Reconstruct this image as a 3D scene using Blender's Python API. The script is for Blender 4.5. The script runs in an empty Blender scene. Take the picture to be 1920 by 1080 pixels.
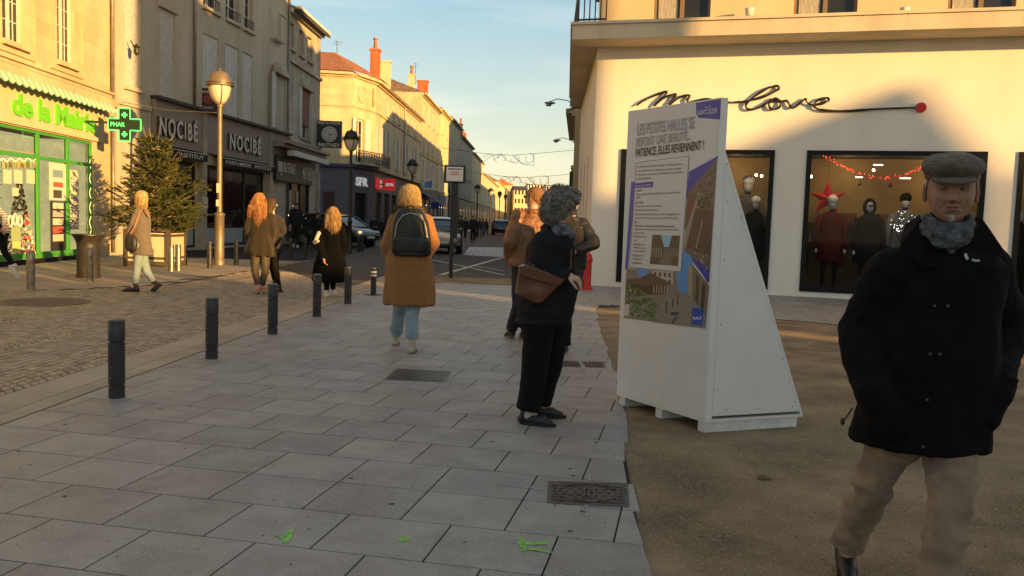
import bpy, bmesh, math, random
from mathutils import Vector, Matrix, noise
random.seed(7)
R = math.radians
C = bpy.context.scene.collection
S = bpy.context.scene
V = Vector

# ------------------------------------------------------------ camera, sky, sun, exposure
CAMH = 1.42
FPX = 1600.0
PITCH = math.atan((540 - 414) / FPX)
ROLL = R(1.85)
cam_d = bpy.data.cameras.new('camera')
cam = bpy.data.objects.new('camera', cam_d); C.objects.link(cam)
cam_d.sensor_width = 36.0
cam_d.lens = 36.0 * FPX / 1920.0
cam_d.clip_start = 0.05; cam_d.clip_end = 3000
_fw = V((0, math.cos(PITCH), -math.sin(PITCH)))
_up0 = V((1, 0, 0)).cross(_fw)
_rt = math.cos(ROLL) * V((1, 0, 0)) + math.sin(ROLL) * _up0
_up = -math.sin(ROLL) * V((1, 0, 0)) + math.cos(ROLL) * _up0
cam.matrix_world = Matrix(((_rt.x, _up.x, -_fw.x, 0), (_rt.y, _up.y, -_fw.y, 0), (_rt.z, _up.z, -_fw.z, CAMH), (0, 0, 0, 1)))
S.camera = cam
def ray(x, y): return _fw * FPX + _rt * (x - 960) + _up * (540 - y)
def G(x, y, z=0.0):
    d = ray(x, y); t = (z - CAMH) / d.z; return V((d.x * t, d.y * t, z))
def W(x, y, Y):
    d = ray(x, y); t = Y / d.y; return V((d.x * t, Y, CAMH + d.z * t))

SUN_EL = 6.7; SUN_AZ = 133.0          # azimuth clockwise from +Y
S.view_settings.view_transform = 'Standard'; S.view_settings.look = 'None'
S.view_settings.exposure = 1.15; S.view_settings.gamma = 1.0
wd = bpy.data.worlds.new('World'); S.world = wd; wd.use_nodes = True
nt = wd.node_tree; nt.nodes.clear()
out = nt.nodes.new('ShaderNodeOutputWorld'); bg = nt.nodes.new('ShaderNodeBackground')
sky = nt.nodes.new('ShaderNodeTexSky'); sky.sky_type = 'NISHITA'; sky.sun_disc = False
sky.sun_elevation = R(SUN_EL); sky.sun_rotation = R(SUN_AZ); sky.air_density = 1.0; sky.dust_density = 1.2; sky.ozone_density = 1.0
bg.inputs[1].default_value = 0.15
# thin cirrus, laid out by direction
tc = nt.nodes.new('ShaderNodeTexCoord'); mp = nt.nodes.new('ShaderNodeMapping')
mp.inputs['Scale'].default_value = (1.2, 1.2, 9.0)
ns = nt.nodes.new('ShaderNodeTexNoise'); ns.inputs['Scale'].default_value = 2.6; ns.inputs['Detail'].default_value = 7; ns.inputs['Roughness'].default_value = 0.55
cr = nt.nodes.new('ShaderNodeValToRGB'); cr.color_ramp.elements[0].position = 0.50; cr.color_ramp.elements[1].position = 0.80
mu = nt.nodes.new('ShaderNodeMath'); mu.operation = 'MULTIPLY'; mu.inputs[1].default_value = 0.26
mx = nt.nodes.new('ShaderNodeMixRGB'); mx.blend_type = 'MIX'; mx.inputs[2].default_value = (4.2, 3.9, 3.2, 1)
L = nt.links.new
L(tc.outputs['Generated'], mp.inputs[0]); L(mp.outputs[0], ns.inputs['Vector']); L(ns.outputs['Fac'], cr.inputs[0]); L(cr.outputs[0], mu.inputs[0])
# high veil of evening haze over the clear sky: paler and warmer low down
sx = nt.nodes.new('ShaderNodeSeparateXYZ'); L(tc.outputs['Generated'], sx.inputs[0])
vr = nt.nodes.new('ShaderNodeValToRGB'); ve = vr.color_ramp.elements
ve[0].position = 0.0; ve[0].color = (2.9, 2.6, 1.75, 1); ve[1].position = 1.0; ve[1].color = (.8, .95, 1.05, 1)
e_ = ve.new(.10); e_.color = (2.1, 2.15, 1.8, 1); e_ = ve.new(.24); e_.color = (1.0, 1.62, 1.95, 1); e_ = ve.new(.5); e_.color = (.95, 1.25, 1.42, 1)
vm = nt.nodes.new('ShaderNodeMixRGB'); vm.inputs[0].default_value = .68
L(sx.outputs['Z'], vr.inputs[0]); L(vr.outputs[0], vm.inputs[2]); L(sky.outputs[0], vm.inputs[1])
L(mu.outputs[0], mx.inputs[0]); L(vm.outputs[0], mx.inputs[1]); L(mx.outputs[0], bg.inputs[0]); L(bg.outputs[0], out.inputs[0])
sd = bpy.data.lights.new('sun', 'SUN'); sd.energy = 5.0; sd.angle = R(0.53); sd.color = (1.0, 0.56, 0.175)
so = bpy.data.objects.new('sun', sd); C.objects.link(so)
_s = V((math.sin(R(SUN_AZ)) * math.cos(R(SUN_EL)), math.cos(R(SUN_AZ)) * math.cos(R(SUN_EL)), math.sin(R(SUN_EL))))
so.rotation_euler = _s.to_track_quat('Z', 'Y').to_euler(); so.location = (10, -10, 20)

# ------------------------------------------------------------ materials
MATS = {}
def mat(name, col, rough=0.7, metal=0.0, var=0.0, vscale=3.0, bump=0.0, bscale=40.0, col2=None, cthr=(0.35, 0.65), emit=None, es=1.0,
        stretch=None, attr=False, spec=0.4, detail=5, speck=None, coat=0.0, sheen=0.0):
    if name in MATS: return MATS[name]
    m = bpy.data.materials.new(name); m.use_nodes = True; MATS[name] = m
    n = m.node_tree; b = n.nodes['Principled BSDF']; lk = n.links.new
    b.inputs['Roughness'].default_value = rough; b.inputs['Metallic'].default_value = metal
    b.inputs['Specular IOR Level'].default_value = spec
    if coat: b.inputs['Coat Weight'].default_value = coat; b.inputs['Coat Roughness'].default_value = 0.1
    if sheen: b.inputs['Sheen Weight'].default_value = sheen; b.inputs['Sheen Roughness'].default_value = 0.5
    t = n.nodes.new('ShaderNodeTexCoord'); src = t.outputs['Object']
    if stretch:
        mpp = n.nodes.new('ShaderNodeMapping'); mpp.inputs['Scale'].default_value = stretch; lk(src, mpp.inputs[0]); src = mpp.outputs[0]
    c1 = (*col, 1); last = None
    if var or col2:
        nz = n.nodes.new('ShaderNodeTexNoise'); nz.inputs['Scale'].default_value = vscale; nz.inputs['Detail'].default_value = detail; nz.inputs['Roughness'].default_value = 0.6
        lk(src, nz.inputs['Vector'])
        rp = n.nodes.new('ShaderNodeValToRGB'); e = rp.color_ramp.elements
        e[0].position, e[1].position = cthr
        k = var
        e[0].color = (*[c * (1 - k) for c in col], 1)
        e[1].color = (*(col2 if col2 else [min(1, c * (1 + k)) for c in col]), 1)
        lk(nz.outputs['Fac'], rp.inputs[0]); last = rp.outputs[0]
    if attr:
        at = n.nodes.new('ShaderNodeAttribute'); at.attribute_name = 'tint'
        mm = n.nodes.new('ShaderNodeMixRGB'); mm.blend_type = 'MULTIPLY'; mm.inputs[0].default_value = 1
        if last: lk(last, mm.inputs[1])
        else: mm.inputs[1].default_value = c1
        lk(at.outputs['Color'], mm.inputs[2]); last = mm.outputs[0]
    if speck:
        sc, thr, scol = speck
        n2 = n.nodes.new('ShaderNodeTexNoise'); n2.inputs['Scale'].default_value = sc; n2.inputs['Detail'].default_value = 2; lk(t.outputs['Object'], n2.inputs['Vector'])
        r2 = n.nodes.new('ShaderNodeValToRGB'); r2.color_ramp.elements[0].position = thr; r2.color_ramp.elements[1].position = thr + .05
        lk(n2.outputs['Fac'], r2.inputs[0])
        m2 = n.nodes.new('ShaderNodeMixRGB'); lk(r2.outputs[0], m2.inputs[0])
        if last: lk(last, m2.inputs[1])
        else: m2.inputs[1].default_value = c1
        m2.inputs[2].default_value = (*scol, 1); last = m2.outputs[0]
    if last: lk(last, b.inputs['Base Color'])
    else: b.inputs['Base Color'].default_value = c1
    if bump:
        nb = n.nodes.new('ShaderNodeTexNoise'); nb.inputs['Scale'].default_value = bscale; nb.inputs['Detail'].default_value = 4; lk(src, nb.inputs['Vector'])
        bp = n.nodes.new('ShaderNodeBump'); bp.inputs['Strength'].default_value = bump; bp.inputs['Distance'].default_value = 0.02
        lk(nb.outputs['Fac'], bp.inputs['Height']); lk(bp.outputs[0], b.inputs['Normal'])
    if emit:
        b.inputs['Emission Color'].default_value = (*emit, 1); b.inputs['Emission Strength'].default_value = es
    m.diffuse_color = c1
    return m
def stone_mat(name, col, k=0.10, block=(0.8, 0.33), stain=0.25, joint=0.82, bump=.25):
    """ashlar stone: coursed blocks with faint joints, broad weather stains. uses generated UV 'fac' (metres along, metres up)"""
    if name in MATS: return MATS[name]
    m = bpy.data.materials.new(name); m.use_nodes = True; MATS[name] = m
    n = m.node_tree; b = n.nodes['Principled BSDF']; lk = n.links.new
    b.inputs['Roughness'].default_value = 0.85; b.inputs['Specular IOR Level'].default_value = 0.2
    uv = n.nodes.new('ShaderNodeUVMap'); uv.uv_map = 'fac'
    br = n.nodes.new('ShaderNodeTexBrick'); br.inputs['Scale'].default_value = 1.0
    br.inputs['Brick Width'].default_value = block[0]; br.inputs['Row Height'].default_value = block[1]
    br.inputs['Mortar Size'].default_value = 0.008; br.inputs['Mortar Smooth'].default_value = 0.3; br.inputs['Bias'].default_value = 0
    br.inputs['Color1'].default_value = (*[c * (1 - k) for c in col], 1); br.inputs['Color2'].default_value = (*[min(1, c * (1 + k)) for c in col], 1)
    br.inputs['Mortar'].default_value = (*[c * joint for c in col], 1)
    lk(uv.outputs[0], br.inputs['Vector'])
    tcx = n.nodes.new('ShaderNodeTexCoord')
    nz = n.nodes.new('ShaderNodeTexNoise'); nz.inputs['Scale'].default_value = 0.9; nz.inputs['Detail'].default_value = 8; nz.inputs['Roughness'].default_value = 0.65
    mpp = n.nodes.new('ShaderNodeMapping'); mpp.inputs['Scale'].default_value = (1, 1, 0.35); lk(tcx.outputs['Object'], mpp.inputs[0]); lk(mpp.outputs[0], nz.inputs['Vector'])
    rp = n.nodes.new('ShaderNodeValToRGB'); rp.color_ramp.elements[0].position = 0.35; rp.color_ramp.elements[1].position = 0.6
    rp.color_ramp.elements[0].color = (1 - stain, 1 - stain * 1.05, 1 - stain * 1.15, 1); rp.color_ramp.elements[1].color = (1, 1, 1, 1)
    lk(nz.outputs['Fac'], rp.inputs[0])
    mm = n.nodes.new('ShaderNodeMixRGB'); mm.blend_type = 'MULTIPLY'; mm.inputs[0].default_value = 1
    lk(br.outputs['Color'], mm.inputs[1]); lk(rp.outputs[0], mm.inputs[2]); lk(mm.outputs[0], b.inputs['Base Color'])
    nb = n.nodes.new('ShaderNodeTexNoise'); nb.inputs['Scale'].default_value = 25; nb.inputs['Detail'].default_value = 6; lk(tcx.outputs['Object'], nb.inputs['Vector'])
    bp = n.nodes.new('ShaderNodeBump'); bp.inputs['Strength'].default_value = bump; bp.inputs['Distance'].default_value = 0.02
    lk(nb.outputs['Fac'], bp.inputs['Height']); lk(bp.outputs[0], b.inputs['Normal'])
    return m
def glass_mat(name, tint=(0.9, 0.92, 0.9), refl=0.06, ior=1.5):
    """single sheet of shop glass: see-through with fresnel reflection"""
    if name in MATS: return MATS[name]
    m = bpy.data.materials.new(name); m.use_nodes = True; MATS[name] = m
    n = m.node_tree; n.nodes.clear(); lk = n.links.new
    o = n.nodes.new('ShaderNodeOutputMaterial'); tr = n.nodes.new('ShaderNodeBsdfTransparent'); gl = n.nodes.new('ShaderNodeBsdfGlossy')
    tr.inputs[0].default_value = (*tint, 1); gl.inputs['Roughness'].default_value = 0.02
    fr = n.nodes.new('ShaderNodeFresnel'); fr.inputs[0].default_value = ior
    ad = n.nodes.new('ShaderNodeMath'); ad.operation = 'ADD'; ad.inputs[1].default_value = refl
    mxs = n.nodes.new('ShaderNodeMixShader'); lk(fr.outputs[0], ad.inputs[0]); lk(ad.outputs[0], mxs.inputs[0]); lk(tr.outputs[0], mxs.inputs[1]); lk(gl.outputs[0], mxs.inputs[2]); lk(mxs.outputs[0], o.inputs[0])
    return m

# ------------------------------------------------------------ mesh builder
class MB:
    def __init__(s): s.v = []; s.f = []; s.mi = []; s.col = []; s.cm = 0; s.cc = None
    def face(s, idx): s.f.append(tuple(idx)); s.mi.append(s.cm); s.col.append(s.cc)
    def add(s, vs, fs, M=None):
        o = len(s.v)
        for p in vs:
            p = V(p); s.v.append(M @ p if M else p)
        for f in fs: s.face([i + o for i in f])
        return s
    def poly(s, pts, M=None): return s.add(pts, [tuple(range(len(pts)))], M)
    def box(s, a, b, M=None):
        x0, y0, z0 = a; x1, y1, z1 = b
        if x0 > x1: x0, x1 = x1, x0
        if y0 > y1: y0, y1 = y1, y0
        if z0 > z1: z0, z1 = z1, z0
        return s.add([(x0, y0, z0), (x1, y0, z0), (x1, y1, z0), (x0, y1, z0), (x0, y0, z1), (x1, y0, z1), (x1, y1, z1), (x0, y1, z1)],
                     [(0, 3, 2, 1), (4, 5, 6, 7), (0, 1, 5, 4), (1, 2, 6, 5), (2, 3, 7, 6), (3, 0, 4, 7)], M)
    def hexa(s, p):  # 8 pts bottom ring, top ring
        return s.add(p, [(0, 3, 2, 1), (4, 5, 6, 7), (0, 1, 5, 4), (1, 2, 6, 5), (2, 3, 7, 6), (3, 0, 4, 7)])
    def lathe(s, prof, n=24, M=None, cap=True):
        vs = []; fs = []
        for r, z in prof:
            for i in range(n):
                a = 2 * math.pi * i / n; vs.append((r * math.cos(a), r * math.sin(a), z))
        for k in range(len(prof) - 1):
            for i in range(n):
                j = (i + 1) % n; fs.append((k * n + i, k * n + j, (k + 1) * n + j, (k + 1) * n + i))
        if cap: fs.append(tuple(reversed(range(n)))); fs.append(tuple(range((len(prof) - 1) * n, len(prof) * n)))
        return s.add(vs, fs, M)
    def tube(s, pts, rad, n=8, cap=True):
        pts = [V(p) for p in pts]; m = len(pts)
        if not isinstance(rad, (list, tuple)): rad = [rad] * m
        vs = []; prev = None
        for k in range(m):
            t = (pts[min(k + 1, m - 1)] - pts[max(k - 1, 0)])
            if t.length < 1e-9: t = V((0, 0, 1))
            t.normalize()
            if prev is None:
                u = t.orthogonal().normalized()
            else:
                u = prev - t * prev.dot(t)
                u = u.normalized() if u.length > 1e-6 else t.orthogonal().normalized()
            prev = u; w = t.cross(u)
            for i in range(n):
                a = 2 * math.pi * i / n; vs.append(pts[k] + (u * math.cos(a) + w * math.sin(a)) * rad[k])
        fs = []
        for k in range(m - 1):
            for i in range(n):
                j = (i + 1) % n; fs.append((k * n + i, k * n + j, (k + 1) * n + j, (k + 1) * n + i))
        if cap: fs.append(tuple(reversed(range(n)))); fs.append(tuple(range((m - 1) * n, m * n)))
        return s.add(vs, fs)
    def ell(s, c, r, n=16, m=10, M=None):
        vs = []; fs = []
        if not isinstance(r, (list, tuple)): r = (r, r, r)
        for k in range(m + 1):
            ph = math.pi * k / m
            for i in range(n):
                a = 2 * math.pi * i / n
                vs.append((c[0] + r[0] * math.sin(ph) * math.cos(a), c[1] + r[1] * math.sin(ph) * math.sin(a), c[2] - r[2] * math.cos(ph)))
        for k in range(m):
            for i in range(n):
                j = (i + 1) % n; fs.append((k * n + i, k * n + j, (k + 1) * n + j, (k + 1) * n + i))
        return s.add(vs, fs, M)
    def cap(s, a, b, ra, rb, n=12):
        a = V(a); b = V(b); d = (b - a); l = max(d.length, 1e-6); d /= l
        pts = []; rad = []
        for k in range(4): t = k / 4; pts.append(a - d * ra * math.cos(t * math.pi / 2)); rad.append(max(1e-4, ra * math.sin(t * math.pi / 2)))
        for k in range(5): t = k / 4; pts.append(a + (b - a) * t); rad.append(ra + (rb - ra) * t)
        for k in range(1, 5): t = k / 4; pts.append(b + d * rb * math.sin(t * math.pi / 2)); rad.append(max(1e-4, rb * math.cos(t * math.pi / 2)))
        return s.tube(pts, rad, n)
    def loft(s, rings, n=28, ex=2.3, cap=True, fold=0, nf=9, seed=0):
        """rings: (centre, rx, ry, yaw)"""
        vs = []; fs = []
        for k, (c, rx, ry, yw) in enumerate(rings):
            for i in range(n):
                a = 2 * math.pi * i / n; ca, sa = math.cos(a), math.sin(a)
                x = rx * math.copysign(abs(ca) ** (2 / ex), ca); y = ry * math.copysign(abs(sa) ** (2 / ex), sa)
                X = x * math.cos(yw) + y * math.sin(yw); Y = -x * math.sin(yw) + y * math.cos(yw)
                vs.append((c[0] + X, c[1] + Y, c[2]))
        for k in range(len(rings) - 1):
            for i in range(n):
                j = (i + 1) % n; fs.append((k * n + i, k * n + j, (k + 1) * n + j, (k + 1) * n + i))
        if cap: fs.append(tuple(reversed(range(n)))); fs.append(tuple(range((len(rings) - 1) * n, len(rings) * n)))
        return s.add(vs, fs)
    def mesh(s, name, mats, smooth=False, off=None):
        me = bpy.data.meshes.new(name)
        vs = [(p - off)[:] if off is not None else p[:] for p in s.v]
        me.from_pydata(vs, [], s.f)
        for m in (mats if isinstance(mats, (list, tuple)) else [mats]): me.materials.append(m)
        me.polygons.foreach_set('material_index', s.mi)
        if any(c is not None for c in s.col):
            at = me.color_attributes.new('tint', 'FLOAT_COLOR', 'CORNER'); arr = []
            for p, c in zip(me.polygons, s.col):
                cc = (*c, 1) if c is not None else (1, 1, 1, 1)
                for _ in range(p.loop_total): arr.extend(cc)
            at.data.foreach_set('color', arr)
        if smooth: me.polygons.foreach_set('use_smooth', [True] * len(me.polygons))
        me.update()
        return me
    def obj(s, name, mats, parent=None, smooth=False, off=None, auto=None, recalc=True):
        me = s.mesh(name, mats, smooth or auto is not None, off)
        if recalc:
            b = bmesh.new(); b.from_mesh(me); bmesh.ops.recalc_face_normals(b, faces=b.faces); b.to_mesh(me); b.free()
        if auto is not None:
            try: me.set_sharp_from_angle(angle=R(auto))
            except Exception: pass
        o = bpy.data.objects.new(name, me); C.objects.link(o)
        if parent: o.parent = parent
        return o
def tag(o, label=None, cat=None, group=None, kind=None):
    if label: o['label'] = label
    if cat: o['category'] = cat
    if group: o['group'] = group
    if kind: o['kind'] = kind
    return o
def thing(name, label, cat, loc=(0, 0, 0), rz=0, group=None):
    o = bpy.data.objects.new(name, None); C.objects.link(o); o.location = loc; o.rotation_euler = (0, 0, rz)
    o.empty_display_size = 0.2
    return tag(o, label, cat, group)
def dup(o, parent=None):
    c = o.copy(); C.objects.link(c); c.parent = parent
    for ch in list(o.children): dup(ch, c)
    return c
def ob(name, me, parent=None):
    o = bpy.data.objects.new(name, me); C.objects.link(o)
    if parent: o.parent = parent
    return o
def fuse(mb, voxel=0.01, smooth=4, fac=0.5, mats=None, disp=None, name='m', off=None, sharp=None):
    """one continuous surface out of overlapping closed shapes"""
    me = mb.mesh('tmp', [], False)
    o = bpy.data.objects.new('tmp', me); C.objects.link(o)
    m = o.modifiers.new('r', 'REMESH'); m.mode = 'VOXEL'; m.voxel_size = voxel; m.use_smooth_shade = True
    if smooth:
        k = o.modifiers.new('s', 'SMOOTH'); k.iterations = smooth; k.factor = fac
    dg = bpy.context.evaluated_depsgraph_get(); dg.update()
    e = o.evaluated_get(dg); r = bpy.data.meshes.new_from_object(e); bpy.data.objects.remove(o); bpy.data.meshes.remove(me)
    if disp:
        nr = [v.normal.copy() for v in r.vertices]
        for v, nn in zip(r.vertices, nr):
            v.co = v.co + disp(v.co.copy(), nn)
    if off is not None:
        for v in r.vertices: v.co -= off
    r.name = name; r.materials.clear()
    for mm in (mats if isinstance(mats, (list, tuple)) else [mats]): r.materials.append(mm)
    r.polygons.foreach_set('use_smooth', [True] * len(r.polygons)); r.update()
    return r
def join(name, meshes, mats):
    b = bmesh.new()
    for m, mi in meshes:
        n0 = len(b.faces); b.from_mesh(m); b.faces.ensure_lookup_table()
        if mi is not None:
            for f in b.faces[n0:]: f.material_index = mi
    r = bpy.data.meshes.new(name); b.to_mesh(r); b.free()
    for mm in mats: r.materials.append(mm)
    r.polygons.foreach_set('use_smooth', [True] * len(r.polygons))
    return r
def text_mesh(txt, M, width=None, height=None, depth=0.004, bold=0.0, shear=0.0, align='CENTER', center=True, name='lettering', mats=None, parent=None, off=None, mb=None, spacing=1.0, squeeze=None):
    """letters in the local XY plane of M (x along, y up, z out); scaled so cap block has the given width x height"""
    cu = bpy.data.curves.new('t', 'FONT'); cu.body = txt; cu.size = 1; cu.offset = bold; cu.shear = shear; cu.space_character = spacing
    cu.align_x = 'LEFT'; cu.resolution_u = 3
    o = bpy.data.objects.new('t', cu); C.objects.link(o)
    dg = bpy.context.evaluated_depsgraph_get(); dg.update()
    me = bpy.data.meshes.new_from_object(o.evaluated_get(dg)); bpy.data.objects.remove(o)
    xs = [v.co.x for v in me.vertices]; ys = [v.co.y for v in me.vertices]
    x0, x1, y0, y1 = min(xs), max(xs), min(ys), max(ys)
    sy = height / (y1 - y0) if height else None
    sx = width / (x1 - x0) if width else sy
    if sy is None: sy = sx
    tgt = mb or MB(); o0 = len(tgt.v)
    nv = len(me.vertices)
    cx, cy = ((x0 + x1) / 2, (y0 + y1) / 2) if center else (x0, y0)
    for zz in ((depth, 0) if depth > 0.0011 else (depth,)):
        for v in me.vertices: tgt.v.append(M @ V(((v.co.x - cx) * sx, (v.co.y - cy) * sy, zz)))
    for p in me.polygons: tgt.face([o0 + i for i in p.vertices])
    if depth > 0.0011:
        cnt = {}
        for p in me.polygons:
            vs = list(p.vertices)
            for a, b in zip(vs, vs[1:] + vs[:1]): cnt[(a, b)] = 1
        for (a, b) in cnt:
            if (b, a) not in cnt: tgt.face((o0 + a + nv, o0 + b + nv, o0 + b, o0 + a))
    bpy.data.meshes.remove(me); bpy.data.curves.remove(cu)
    if mb is None: return tgt.obj(name, mats, parent, off=off, recalc=False)
    return tgt
def fr(o, x, y, z=None):
    """frame matrix from origin, x axis, y axis"""
    x = V(x).normalized(); z = x.cross(V(y)).normalized(); y = z.cross(x)
    return Matrix(((x.x, y.x, z.x, o[0]), (x.y, y.y, z.y, o[1]), (x.z, y.z, z.z, o[2]), (0, 0, 0, 1)))
# ------------------------------------------------------------ ground
ASPH = mat('asphalt', (0.075, 0.068, 0.062), 0.9, var=0.25, vscale=1.2, bump=0.5, bscale=120, speck=(160, 0.62, (0.16, 0.15, 0.14)))
ASPH2 = mat('red_asphalt', (0.135, 0.085, 0.07), 0.9, var=0.2, vscale=0.8, bump=0.4, bscale=90)
GRAV = mat('sandy_gravel', (0.26, 0.185, 0.105), 0.95, var=0.40, vscale=1.6, detail=12, bump=1.0, bscale=90, speck=(110, 0.61, (0.44, 0.37, 0.27)))
SLAB = mat('granite_slab', (0.285, 0.273, 0.256), 0.48, var=0.15, vscale=3.2, cthr=(.38, .62), detail=10, bump=0.6, bscale=150, attr=True, speck=(150, 0.60, (0.46, 0.43, 0.39)), spec=0.5)
JOINT = mat('joint', (0.022, 0.019, 0.016), 0.95)
COB = mat('cobble', (0.30, 0.245, 0.18), 0.5, var=0.2, vscale=5, bump=0.5, bscale=90, attr=True, spec=0.45)
PAVE = mat('pale_paving', (0.36, 0.30, 0.225), 0.8, var=0.15, vscale=1.5, bump=0.3, bscale=120, attr=True)
WHITE_P = mat('road_paint', (0.6, 0.58, 0.53), 0.8, var=0.3, vscale=6)
def sheet(name, pts, z, m):
    b = MB(); b.poly([(p[0], p[1], z) for p in pts]); return tag(b.obj(name, m), kind='structure')
sheet('ground', [(-400, -80), (400, -80), (400, 900), (-400, 900)], -0.02, mat('far_ground', (0.16, 0.13, 0.10), 0.95, var=0.2, vscale=0.4))
sheet('gravel_ground', [(-1, -12), (30, -12), (30, 14), (8, 19.0), (0.2, 21.0), (-2.4, 21.2), (-2.4, 17.8), (-1, 17)], -0.006, GRAV)
sheet('road', [(-7.2, 16.8), (-2.3, 17.6), (-2.0, 21.0), (1.0, 20.5), (2.2, 34), (2.0, 38), (-7.2, 38)], -0.010, ASPH)
sheet('road', [(-6.6, 37.9), (1.9, 37.9), (5.5, 120), (12, 330), (4, 330), (-5.2, 120)], -0.006, ASPH2)
sheet('road', [(-40, 45.2), (-6.5, 45.2), (-6.5, 57.5), (-40, 57.5)], -0.014, ASPH)
# far pavements (raised, with kerb)
KERB = mat('kerb_stone', (0.26, 0.24, 0.21), 0.8, var=0.15, vscale=3, bump=0.2)
def pavement(pts, h=0.10, m=PAVE):
    b = MB(); n = len(pts)
    b.add([(p[0], p[1], h) for p in pts], [tuple(range(n))]); b.cm = 1
    b.add([(p[0], p[1], -0.02) for p in pts] + [(p[0], p[1], h - .001) for p in pts], [(i, (i + 1) % n, n + (i + 1) % n, n + i) for i in range(n)])
    return tag(b.obj('pavement', [m, KERB]), kind='structure')
pavement([(-12.1, 25.4), (-6.3, 25.4), (-6.4, 40), (-7.2, 44.8), (-10.8, 45)], 0.02)
pavement([(-12.5, 58), (-7.4, 58), (-6.2, 75), (-3.6, 190), (2, 330), (-2, 330), (-8, 190), (-9.6, 63)], 0.10)
pavement([(1.3, 27), (3.4, 27), (6, 75), (9, 120), (5.7, 120), (3.1, 75)], 0.08)
# raised light strip (crossing apron) and road paint
sheet('road_marking', [G(868, 478)[:2], G(944, 482)[:2], G(944, 464)[:2], G(880, 463)[:2]], -0.002, WHITE_P)
b = MB()
for a, c, w in [((812, 487), (944, 515), .10), ((826, 515), (944, 482), .16), ((880, 497), (944, 507), .08)]:
    p, q = G(*a), G(*c); d = (q - p).normalized(); nn = V((-d.y, d.x, 0)) * w / 2
    b.poly([p - nn + V((0, 0, -.006 + .003 * w)), q - nn + V((0, 0, -.006 + .003 * w)), q + nn + V((0, 0, -.006 + .003 * w)), p + nn + V((0, 0, -.006 + .003 * w))])
tag(b.obj('road_marking', WHITE_P), kind='structure')

# square slabs: rows staggered by half a slab
AX = R(11.5)
U = V((math.cos(AX), -math.sin(AX), 0)); VV = V((math.sin(AX), math.cos(AX), 0))
def clip(poly, a, bb, c):     # keep a*x+b*y<=c
    o = []
    for i in range(len(poly)):
        p, q = poly[i - 1], poly[i]; dp = a * p[0] + bb * p[1] - c; dq = a * q[0] + bb * q[1] - c
        if (dp <= 0) != (dq <= 0):
            t = dp / (dp - dq); o.append((p[0] + (q[0] - p[0]) * t, p[1] + (q[1] - p[1]) * t))
        if dq <= 0: o.append(q)
    return o
rs = random.Random(3)
covers = []        # rectangles cut out for the iron covers (x,y,hx,hy) in u,v
def cover_uv(x0, y0, x1, y1):
    p = G(x0, y0); q = G(x1, y1)
    return [p.dot(U), p.dot(VV), q.dot(U), q.dot(VV)]
K0 = (-3.24, 5.61); K1 = (-2.80, 14.8)      # inner edge of the kerb bands
kd = V((K1[0] - K0[0], K1[1] - K0[1], 0)).normalized()
ka, kb = -kd.y, kd.x; kc = ka * K0[0] + kb * K0[1]
b = MB(); g = 0.0045
TOPZ = 0.004
def slab(u0, u1, v0, v1, clips, tint):
    pl = [(u0 + g, v0 + g), (u1 - g, v0 + g), (u1 - g, v1 - g), (u0 + g, v1 - g)]
    pl = [((U * p[0] + VV * p[1]).x, (U * p[0] + VV * p[1]).y) for p in pl]
    for c in clips: 
        pl = clip(pl, *c)
        if len(pl) < 3: return
    b.cc = tint; n = len(pl)
    b.add([(p[0], p[1], TOPZ) for p in pl] + [(p[0], p[1], TOPZ - .012) for p in pl], [tuple(range(n))] + [(i, n + i, n + (i + 1) % n, (i + 1) % n) for i in range(n)])
RB = [(0.60, 2.0), (0.62, 3.37), (0.65, 4.3), (0.72, 5.2), (0.84, 6.08), (0.98, 7.8), (1.09, 9.41), (1.2, 11.5), (1.43, 14.45), (1.6, 14.75)]
def rb(Y):
    for (x0, y0), (x1, y1) in zip(RB, RB[1:]):
        if Y <= y1: return x0 + (x1 - x0) * max(0, (Y - y0)) / (y1 - y0)
    return 99
for k in range(-6, 46):
    v0 = 3.29 + .445 * k
    if k in (2, ): off = .24
    elif k % 2: off = .24
    else: off = -.01
    if k > 2: off = -.01 if (k % 2) else .24
    jit = rs.uniform(-.015, .03)
    for i in range(-24, 30):
        u0 = off + i * .5; u1 = u0 + .5
        if rs.random() < .04 and k > 6: pass
        c = U * (u0 + .25) + VV * (v0 + .22)
        if c.y > 20.8 or c.y < 1.5 or c.x > 9.4: continue
        cl = [(ka, kb, kc)]
        if c.y < 14.6 and not (c.x > 1.9 and .512 * c.x + .859 * c.y > 13.45):
            x = rb(c.y)
            if c.x > x + .3: continue
            m_ = (rb(c.y + .3) - rb(c.y - .3)) / .6 if c.y < 14 else .1; cl.append((1, -m_, x + jit - m_ * c.y))
        else:
            # strip in front of the shop, bounded by gravel line
            cl.append((-0.512, -0.859, -(0.512 * 2.05 + 0.859 * 14.74)) if c.x > 1.8 else (0, -1, -14.3))
            if c.x < 0.4 and c.y > 18.5: cl.append((0, 1, 18.65))
        t = 1 + rs.uniform(-.14, .12); w = rs.uniform(-.02, .025)
        slab(u0, u1, v0, v0 + .445, cl, (t * (1 + w), t, t * (1 - w)))
tag(b.obj('square_paving', SLAB, recalc=False), kind='structure')
sheet('paving_bed', [(-3.5, 1.2), (0.58, 1.2), (0.58, 3.3), (0.8, 6.0), (1.05, 9.4), (1.4, 14.4), (2.0, 14.72), (9.6, 10.2), (9.6, 17.3), (1.75, 19.6), (1.2, 19.7), (0.3, 18.6), (-2.75, 18.6), (-2.8, 14.8), (-3.6, 1.3)], 0.0, JOINT)
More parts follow.
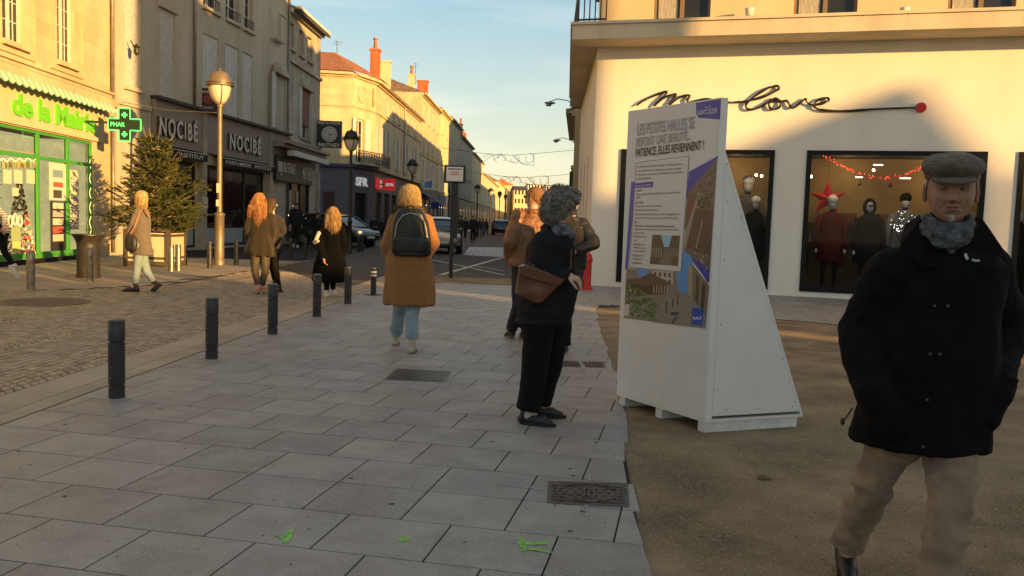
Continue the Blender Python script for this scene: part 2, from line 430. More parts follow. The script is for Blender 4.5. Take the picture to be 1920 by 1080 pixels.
# two bands of long kerb stones between the cobbles and the slabs
b = MB()
for off, w, ln in ((0.02, .17, .8), (.20, .34, 1.0)):
    t = -6
    while t < 14.0:
        l = ln * rs.uniform(.85, 1.15); tt = 1 + rs.uniform(-.1, .1); b.cc = (tt, tt * .98, tt * .94)
        p0 = V((K0[0], K0[1], 0)) + kd * t; nn = V((-kd.y, kd.x, 0))
        q = [p0 + nn * off, p0 + kd * (l - .008) + nn * off, p0 + kd * (l - .008) + nn * (off + w), p0 + nn * (off + w)]
        b.add([(p.x, p.y, TOPZ + .001) for p in q] + [(p.x, p.y, -.01) for p in q], [(0, 1, 2, 3), (0, 4, 5, 1), (1, 5, 6, 2), (2, 6, 7, 3), (3, 7, 4, 0)])
        t += l
tag(b.obj('kerb_band', PAVE), kind='structure')
# cobbles laid in segmental arcs
b = MB(); Wd = 1.25; dr = .105; nst = 13
ex = V((math.cos(R(-3)), math.sin(R(-3)), 0)); ey = V((-ex.y, ex.x, 0))
nn = V((-kd.y, kd.x, 0)); base = V((K0[0], K0[1], 0)) + nn * .55
LB = [(-13, 3), (-11.2, 11), (-9.4, 13.2), (-7.6, 14.4), (-6.5, 16), (-6.15, 24.2), (-6.1, 26)]
def lb(Y):
    for (x0, y0), (x1, y1) in zip(LB, LB[1:]):
        if Y <= y1: return x0 + (x1 - x0) * (Y - y0) / (y1 - y0)
    return 0
for col in range(0, 9):
    for k in range(-20, 175):
        y0 = -3 + k * dr
        for i in range(nst):
            def arc(xx): return .34 * (1 - (2 * xx - 1) ** 2)
            x0 = i / nst; x1 = (i + 1) / nst; j = rs.uniform(-.012, .012)
            g2 = .006
            P = []
            for (xx, yy) in ((x0, 0), (x1, 0), (x1, dr), (x0, dr)):
                sx = (1 if xx == x0 else -1) * g2; sy = (1 if yy == 0 else -1) * g2
                w = base - ex * 0 + nn * ((col + 1 - xx) * Wd) + kd * (y0 + yy + sy + arc(xx)) + kd * j * .5
                w = w - nn * sx
                P.append(w)
            c = (P[0] + P[2]) / 2
            if c.y < 2.5 or c.x < lb(c.y) or c.x < -11.0: continue
            if c.y > 17.1 + (c.x + 3.6) * -2.0: continue
            if c.x / c.y < -.66 or c.y > 24: continue
            t = 1 + rs.uniform(-.25, .22); b.cc = (t * rs.uniform(.95, 1.1), t, t * rs.uniform(.9, 1.02))
            z = .004 + rs.uniform(-.003, .003); cc = c
            top = [p + (cc - p) * .14 for p in P]
            b.add([(p.x, p.y, z) for p in top] + [(p.x, p.y, z - .009) for p in P], [(0, 1, 2, 3), (0, 4, 5, 1), (1, 5, 6, 2), (2, 6, 7, 3), (3, 7, 4, 0)])
tag(b.obj('cobble_street', COB, recalc=True), kind='structure')
sheet('cobble_bed', [(-14, 1), (-3.2, 1), (-2.8, 14.9), (-3.6, 17.1), (-6.1, 24.2), (-9.6, 24.2), (-14, 14)], -.003, mat('cobble_joint', (.07, .055, .04), .95))
# pavement by the pharmacy, long slabs
b = MB()
for k in range(0, 44):
    for i in range(0, 14):
        x0 = -12.2 + i * .6 + (.3 if k % 2 else 0); y0 = 8 + k * .42; c = (x0 + .3, y0 + .2)
        if c[1] > 26 or c[0] > lb(c[1]) - .12 or c[0] > -6.2: continue
        t = 1 + rs.uniform(-.08, .08); b.cc = (t, t, t)
        b.add([(x0 + .004, y0 + .004, .006), (x0 + .596, y0 + .004, .006), (x0 + .596, y0 + .416, .006), (x0 + .004, y0 + .416, .006)], [(0, 1, 2, 3)])
tag(b.obj('pavement', PAVE, recalc=False), kind='structure')
sheet('pavement_bed', [(-13, 7), (-12.2, 7.0), (-9.4, 13.0), (-7.7, 14.3), (-6.6, 16), (-6.2, 26), (-12.2, 26)], .001, mat('pale_joint', (.12, .1, .075), .9))
# loose stones on the gravel
b = MB()
for i in range(9000):
    u = rs.random() ** 1.5; Y = 2.4 + 9 * u; X = rs.uniform(.7, .75 * Y + .3)
    if X < rb(Y) + .03 - (.22 if rs.random() < .06 else 0): continue
    r = rs.uniform(.002, .006) * (1.7 if rs.random() < .06 else 1); a = rs.uniform(0, 6)
    t = rs.uniform(.45, 1.7); b.cc = (t, t * .93, t * .8)
    pts = [(X + r * math.cos(a + q * 1.57) * rs.uniform(.7, 1.3), Y + r * math.sin(a + q * 1.57) * rs.uniform(.7, 1.3), -.006) for q in range(4)] + [(X, Y, -.006 + r * rs.uniform(.6, 1.1))]
    if X < rb(Y) + .03: pts = [(q[0], q[1], q[2] + .0105) for q in pts]
    b.add(pts, [(0, 1, 4), (1, 2, 4), (2, 3, 4), (3, 0, 4)])
tag(b.obj('loose_stones', mat('pebble', (.24, .2, .15), .8, attr=True), recalc=False), 'small pale stones scattered over the sandy ground', 'stones', kind='stuff')

# paint marks on slabs
GP = mat('green_spray_paint', (0.24, 0.50, 0.09), 0.7, var=.35, vscale=40)
def sprayed(m, sc, lo, hi):
    n = m.node_tree; b_ = n.nodes['Principled BSDF']; t_ = n.nodes.new('ShaderNodeTexCoord'); z_ = n.nodes.new('ShaderNodeTexNoise'); z_.inputs['Scale'].default_value = sc; z_.inputs['Detail'].default_value = 6; r_ = n.nodes.new('ShaderNodeValToRGB')
    r_.color_ramp.elements[0].position = lo; r_.color_ramp.elements[1].position = hi; n.links.new(t_.outputs['Object'], z_.inputs['Vector']); n.links.new(z_.outputs['Fac'], r_.inputs[0]); n.links.new(r_.outputs[0], b_.inputs['Alpha'])
sprayed(GP, 70, .30, .44)
sprayed(WHITE_P, 9, .3, .5)
def paint(pols, label, z=.0062, m=GP, cat='paint mark'):
    b = MB()
    for k, pl in enumerate(pols): b.poly([(lambda p: (p.x, p.y, z + .0008 * k))(G(*q)) for q in pl])
    return tag(b.obj('paint_mark', m), label, cat)
paint([[(537, 997), (551, 995), (545, 1012), (540, 1021), (529, 1019), (530, 1012)], [(511, 1004), (531, 1009), (530, 1013), (512, 1006)]], 'green sprayed arrow mark with a bent tail, leftmost of the green marks')
paint([[(758 + 11 * math.cos(a), 1013.5 + 4.5 * math.sin(a)) for a in [i * math.pi / 8 for i in range(16)]]], 'small green painted oval dot between the two sprayed arrows')
paint([[(970, 1011), (984, 1010), (985, 1020), (989, 1034), (979, 1037), (974, 1026)], [(984, 1019), (1027, 1017), (1027, 1023), (984, 1025)], [(990, 1029), (1038, 1038), (1036, 1041), (989, 1033)]], 'green sprayed T shaped mark on the slab nearest the gravel')
WP = mat('faded_white_paint', (0.36, 0.35, 0.33), 0.8, var=.35, vscale=25); sprayed(WP, 60, .34, .55)
paint([[(1095, 948), (1104, 948), (1104, 970), (1094, 970)]], 'short faded white stroke just below the patterned iron cover', m=WP)
paint([[(1101, 890), (1108, 890), (1109, 906), (1103, 906)], [(927, 908), (1022, 918), (1022, 922), (928, 910)]], 'thin white survey line and tick above left of the patterned iron cover', m=WP)
paint([[(1088, 676), (1098, 690), (1092, 696), (1084, 680)], [(1091, 691), (1096, 690), (1099, 700), (1094, 700)]], 'white tick crossing the small iron cover beside the gravel', m=WP, z=.014)
paint([[(1084, 607), (1112, 607), (1113, 611), (1085, 611)]], 'white painted dash on the slabs near the far gravel edge', m=WP)
# gum spots and grit on slabs
b = MB()
for i in range(260):
    Y = 2.7 + 9 * rs.random() ** 1.3; X = rs.uniform(-3.0, rb(Y) - .05); r = rs.uniform(.003, .016) * (1 if rs.random() < .3 else .45)
    b.poly([(X + r * math.cos(a) * 1.1, Y + r * math.sin(a), .0052) for a in [q * .785 for q in range(8)]])
tag(b.obj('gum_spots', mat('gum', (.07, .068, .065), .8)), 'dark gum spots and grit speckling the grey slabs', 'gum spots', kind='stuff')
# iron covers
IRON = mat('cast_iron', (0.12, 0.10, 0.085), 0.6, metal=.3, var=.3, vscale=12, bump=.4, bscale=60)
IRON2 = mat('steel_grating', (0.13, 0.12, 0.105), 0.5, metal=.4, var=.2, vscale=10)
def quadcorners(pts, z=.006): return [(lambda p: V((p.x, p.y, z)))(G(*q)) for q in pts]
def cover(pts, label, style):
    q = quadcorners(pts, .007); c = (q[0] + q[1] + q[2] + q[3]) / 4
    t = thing('iron_cover', label, 'iron cover', (c.x, c.y, 0))
    b = MB(); off = V((c.x, c.y, 0))
    def bil(u, v, z=0): return q[0] * (1 - u) * (1 - v) + q[1] * u * (1 - v) + q[2] * u * v + q[3] * (1 - u) * v + V((0, 0, z))
    lift = .004
    b.add([bil(0, 0), bil(1, 0), bil(1, 1), bil(0, 1)] + [bil(.03, .05), bil(.97, .05), bil(.97, .95), bil(.03, .95)], [(0, 1, 5, 4), (1, 2, 6, 5), (2, 3, 7, 6), (3, 0, 4, 7)])
    b.obj('frame', IRON2, t, off=off)
    b = MB(); b.add([bil(.035, .06, -.001), bil(.965, .06, -.001), bil(.965, .94, -.001), bil(.035, .94, -.001)], [(0, 1, 2, 3)])
    if style == 'ribs':
        for i in range(26):
            u = .05 + i * .9 / 26
            b.hexa([bil(u, .08, 0), bil(u + .016, .08, 0), bil(u + .016, .92, 0), bil(u, .92, 0), bil(u, .08, .004), bil(u + .016, .08, .004), bil(u + .016, .92, .004), bil(u, .92, .004)])
    else:
        n = 17 if style == 'chev' else 20; m = 6
        for i in range(n):
            for j in range(m):
                u = .06 + i * .88 / n; v = .1 + j * .8 / m
                if style == 'chev' and ((u + .02 - .5) / .36) ** 2 + ((v + .05 - .5) / .36) ** 2 < 1:
                    if (i + j) % 2: continue
                s = .02 if i % 2 else -.02
                b.hexa([bil(u, v + .02 + s, 0), bil(u + .04, v + .02 - s, 0), bil(u + .04, v + .07 - s, 0), bil(u, v + .07 + s, 0), bil(u, v + .02 + s, .005), bil(u + .04, v + .02 - s, .005), bil(u + .04, v + .07 - s, .005), bil(u, v + .07 + s, .005)])
        if style == 'chev':
            for i in range(40):
                a0 = i / 40 * 6.2832; a1 = (i + 1) / 40 * 6.2832
                P = lambda a, r, z: bil(.5 + .37 * r * math.cos(a), .5 + .37 * r * math.sin(a), z)
                b.hexa([P(a0, 1, 0), P(a1, 1, 0), P(a1, 1.07, 0), P(a0, 1.07, 0), P(a0, 1, .008), P(a1, 1, .008), P(a1, 1.07, .008), P(a0, 1.07, .008)])
            for u in (.44, .5, .56):
                b.hexa([bil(u, .3, 0), bil(u + .02, .3, 0), bil(u + .02, .7, 0), bil(u, .7, 0), bil(u, .3, .008), bil(u + .02, .3, .008), bil(u + .02, .7, .008), bil(u, .7, .008)])
    b.obj('lid', IRON if style != 'ribs' else IRON2, t, off=off)
cover([(1025, 945), (1180, 953), (1177, 908), (1028, 904)], 'brown cast iron cover with chevron pattern and central ring beside the gravel', 'chev')
cover([(1051, 688), (1137, 691), (1134, 679), (1052, 677)], 'narrow iron cover behind the curly haired woman, crossed by a white tick', 'dots')
cover([(719, 713), (836, 718), (847, 697), (743, 692)], 'ribbed steel grating cover in the slabs behind the camel coat woman', 'ribs')
# round worn cover in the cobbles
c = G(82, 567); b = MB()
b.lathe([(.62, .0), (.62, .012), (.56, .012), (.55, .009), (0.01, .009)], 36, Matrix.Translation((c.x, c.y, 0)), cap=False)
for i in range(10):
    for j in range(10):
        x = (i - 4.5) * .1; y = (j - 4.5) * .1
        if x * x + y * y < .26: b.box((c.x + x - .03, c.y + y - .03, .008), (c.x + x + .03, c.y + y + .03, .012))
tag(b.obj('manhole_cover', IRON), 'large round dark manhole cover in the cobbles at the left', 'manhole cover')
# fallen leaf on the gravel
p = G(1434, 897, 0); b = MB()
pr = [(0, 0), (.02, .018), (.045, .012), (.06, .03), (.075, .01), (.1, .004), (.07, -.012), (.045, -.02), (.02, -.01)]
b.add([(p.x - .05 + x, p.y + y * 1.4, .002 + .012 * math.sin(x * 40)) for x, y in pr] + [(p.x, p.y, .018)], [(i, (i + 1) % 9, 9) for i in range(9)])
tag(b.obj('fallen_leaf', mat('dead_leaf', (.1, .06, .03), .8)), 'curled brown fallen leaf lying on the gravel', 'leaf')
# ------------------------------------------------------------ buildings
ST_W = stone_mat('warm_limestone', (0.56, 0.45, 0.28), stain=.18)
ST_G = stone_mat('grey_limestone', (0.48, 0.42, 0.33), stain=.35)
ST_C = stone_mat('cream_limestone', (0.48, 0.42, 0.32), stain=.25, block=(.7, .3))
PL_G = stone_mat('grey_beige_render', (0.50, 0.44, 0.345), k=.01, stain=.22, joint=.99)
PL_C = stone_mat('cream_render', (0.60, 0.50, 0.32), k=.01, stain=.15, joint=.99)
PL_Y = stone_mat('yellow_render', (0.62, 0.53, 0.30), k=.01, stain=.12, joint=.99)
WHT = stone_mat('white_render', (0.80, 0.765, 0.69), k=.006, stain=.07, block=(2.4, 5), joint=.985, bump=.05)
BRICK = stone_mat('red_brick', (0.42, 0.13, 0.06), k=.25, stain=.3, block=(.22, .075), joint=1.3)
TILE = mat('roof_tile', (0.36, 0.14, 0.055), .8, var=.45, vscale=9, bump=.8, bscale=25, stretch=(1, .25, 1))
SLATE = mat('dark_roof', (0.075, 0.065, 0.06), .8, var=.35, vscale=4, bump=.5, bscale=20)
ROOFB = mat('brown_roof', (0.15, 0.105, 0.075), .8, var=.45, vscale=5, bump=.6, bscale=20)
GLS = mat('window_pane', (0.02, 0.02, 0.02), .12, spec=.35, var=.4, vscale=1.2)
WHF = mat('white_frame', (0.60, 0.57, 0.50), .55, var=.1, vscale=8)
SHUT = mat('grey_white_shutter', (0.52, 0.50, 0.46), .6, var=.12, vscale=6)
DARKM = mat('dark_metal', (0.035, 0.033, 0.032), .5, metal=.2, var=.2, vscale=9)
STEEL = mat('steel', (0.33, 0.29, 0.24), .32, metal=.85, var=.15, vscale=20)
ZINC = mat('zinc_pipe', (0.25, 0.23, 0.20), .5, metal=.5, var=.2, vscale=6)
BLK = mat('black_paint', (0.014, 0.013, 0.013), .4)
CURT = mat('net_curtain', (0.35, 0.32, 0.27), .9, var=.3, vscale=14, stretch=(4, 4, .5))
def uvfac(o, d):
    """planar 'fac' UVs: along x·d, z up; roofs use same"""
    me = o.data; uv = me.uv_layers.new(name='fac'); d = V(d); mw = o.matrix_world
    for l in me.loops:
        c = me.vertices[l.vertex_index].co; p = me.polygons
    for pl in me.polygons:
        n = pl.normal; nn = V((0, 0, 1)).cross(n)
        ax = nn.normalized() if nn.length > .3 else d
        for li in pl.loop_indices:
            c = me.vertices[me.loops[li].vertex_index].co
            uv.data[li].uv = (c.dot(ax), c.z if nn.length > .3 else c.dot(V((-d.y, d.x, 0))))
class Fac:
    def __init__(s, p0, p1, root, mt):
        s.p0 = V((p0[0], p0[1], 0)); s.p1 = V((p1[0], p1[1], 0)); s.d = (s.p1 - s.p0).normalized(); s.len = (s.p1 - s.p0).length
        n = V((s.d.y, -s.d.x, 0)); mid = (s.p0 + s.p1) / 2
        s.n = n if n.dot(-mid) > 0 else -n
        s.root = root; s.mt = mt; s.off = root.location.copy() if root else V((0, 0, 0))
        s.holes = []
    def pt(s, a, z, o=0.0): return s.p0 + s.d * a + s.n * o + V((0, 0, z))
    def sz(s, x, y):
        r = ray(x, y); o = V((0, 0, CAMH)); t = (s.p0 - o).dot(s.n) / r.dot(s.n); p = o + r * t
        return ((p - s.p0).dot(s.d), p.z)
    def rect(s, x0, y0, x1, y1):
        """pixel rect: left edge top (x0,y0); right edge bottom (x1,y1)"""
        a0, z1 = s.sz(x0, y0); a1, z0 = s.sz(x1, y1); return (min(a0, a1), min(z0, z1), max(a0, a1), max(z0, z1))
    def M(s, a, z, o=0.0):
        # letters: x along the reading direction as seen from outside, y up
        x = s.d if s.d.cross(V((0, 0, 1))).dot(s.n) > 0 else -s.d
        return fr(s.pt(a, z, o), x, (0, 0, 1))
    def box(s, mb, a0, z0, o0, a1, z1, o1):
        P = s.pt; mb.hexa([P(a0, z0, o0), P(a1, z0, o0), P(a1, z0, o1), P(a0, z0, o1), P(a0, z1, o0), P(a1, z1, o0), P(a1, z1, o1), P(a0, z1, o1)]); return mb
    def part(s, name, mt, boxes, parent=None, auto=None):
        if name in ('shutter', 'pilaster', 'moulding', 'door_trim', 'lintel', 'sill', 'letter') and len(boxes) > 1:
            for q in boxes: o = s.part(name, mt, [q], parent, auto)
            return o
        b = MB()
        for q in boxes: s.box(b, *q)
        o = b.obj(name, mt, parent or s.root, off=s.off, auto=auto)
        uvfac(o, s.d); return o
    def wall(s, z0, z1, holes, depth=.22, a0=0, a1=None, back=7.0, name='wall', mt=None, sides=True, gable=None):
        a1 = s.len if a1 is None else a1
        xs = sorted({a0, a1} | {min(max(h[0], a0), a1) for h in holes} | {min(max(h[2], a0), a1) for h in holes})
        zs = sorted({z0, z1} | {min(max(h[1], z0), z1) for h in holes} | {min(max(h[3], z0), z1) for h in holes})
        b = MB()
        for i in range(len(xs) - 1):
            for j in range(len(zs) - 1):
                if xs[i + 1] - xs[i] < 1e-5 or zs[j + 1] - zs[j] < 1e-5: continue
                cx, cz = (xs[i] + xs[i + 1]) / 2, (zs[j] + zs[j + 1]) / 2
                if any(h[0] < cx < h[2] and h[1] < cz < h[3] for h in holes): continue
                b.poly([s.pt(xs[i], zs[j]), s.pt(xs[i + 1], zs[j]), s.pt(xs[i + 1], zs[j + 1]), s.pt(xs[i], zs[j + 1])])
        for h in holes:
            h = (max(h[0], a0), max(h[1], z0), min(h[2], a1), min(h[3], z1)); P = s.pt; d = -depth
            b.poly([P(h[0], h[1]), P(h[0], h[3]), P(h[0], h[3], d), P(h[0], h[1], d)])
            b.poly([P(h[2], h[1]), P(h[2], h[3]), P(h[2], h[3], d), P(h[2], h[1], d)])
            b.poly([P(h[0], h[3]), P(h[2], h[3]), P(h[2], h[3], d), P(h[0], h[3], d)])
            if h[1] > z0 + .01: b.poly([P(h[0], h[1]), P(h[2], h[1]), P(h[2], h[1], d), P(h[0], h[1], d)])
        if sides:
            P = s.pt
            b.poly([P(a0, z0), P(a0, z0, -back), P(a0, z1, -back), P(a0, z1)]); b.poly([P(a1, z0), P(a1, z0, -back), P(a1, z1, -back), P(a1, z1)])
            b.poly([P(a0, z0, -back), P(a1, z0, -back), P(a1, z1, -back), P(a0, z1, -back)])
            b.poly([P(a0, z1 - .05, -.02), P(a1, z1 - .05, -.02), P(a1, z1 - .05, -back), P(a0, z1 - .05, -back)])
            # floor slab behind: keeps light out of the upper rooms
        o = b.obj(name, mt or s.mt, s.root, off=s.off, recalc=False); uvfac(o, s.d); return o
    def roof(s, z, rise, mt, over=.35, back=7.0, a0=None, a1=None, name='roof', th=.12):
        a0 = -0.0 if a0 is None else a0; a1 = s.len if a1 is None else a1
        b = MB(); P = s.pt; h = back / 2; k = rise / h
        for (o0, zz0, o1, zz1) in ((over, z - over * k, -h, z + rise), (-back - over, z - over * k, -h, z + rise)):
            b.hexa([P(a0, zz0, o0), P(a1, zz0, o0), P(a1, zz1, o1), P(a0, zz1, o1), P(a0, zz0 + th, o0), P(a1, zz0 + th, o0), P(a1, zz1 + th, o1), P(a0, zz1 + th, o1)])
        # gable ends
        for a in (a0 + .01, a1 - .01): b.poly([P(a, z, 0), P(a, z, -back), P(a, z + rise, -h)])
        o = b.obj(name, mt, s.root, off=s.off); uvfac(o, s.d); return o
    def chimney(s, a, o, z0, z1, w, dd, mt, pots=1, parent=None):
        b = MB(); s.box(b, a - w / 2, z0, o - dd / 2, a + w / 2, z1, o + dd / 2); s.box(b, a - w / 2 - .06, z1, o - dd / 2 - .06, a + w / 2 + .06, z1 + .12, o + dd / 2 + .06)
        c = b.obj('chimney', mt, parent or s.root, off=s.off); uvfac(c, s.d)
        if pots:
            b = MB()
            for i in range(pots):
                p = s.pt(a - w / 2 + w * (i + .5) / pots, z1 + .12, o); b.lathe([(.15, 0), (.12, .25), (.12, .5), (.15, .52), (.15, .6)], 12, Matrix.Translation(p))
            b.obj('chimney_pot', TILE, c, off=s.off)
        return c
    def window(s, r, kind='casement', depth=.2, cols=2, rows=4, sill=True, frame=None, shutter=None, fr_w=.055, bars=.022, mtf=None):
        a0, z0, a1, z1 = r; d = -depth; frame = mtf or WHF
        bx = [(a0, z0, d - .01, a0 + fr_w, z1, d + .04), (a1 - fr_w, z0, d - .01, a1, z1, d + .04), (a0 + fr_w, z1 - fr_w, d - .01, a1 - fr_w, z1, d + .04), (a0 + fr_w, z0, d - .01, a1 - fr_w, z0 + fr_w, d + .04)]
        if kind == 'casement':
            m = (a0 + a1) / 2; bx.append((m - .045, z0 + fr_w, d - .005, m + .045, z1 - fr_w, d + .045))
            for i in range(1, cols):
                for sd_ in (0, 1):
                    l = (a0 + fr_w, m + .045)[sd_]; rr = (m - .045, a1 - fr_w)[sd_]; c = l + (rr - l) * i / cols; bx.append((c - bars / 2, z0 + fr_w, d, c + bars / 2, z1 - fr_w, d + .02))
            for j in range(1, rows):
                z = z0 + fr_w + (z1 - z0 - 2 * fr_w) * j / rows
                bx.append((a0 + fr_w, z - bars / 2, d + .002, m - .045, z + bars / 2, d + .018)); bx.append((m + .045, z - bars / 2, d + .002, a1 - fr_w, z + bars / 2, d + .018))
        w = s.part('window', frame, bx)
        b = MB(); b.poly([s.pt(a0, z0, d), s.pt(a1, z0, d), s.pt(a1, z1, d), s.pt(a0, z1, d)]); b.obj('pane', GLS, w, off=s.off, recalc=False)
        if sill: s.part('sill', s.mt, [(a0 - .08, z0 - .12, .005, a1 + .08, z0 - .004, .12)], w)
        if shutter: shutter(s, r, w)
        return w
    def blind(s, r, mt=SHUT, name='shutter', slat=.055, depth=.06, louvres=True):
        a0, z0, a1, z1 = r; b = MB(); s.box(b, a0, z0, -depth - .03, a1, z1, -depth)
        if louvres:
            n = max(4, int((z1 - z0) / slat)); 
            for i in range(n):
                z = z0 + (z1 - z0) * i / n; s.box(b, a0 + .04, z + .006, -depth, a1 - .04, z + (z1 - z0) / n * .62, -depth + .016)
        o = b.obj(name, mt, s.root, off=s.off); uvfac(o, s.d); return o
def cornice(F, z, parts=((.0, .1, .12), (.1, .22, .28)), mt=None, a0=0, a1=None, name='cornice'):
    a1 = F.len if a1 is None else a1
    return F.part(name, mt or F.mt, [(a0, z + l, .004, a1, z + h - .003, o) for l, h, o in parts])
def sign_text(F, txt, x0, y0, x1, y1, m, parent, o=.05, depth=.03, bold=.02, name='lettering', shear=0, spacing=1.0):
    """text box given by its left-middle and right-middle pixel and pixel cap height at centre: (x0,y0)-(x1,y1) are top-left and bottom-right"""
    a0, z1 = F.sz(x0, y0); a1, z0 = F.sz(x1, y1)
    xc = (x0 + x1) / 2; 
    return a0, z0, a1, z1

LINE = [(-11.0, 8.0), (-11.0, 23.2), (-11.0, 25.6), (-10.45, 39.0), (-10.25, 45.0)]
# ---- pharmacy
rt = thing('pharmacy_building', 'limestone pharmacy with green shop front, white casements and a striped awning', 'building', (-11.5, 17, 0))
F = Fac((-11.05, 9.0), (-12.0, 25.5), rt, ST_W)
w1 = F.rect(2, -120, 48, 98); w2 = F.rect(106, -75, 141, 126)
shopA = F.sz(0, 300)[0] - 3.2; sA0 = 3.5; sA1, zt = F.sz(175, 262); zt = 3.25
def zrow(F, pts): return [F.sz(*p) for p in pts]
up = [(w1[0], 5.15, w1[2], 7.5), (w2[0], 5.15, w2[2], 7.5), (w1[0] - 4.4, 5.15, w1[0] - 3.2, 7.5)]
up2 = [(a, 9.1, c, 11.1) for a, _, c, _ in up]
shop = (sA0, 0.12, sA1, zt)
F.wall(0, 12.2, up + up2 + [shop])
for r in up: F.window(r, rows=5, cols=2, fr_w=.07, depth=.17)
for r in up2: F.window(r, rows=4, cols=2, fr_w=.07)
# raised panels round the windows, string courses and corner chain
fb = []
for r in up:
    for q in ((r[0] - .42, 4.88, r[0] - .34, 7.8), (r[2] + .34, 4.88, r[2] + .42, 7.8)): fb.append((q[0], q[1], .003, q[2], q[3], .05))
    fb.append((r[0] - .34, 4.88, .003, r[2] + .34, 4.96, .05))
F.part('moulding', ST_W, fb)
cornice(F, 4.62, ((0, .09, .09), (.09, .16, .16)))
F.part('string_course', ST_W, [(0, 4.36, .004, F.len, 4.52, .22), (0, 4.52, .004, F.len, 4.6, .13)])
cornice(F, 11.9, ((0, .12, .15), (.12, .3, .4)))
F.roof(12.2, 2.2, SLATE)
# shopfront: green frame, panes, interior
GRN = mat('green_frame', (0.06, 0.30, 0.045), .45, var=.08, vscale=5)
GRND = mat('green_frame_deep', (0.03, 0.17, 0.04), .45)
fw = .09; bx = []
xs = [sA0, F.sz(-70, 300)[0], F.sz(76, 300)[0], F.sz(132, 300)[0], sA1]
for a in xs: bx.append((a - fw / 2, .12, -.14, a + fw / 2, zt, -.04))
zb = 2.56
for a, c in zip(xs, xs[1:]):
    for z, h in ((.12, .14), (zb, .09), (zt - .07, .07)): bx.append((a + fw / 2 + .001, z, -.13, c - fw / 2 - .001, z + h, -.05))
sf = F.part('shopfront', GRN, bx)
b = MB(); b.poly([F.pt(sA0, .12, -.1), F.pt(sA1, .12, -.1), F.pt(sA1, zt, -.1), F.pt(sA0, zt, -.1)]); b.obj('pane', glass_mat('shop_glass', (.72, .78, .66), .02), sf, off=F.off, recalc=False)
# interior box
INW = mat('shop_interior', (0.55, 0.50, 0.36), .8, var=.3, vscale=3, emit=(1.0, .85, .50), es=.22)  # walls emit a warm glow in place of the shop's lamps
b = MB(); P = F.pt; D = -2.6
b.poly([P(sA0, .1, D), P(sA1, .1, D), P(sA1, 3.3, D), P(sA0, 3.3, D)]); b.poly([P(sA0, .1, -.15), P(sA1, .1, -.15), P(sA1, .1, D), P(sA0, .1, D)])
b.poly([P(sA0, 3.1, -.15), P(sA1, 3.1, -.15), P(sA1, 3.3, D), P(sA0, 3.3, D)]); b.poly([P(sA1, .1, -.15), P(sA1, .1, D), P(sA1, 3.3, D), P(sA1, 3.3, -.15)])
b.obj('interior_wall', INW, sf, off=F.off, recalc=False)
rsh = random.Random(11)
b = MB()
cols = [(.5, .5, .45), (.1, .35, .1), (.45, .08, .06), (.1, .15, .3), (.5, .35, .08), (.7, .65, .5), (.04, .1, .05)]
for k in range(6):
    F.box(b, sA0, .5 + k * .36, D + .02, sA1 - .5, .53 + k * .36, D + .35)
    for i in range(60):
        b.cc = rsh.choice(cols); a = sA0 + .1 + rsh.random() * (sA1 - sA0 - .8); F.box(b, a, .535 + k * .36, D + .05, a + rsh.uniform(.05, .14), .535 + k * .36 + rsh.uniform(.1, .26), D + rsh.uniform(.15, .32))
    b.cc = (.4, .4, .35)
b.obj('shelf', mat('shelf_goods', (1, 1, 1), .6, attr=True), sf, off=F.off)
# posters, stickers and ornaments on the glass
b = MB(); b.cc = (.65, .6, .5)
def stick(x0, y0, x1, y1, c, o=-.085):
    r = F.rect(x0, y0, x1, y1); b.cc = c; b.poly([P(r[0], r[1], o), P(r[2], r[1], o), P(r[2], r[3], o), P(r[0], r[3], o)])
for x in (13, 33, 56): stick(x, 318, x + 16, 345, (.62, .56, .40))
stick(98, 304, 130, 376, (.62, .6, .52), -.083); stick(105, 318, 124, 334, (.2, .3, .38), -.08); stick(106, 341, 124, 352, (.5, .1, .08), -.08); stick(106, 356, 122, 372, (.07, .07, .06), -.08)
stick(100, 377, 129, 470, (.03, .03, .03), -.083)
for i, c in enumerate([(.6, .57, .5), (.45, .42, .38), (.62, .6, .5), (.5, .1, .08), (.55, .5, .4)]): stick(105, 380 + i * 15, 125, 392 + i * 15, c, -.08)
stick(135, 318, 154, 430, (.66, .62, .5), -.083)
for i in range(70):
    x = rsh.uniform(136, 153); y = rsh.uniform(320, 428); stick(x, y, x + 1.6, y + 2.5, (.03, .03, .03), -.079)
stick(0, 278, 72, 288, (.45, .32, .12)); 
for i in range(90):
    x = rsh.uniform(-4, 74); stick(x, rsh.uniform(298, 310), x + 2, 315, rsh.choice([(.5, .4, .1), (.1, .3, .08), (.6, .55, .4)]), -.079)
stick(30, 352, 42, 368, (.6, .56, .42)); stick(28, 425, 46, 452, (.3, .4, .2)); stick(30, 452, 46, 474, (.6, .55, .2))
b.obj('poster', mat('paper_print', (1, 1, 1), .6, attr=True), sf, off=F.off, recalc=False)
b = MB()
for i in range(150):
    t = i / 149; x = 173.5 - 1.5 * math.sin(t * 40); y = 300 + t * 175; a, z = F.sz(x, y); b.ell(F.pt(a, z, -.06), .010, 6, 4)
b.obj('fairy_lights', mat('gold_light', (.5, .35, .1), .4, emit=(1, .7, .25), es=1.2), sf, off=F.off); b = MB()
for i in range(110):
    t = i / 109; a, z = F.sz(-2 + t * 76, 300 + 3 * math.sin(t * 30)); b.ell(F.pt(a, z, -.06), .009, 6, 4)
b.obj('fairy_lights', mat('gold_light', (.5, .35, .1), .4, emit=(1, .7, .25), es=1.2), sf, off=F.off)
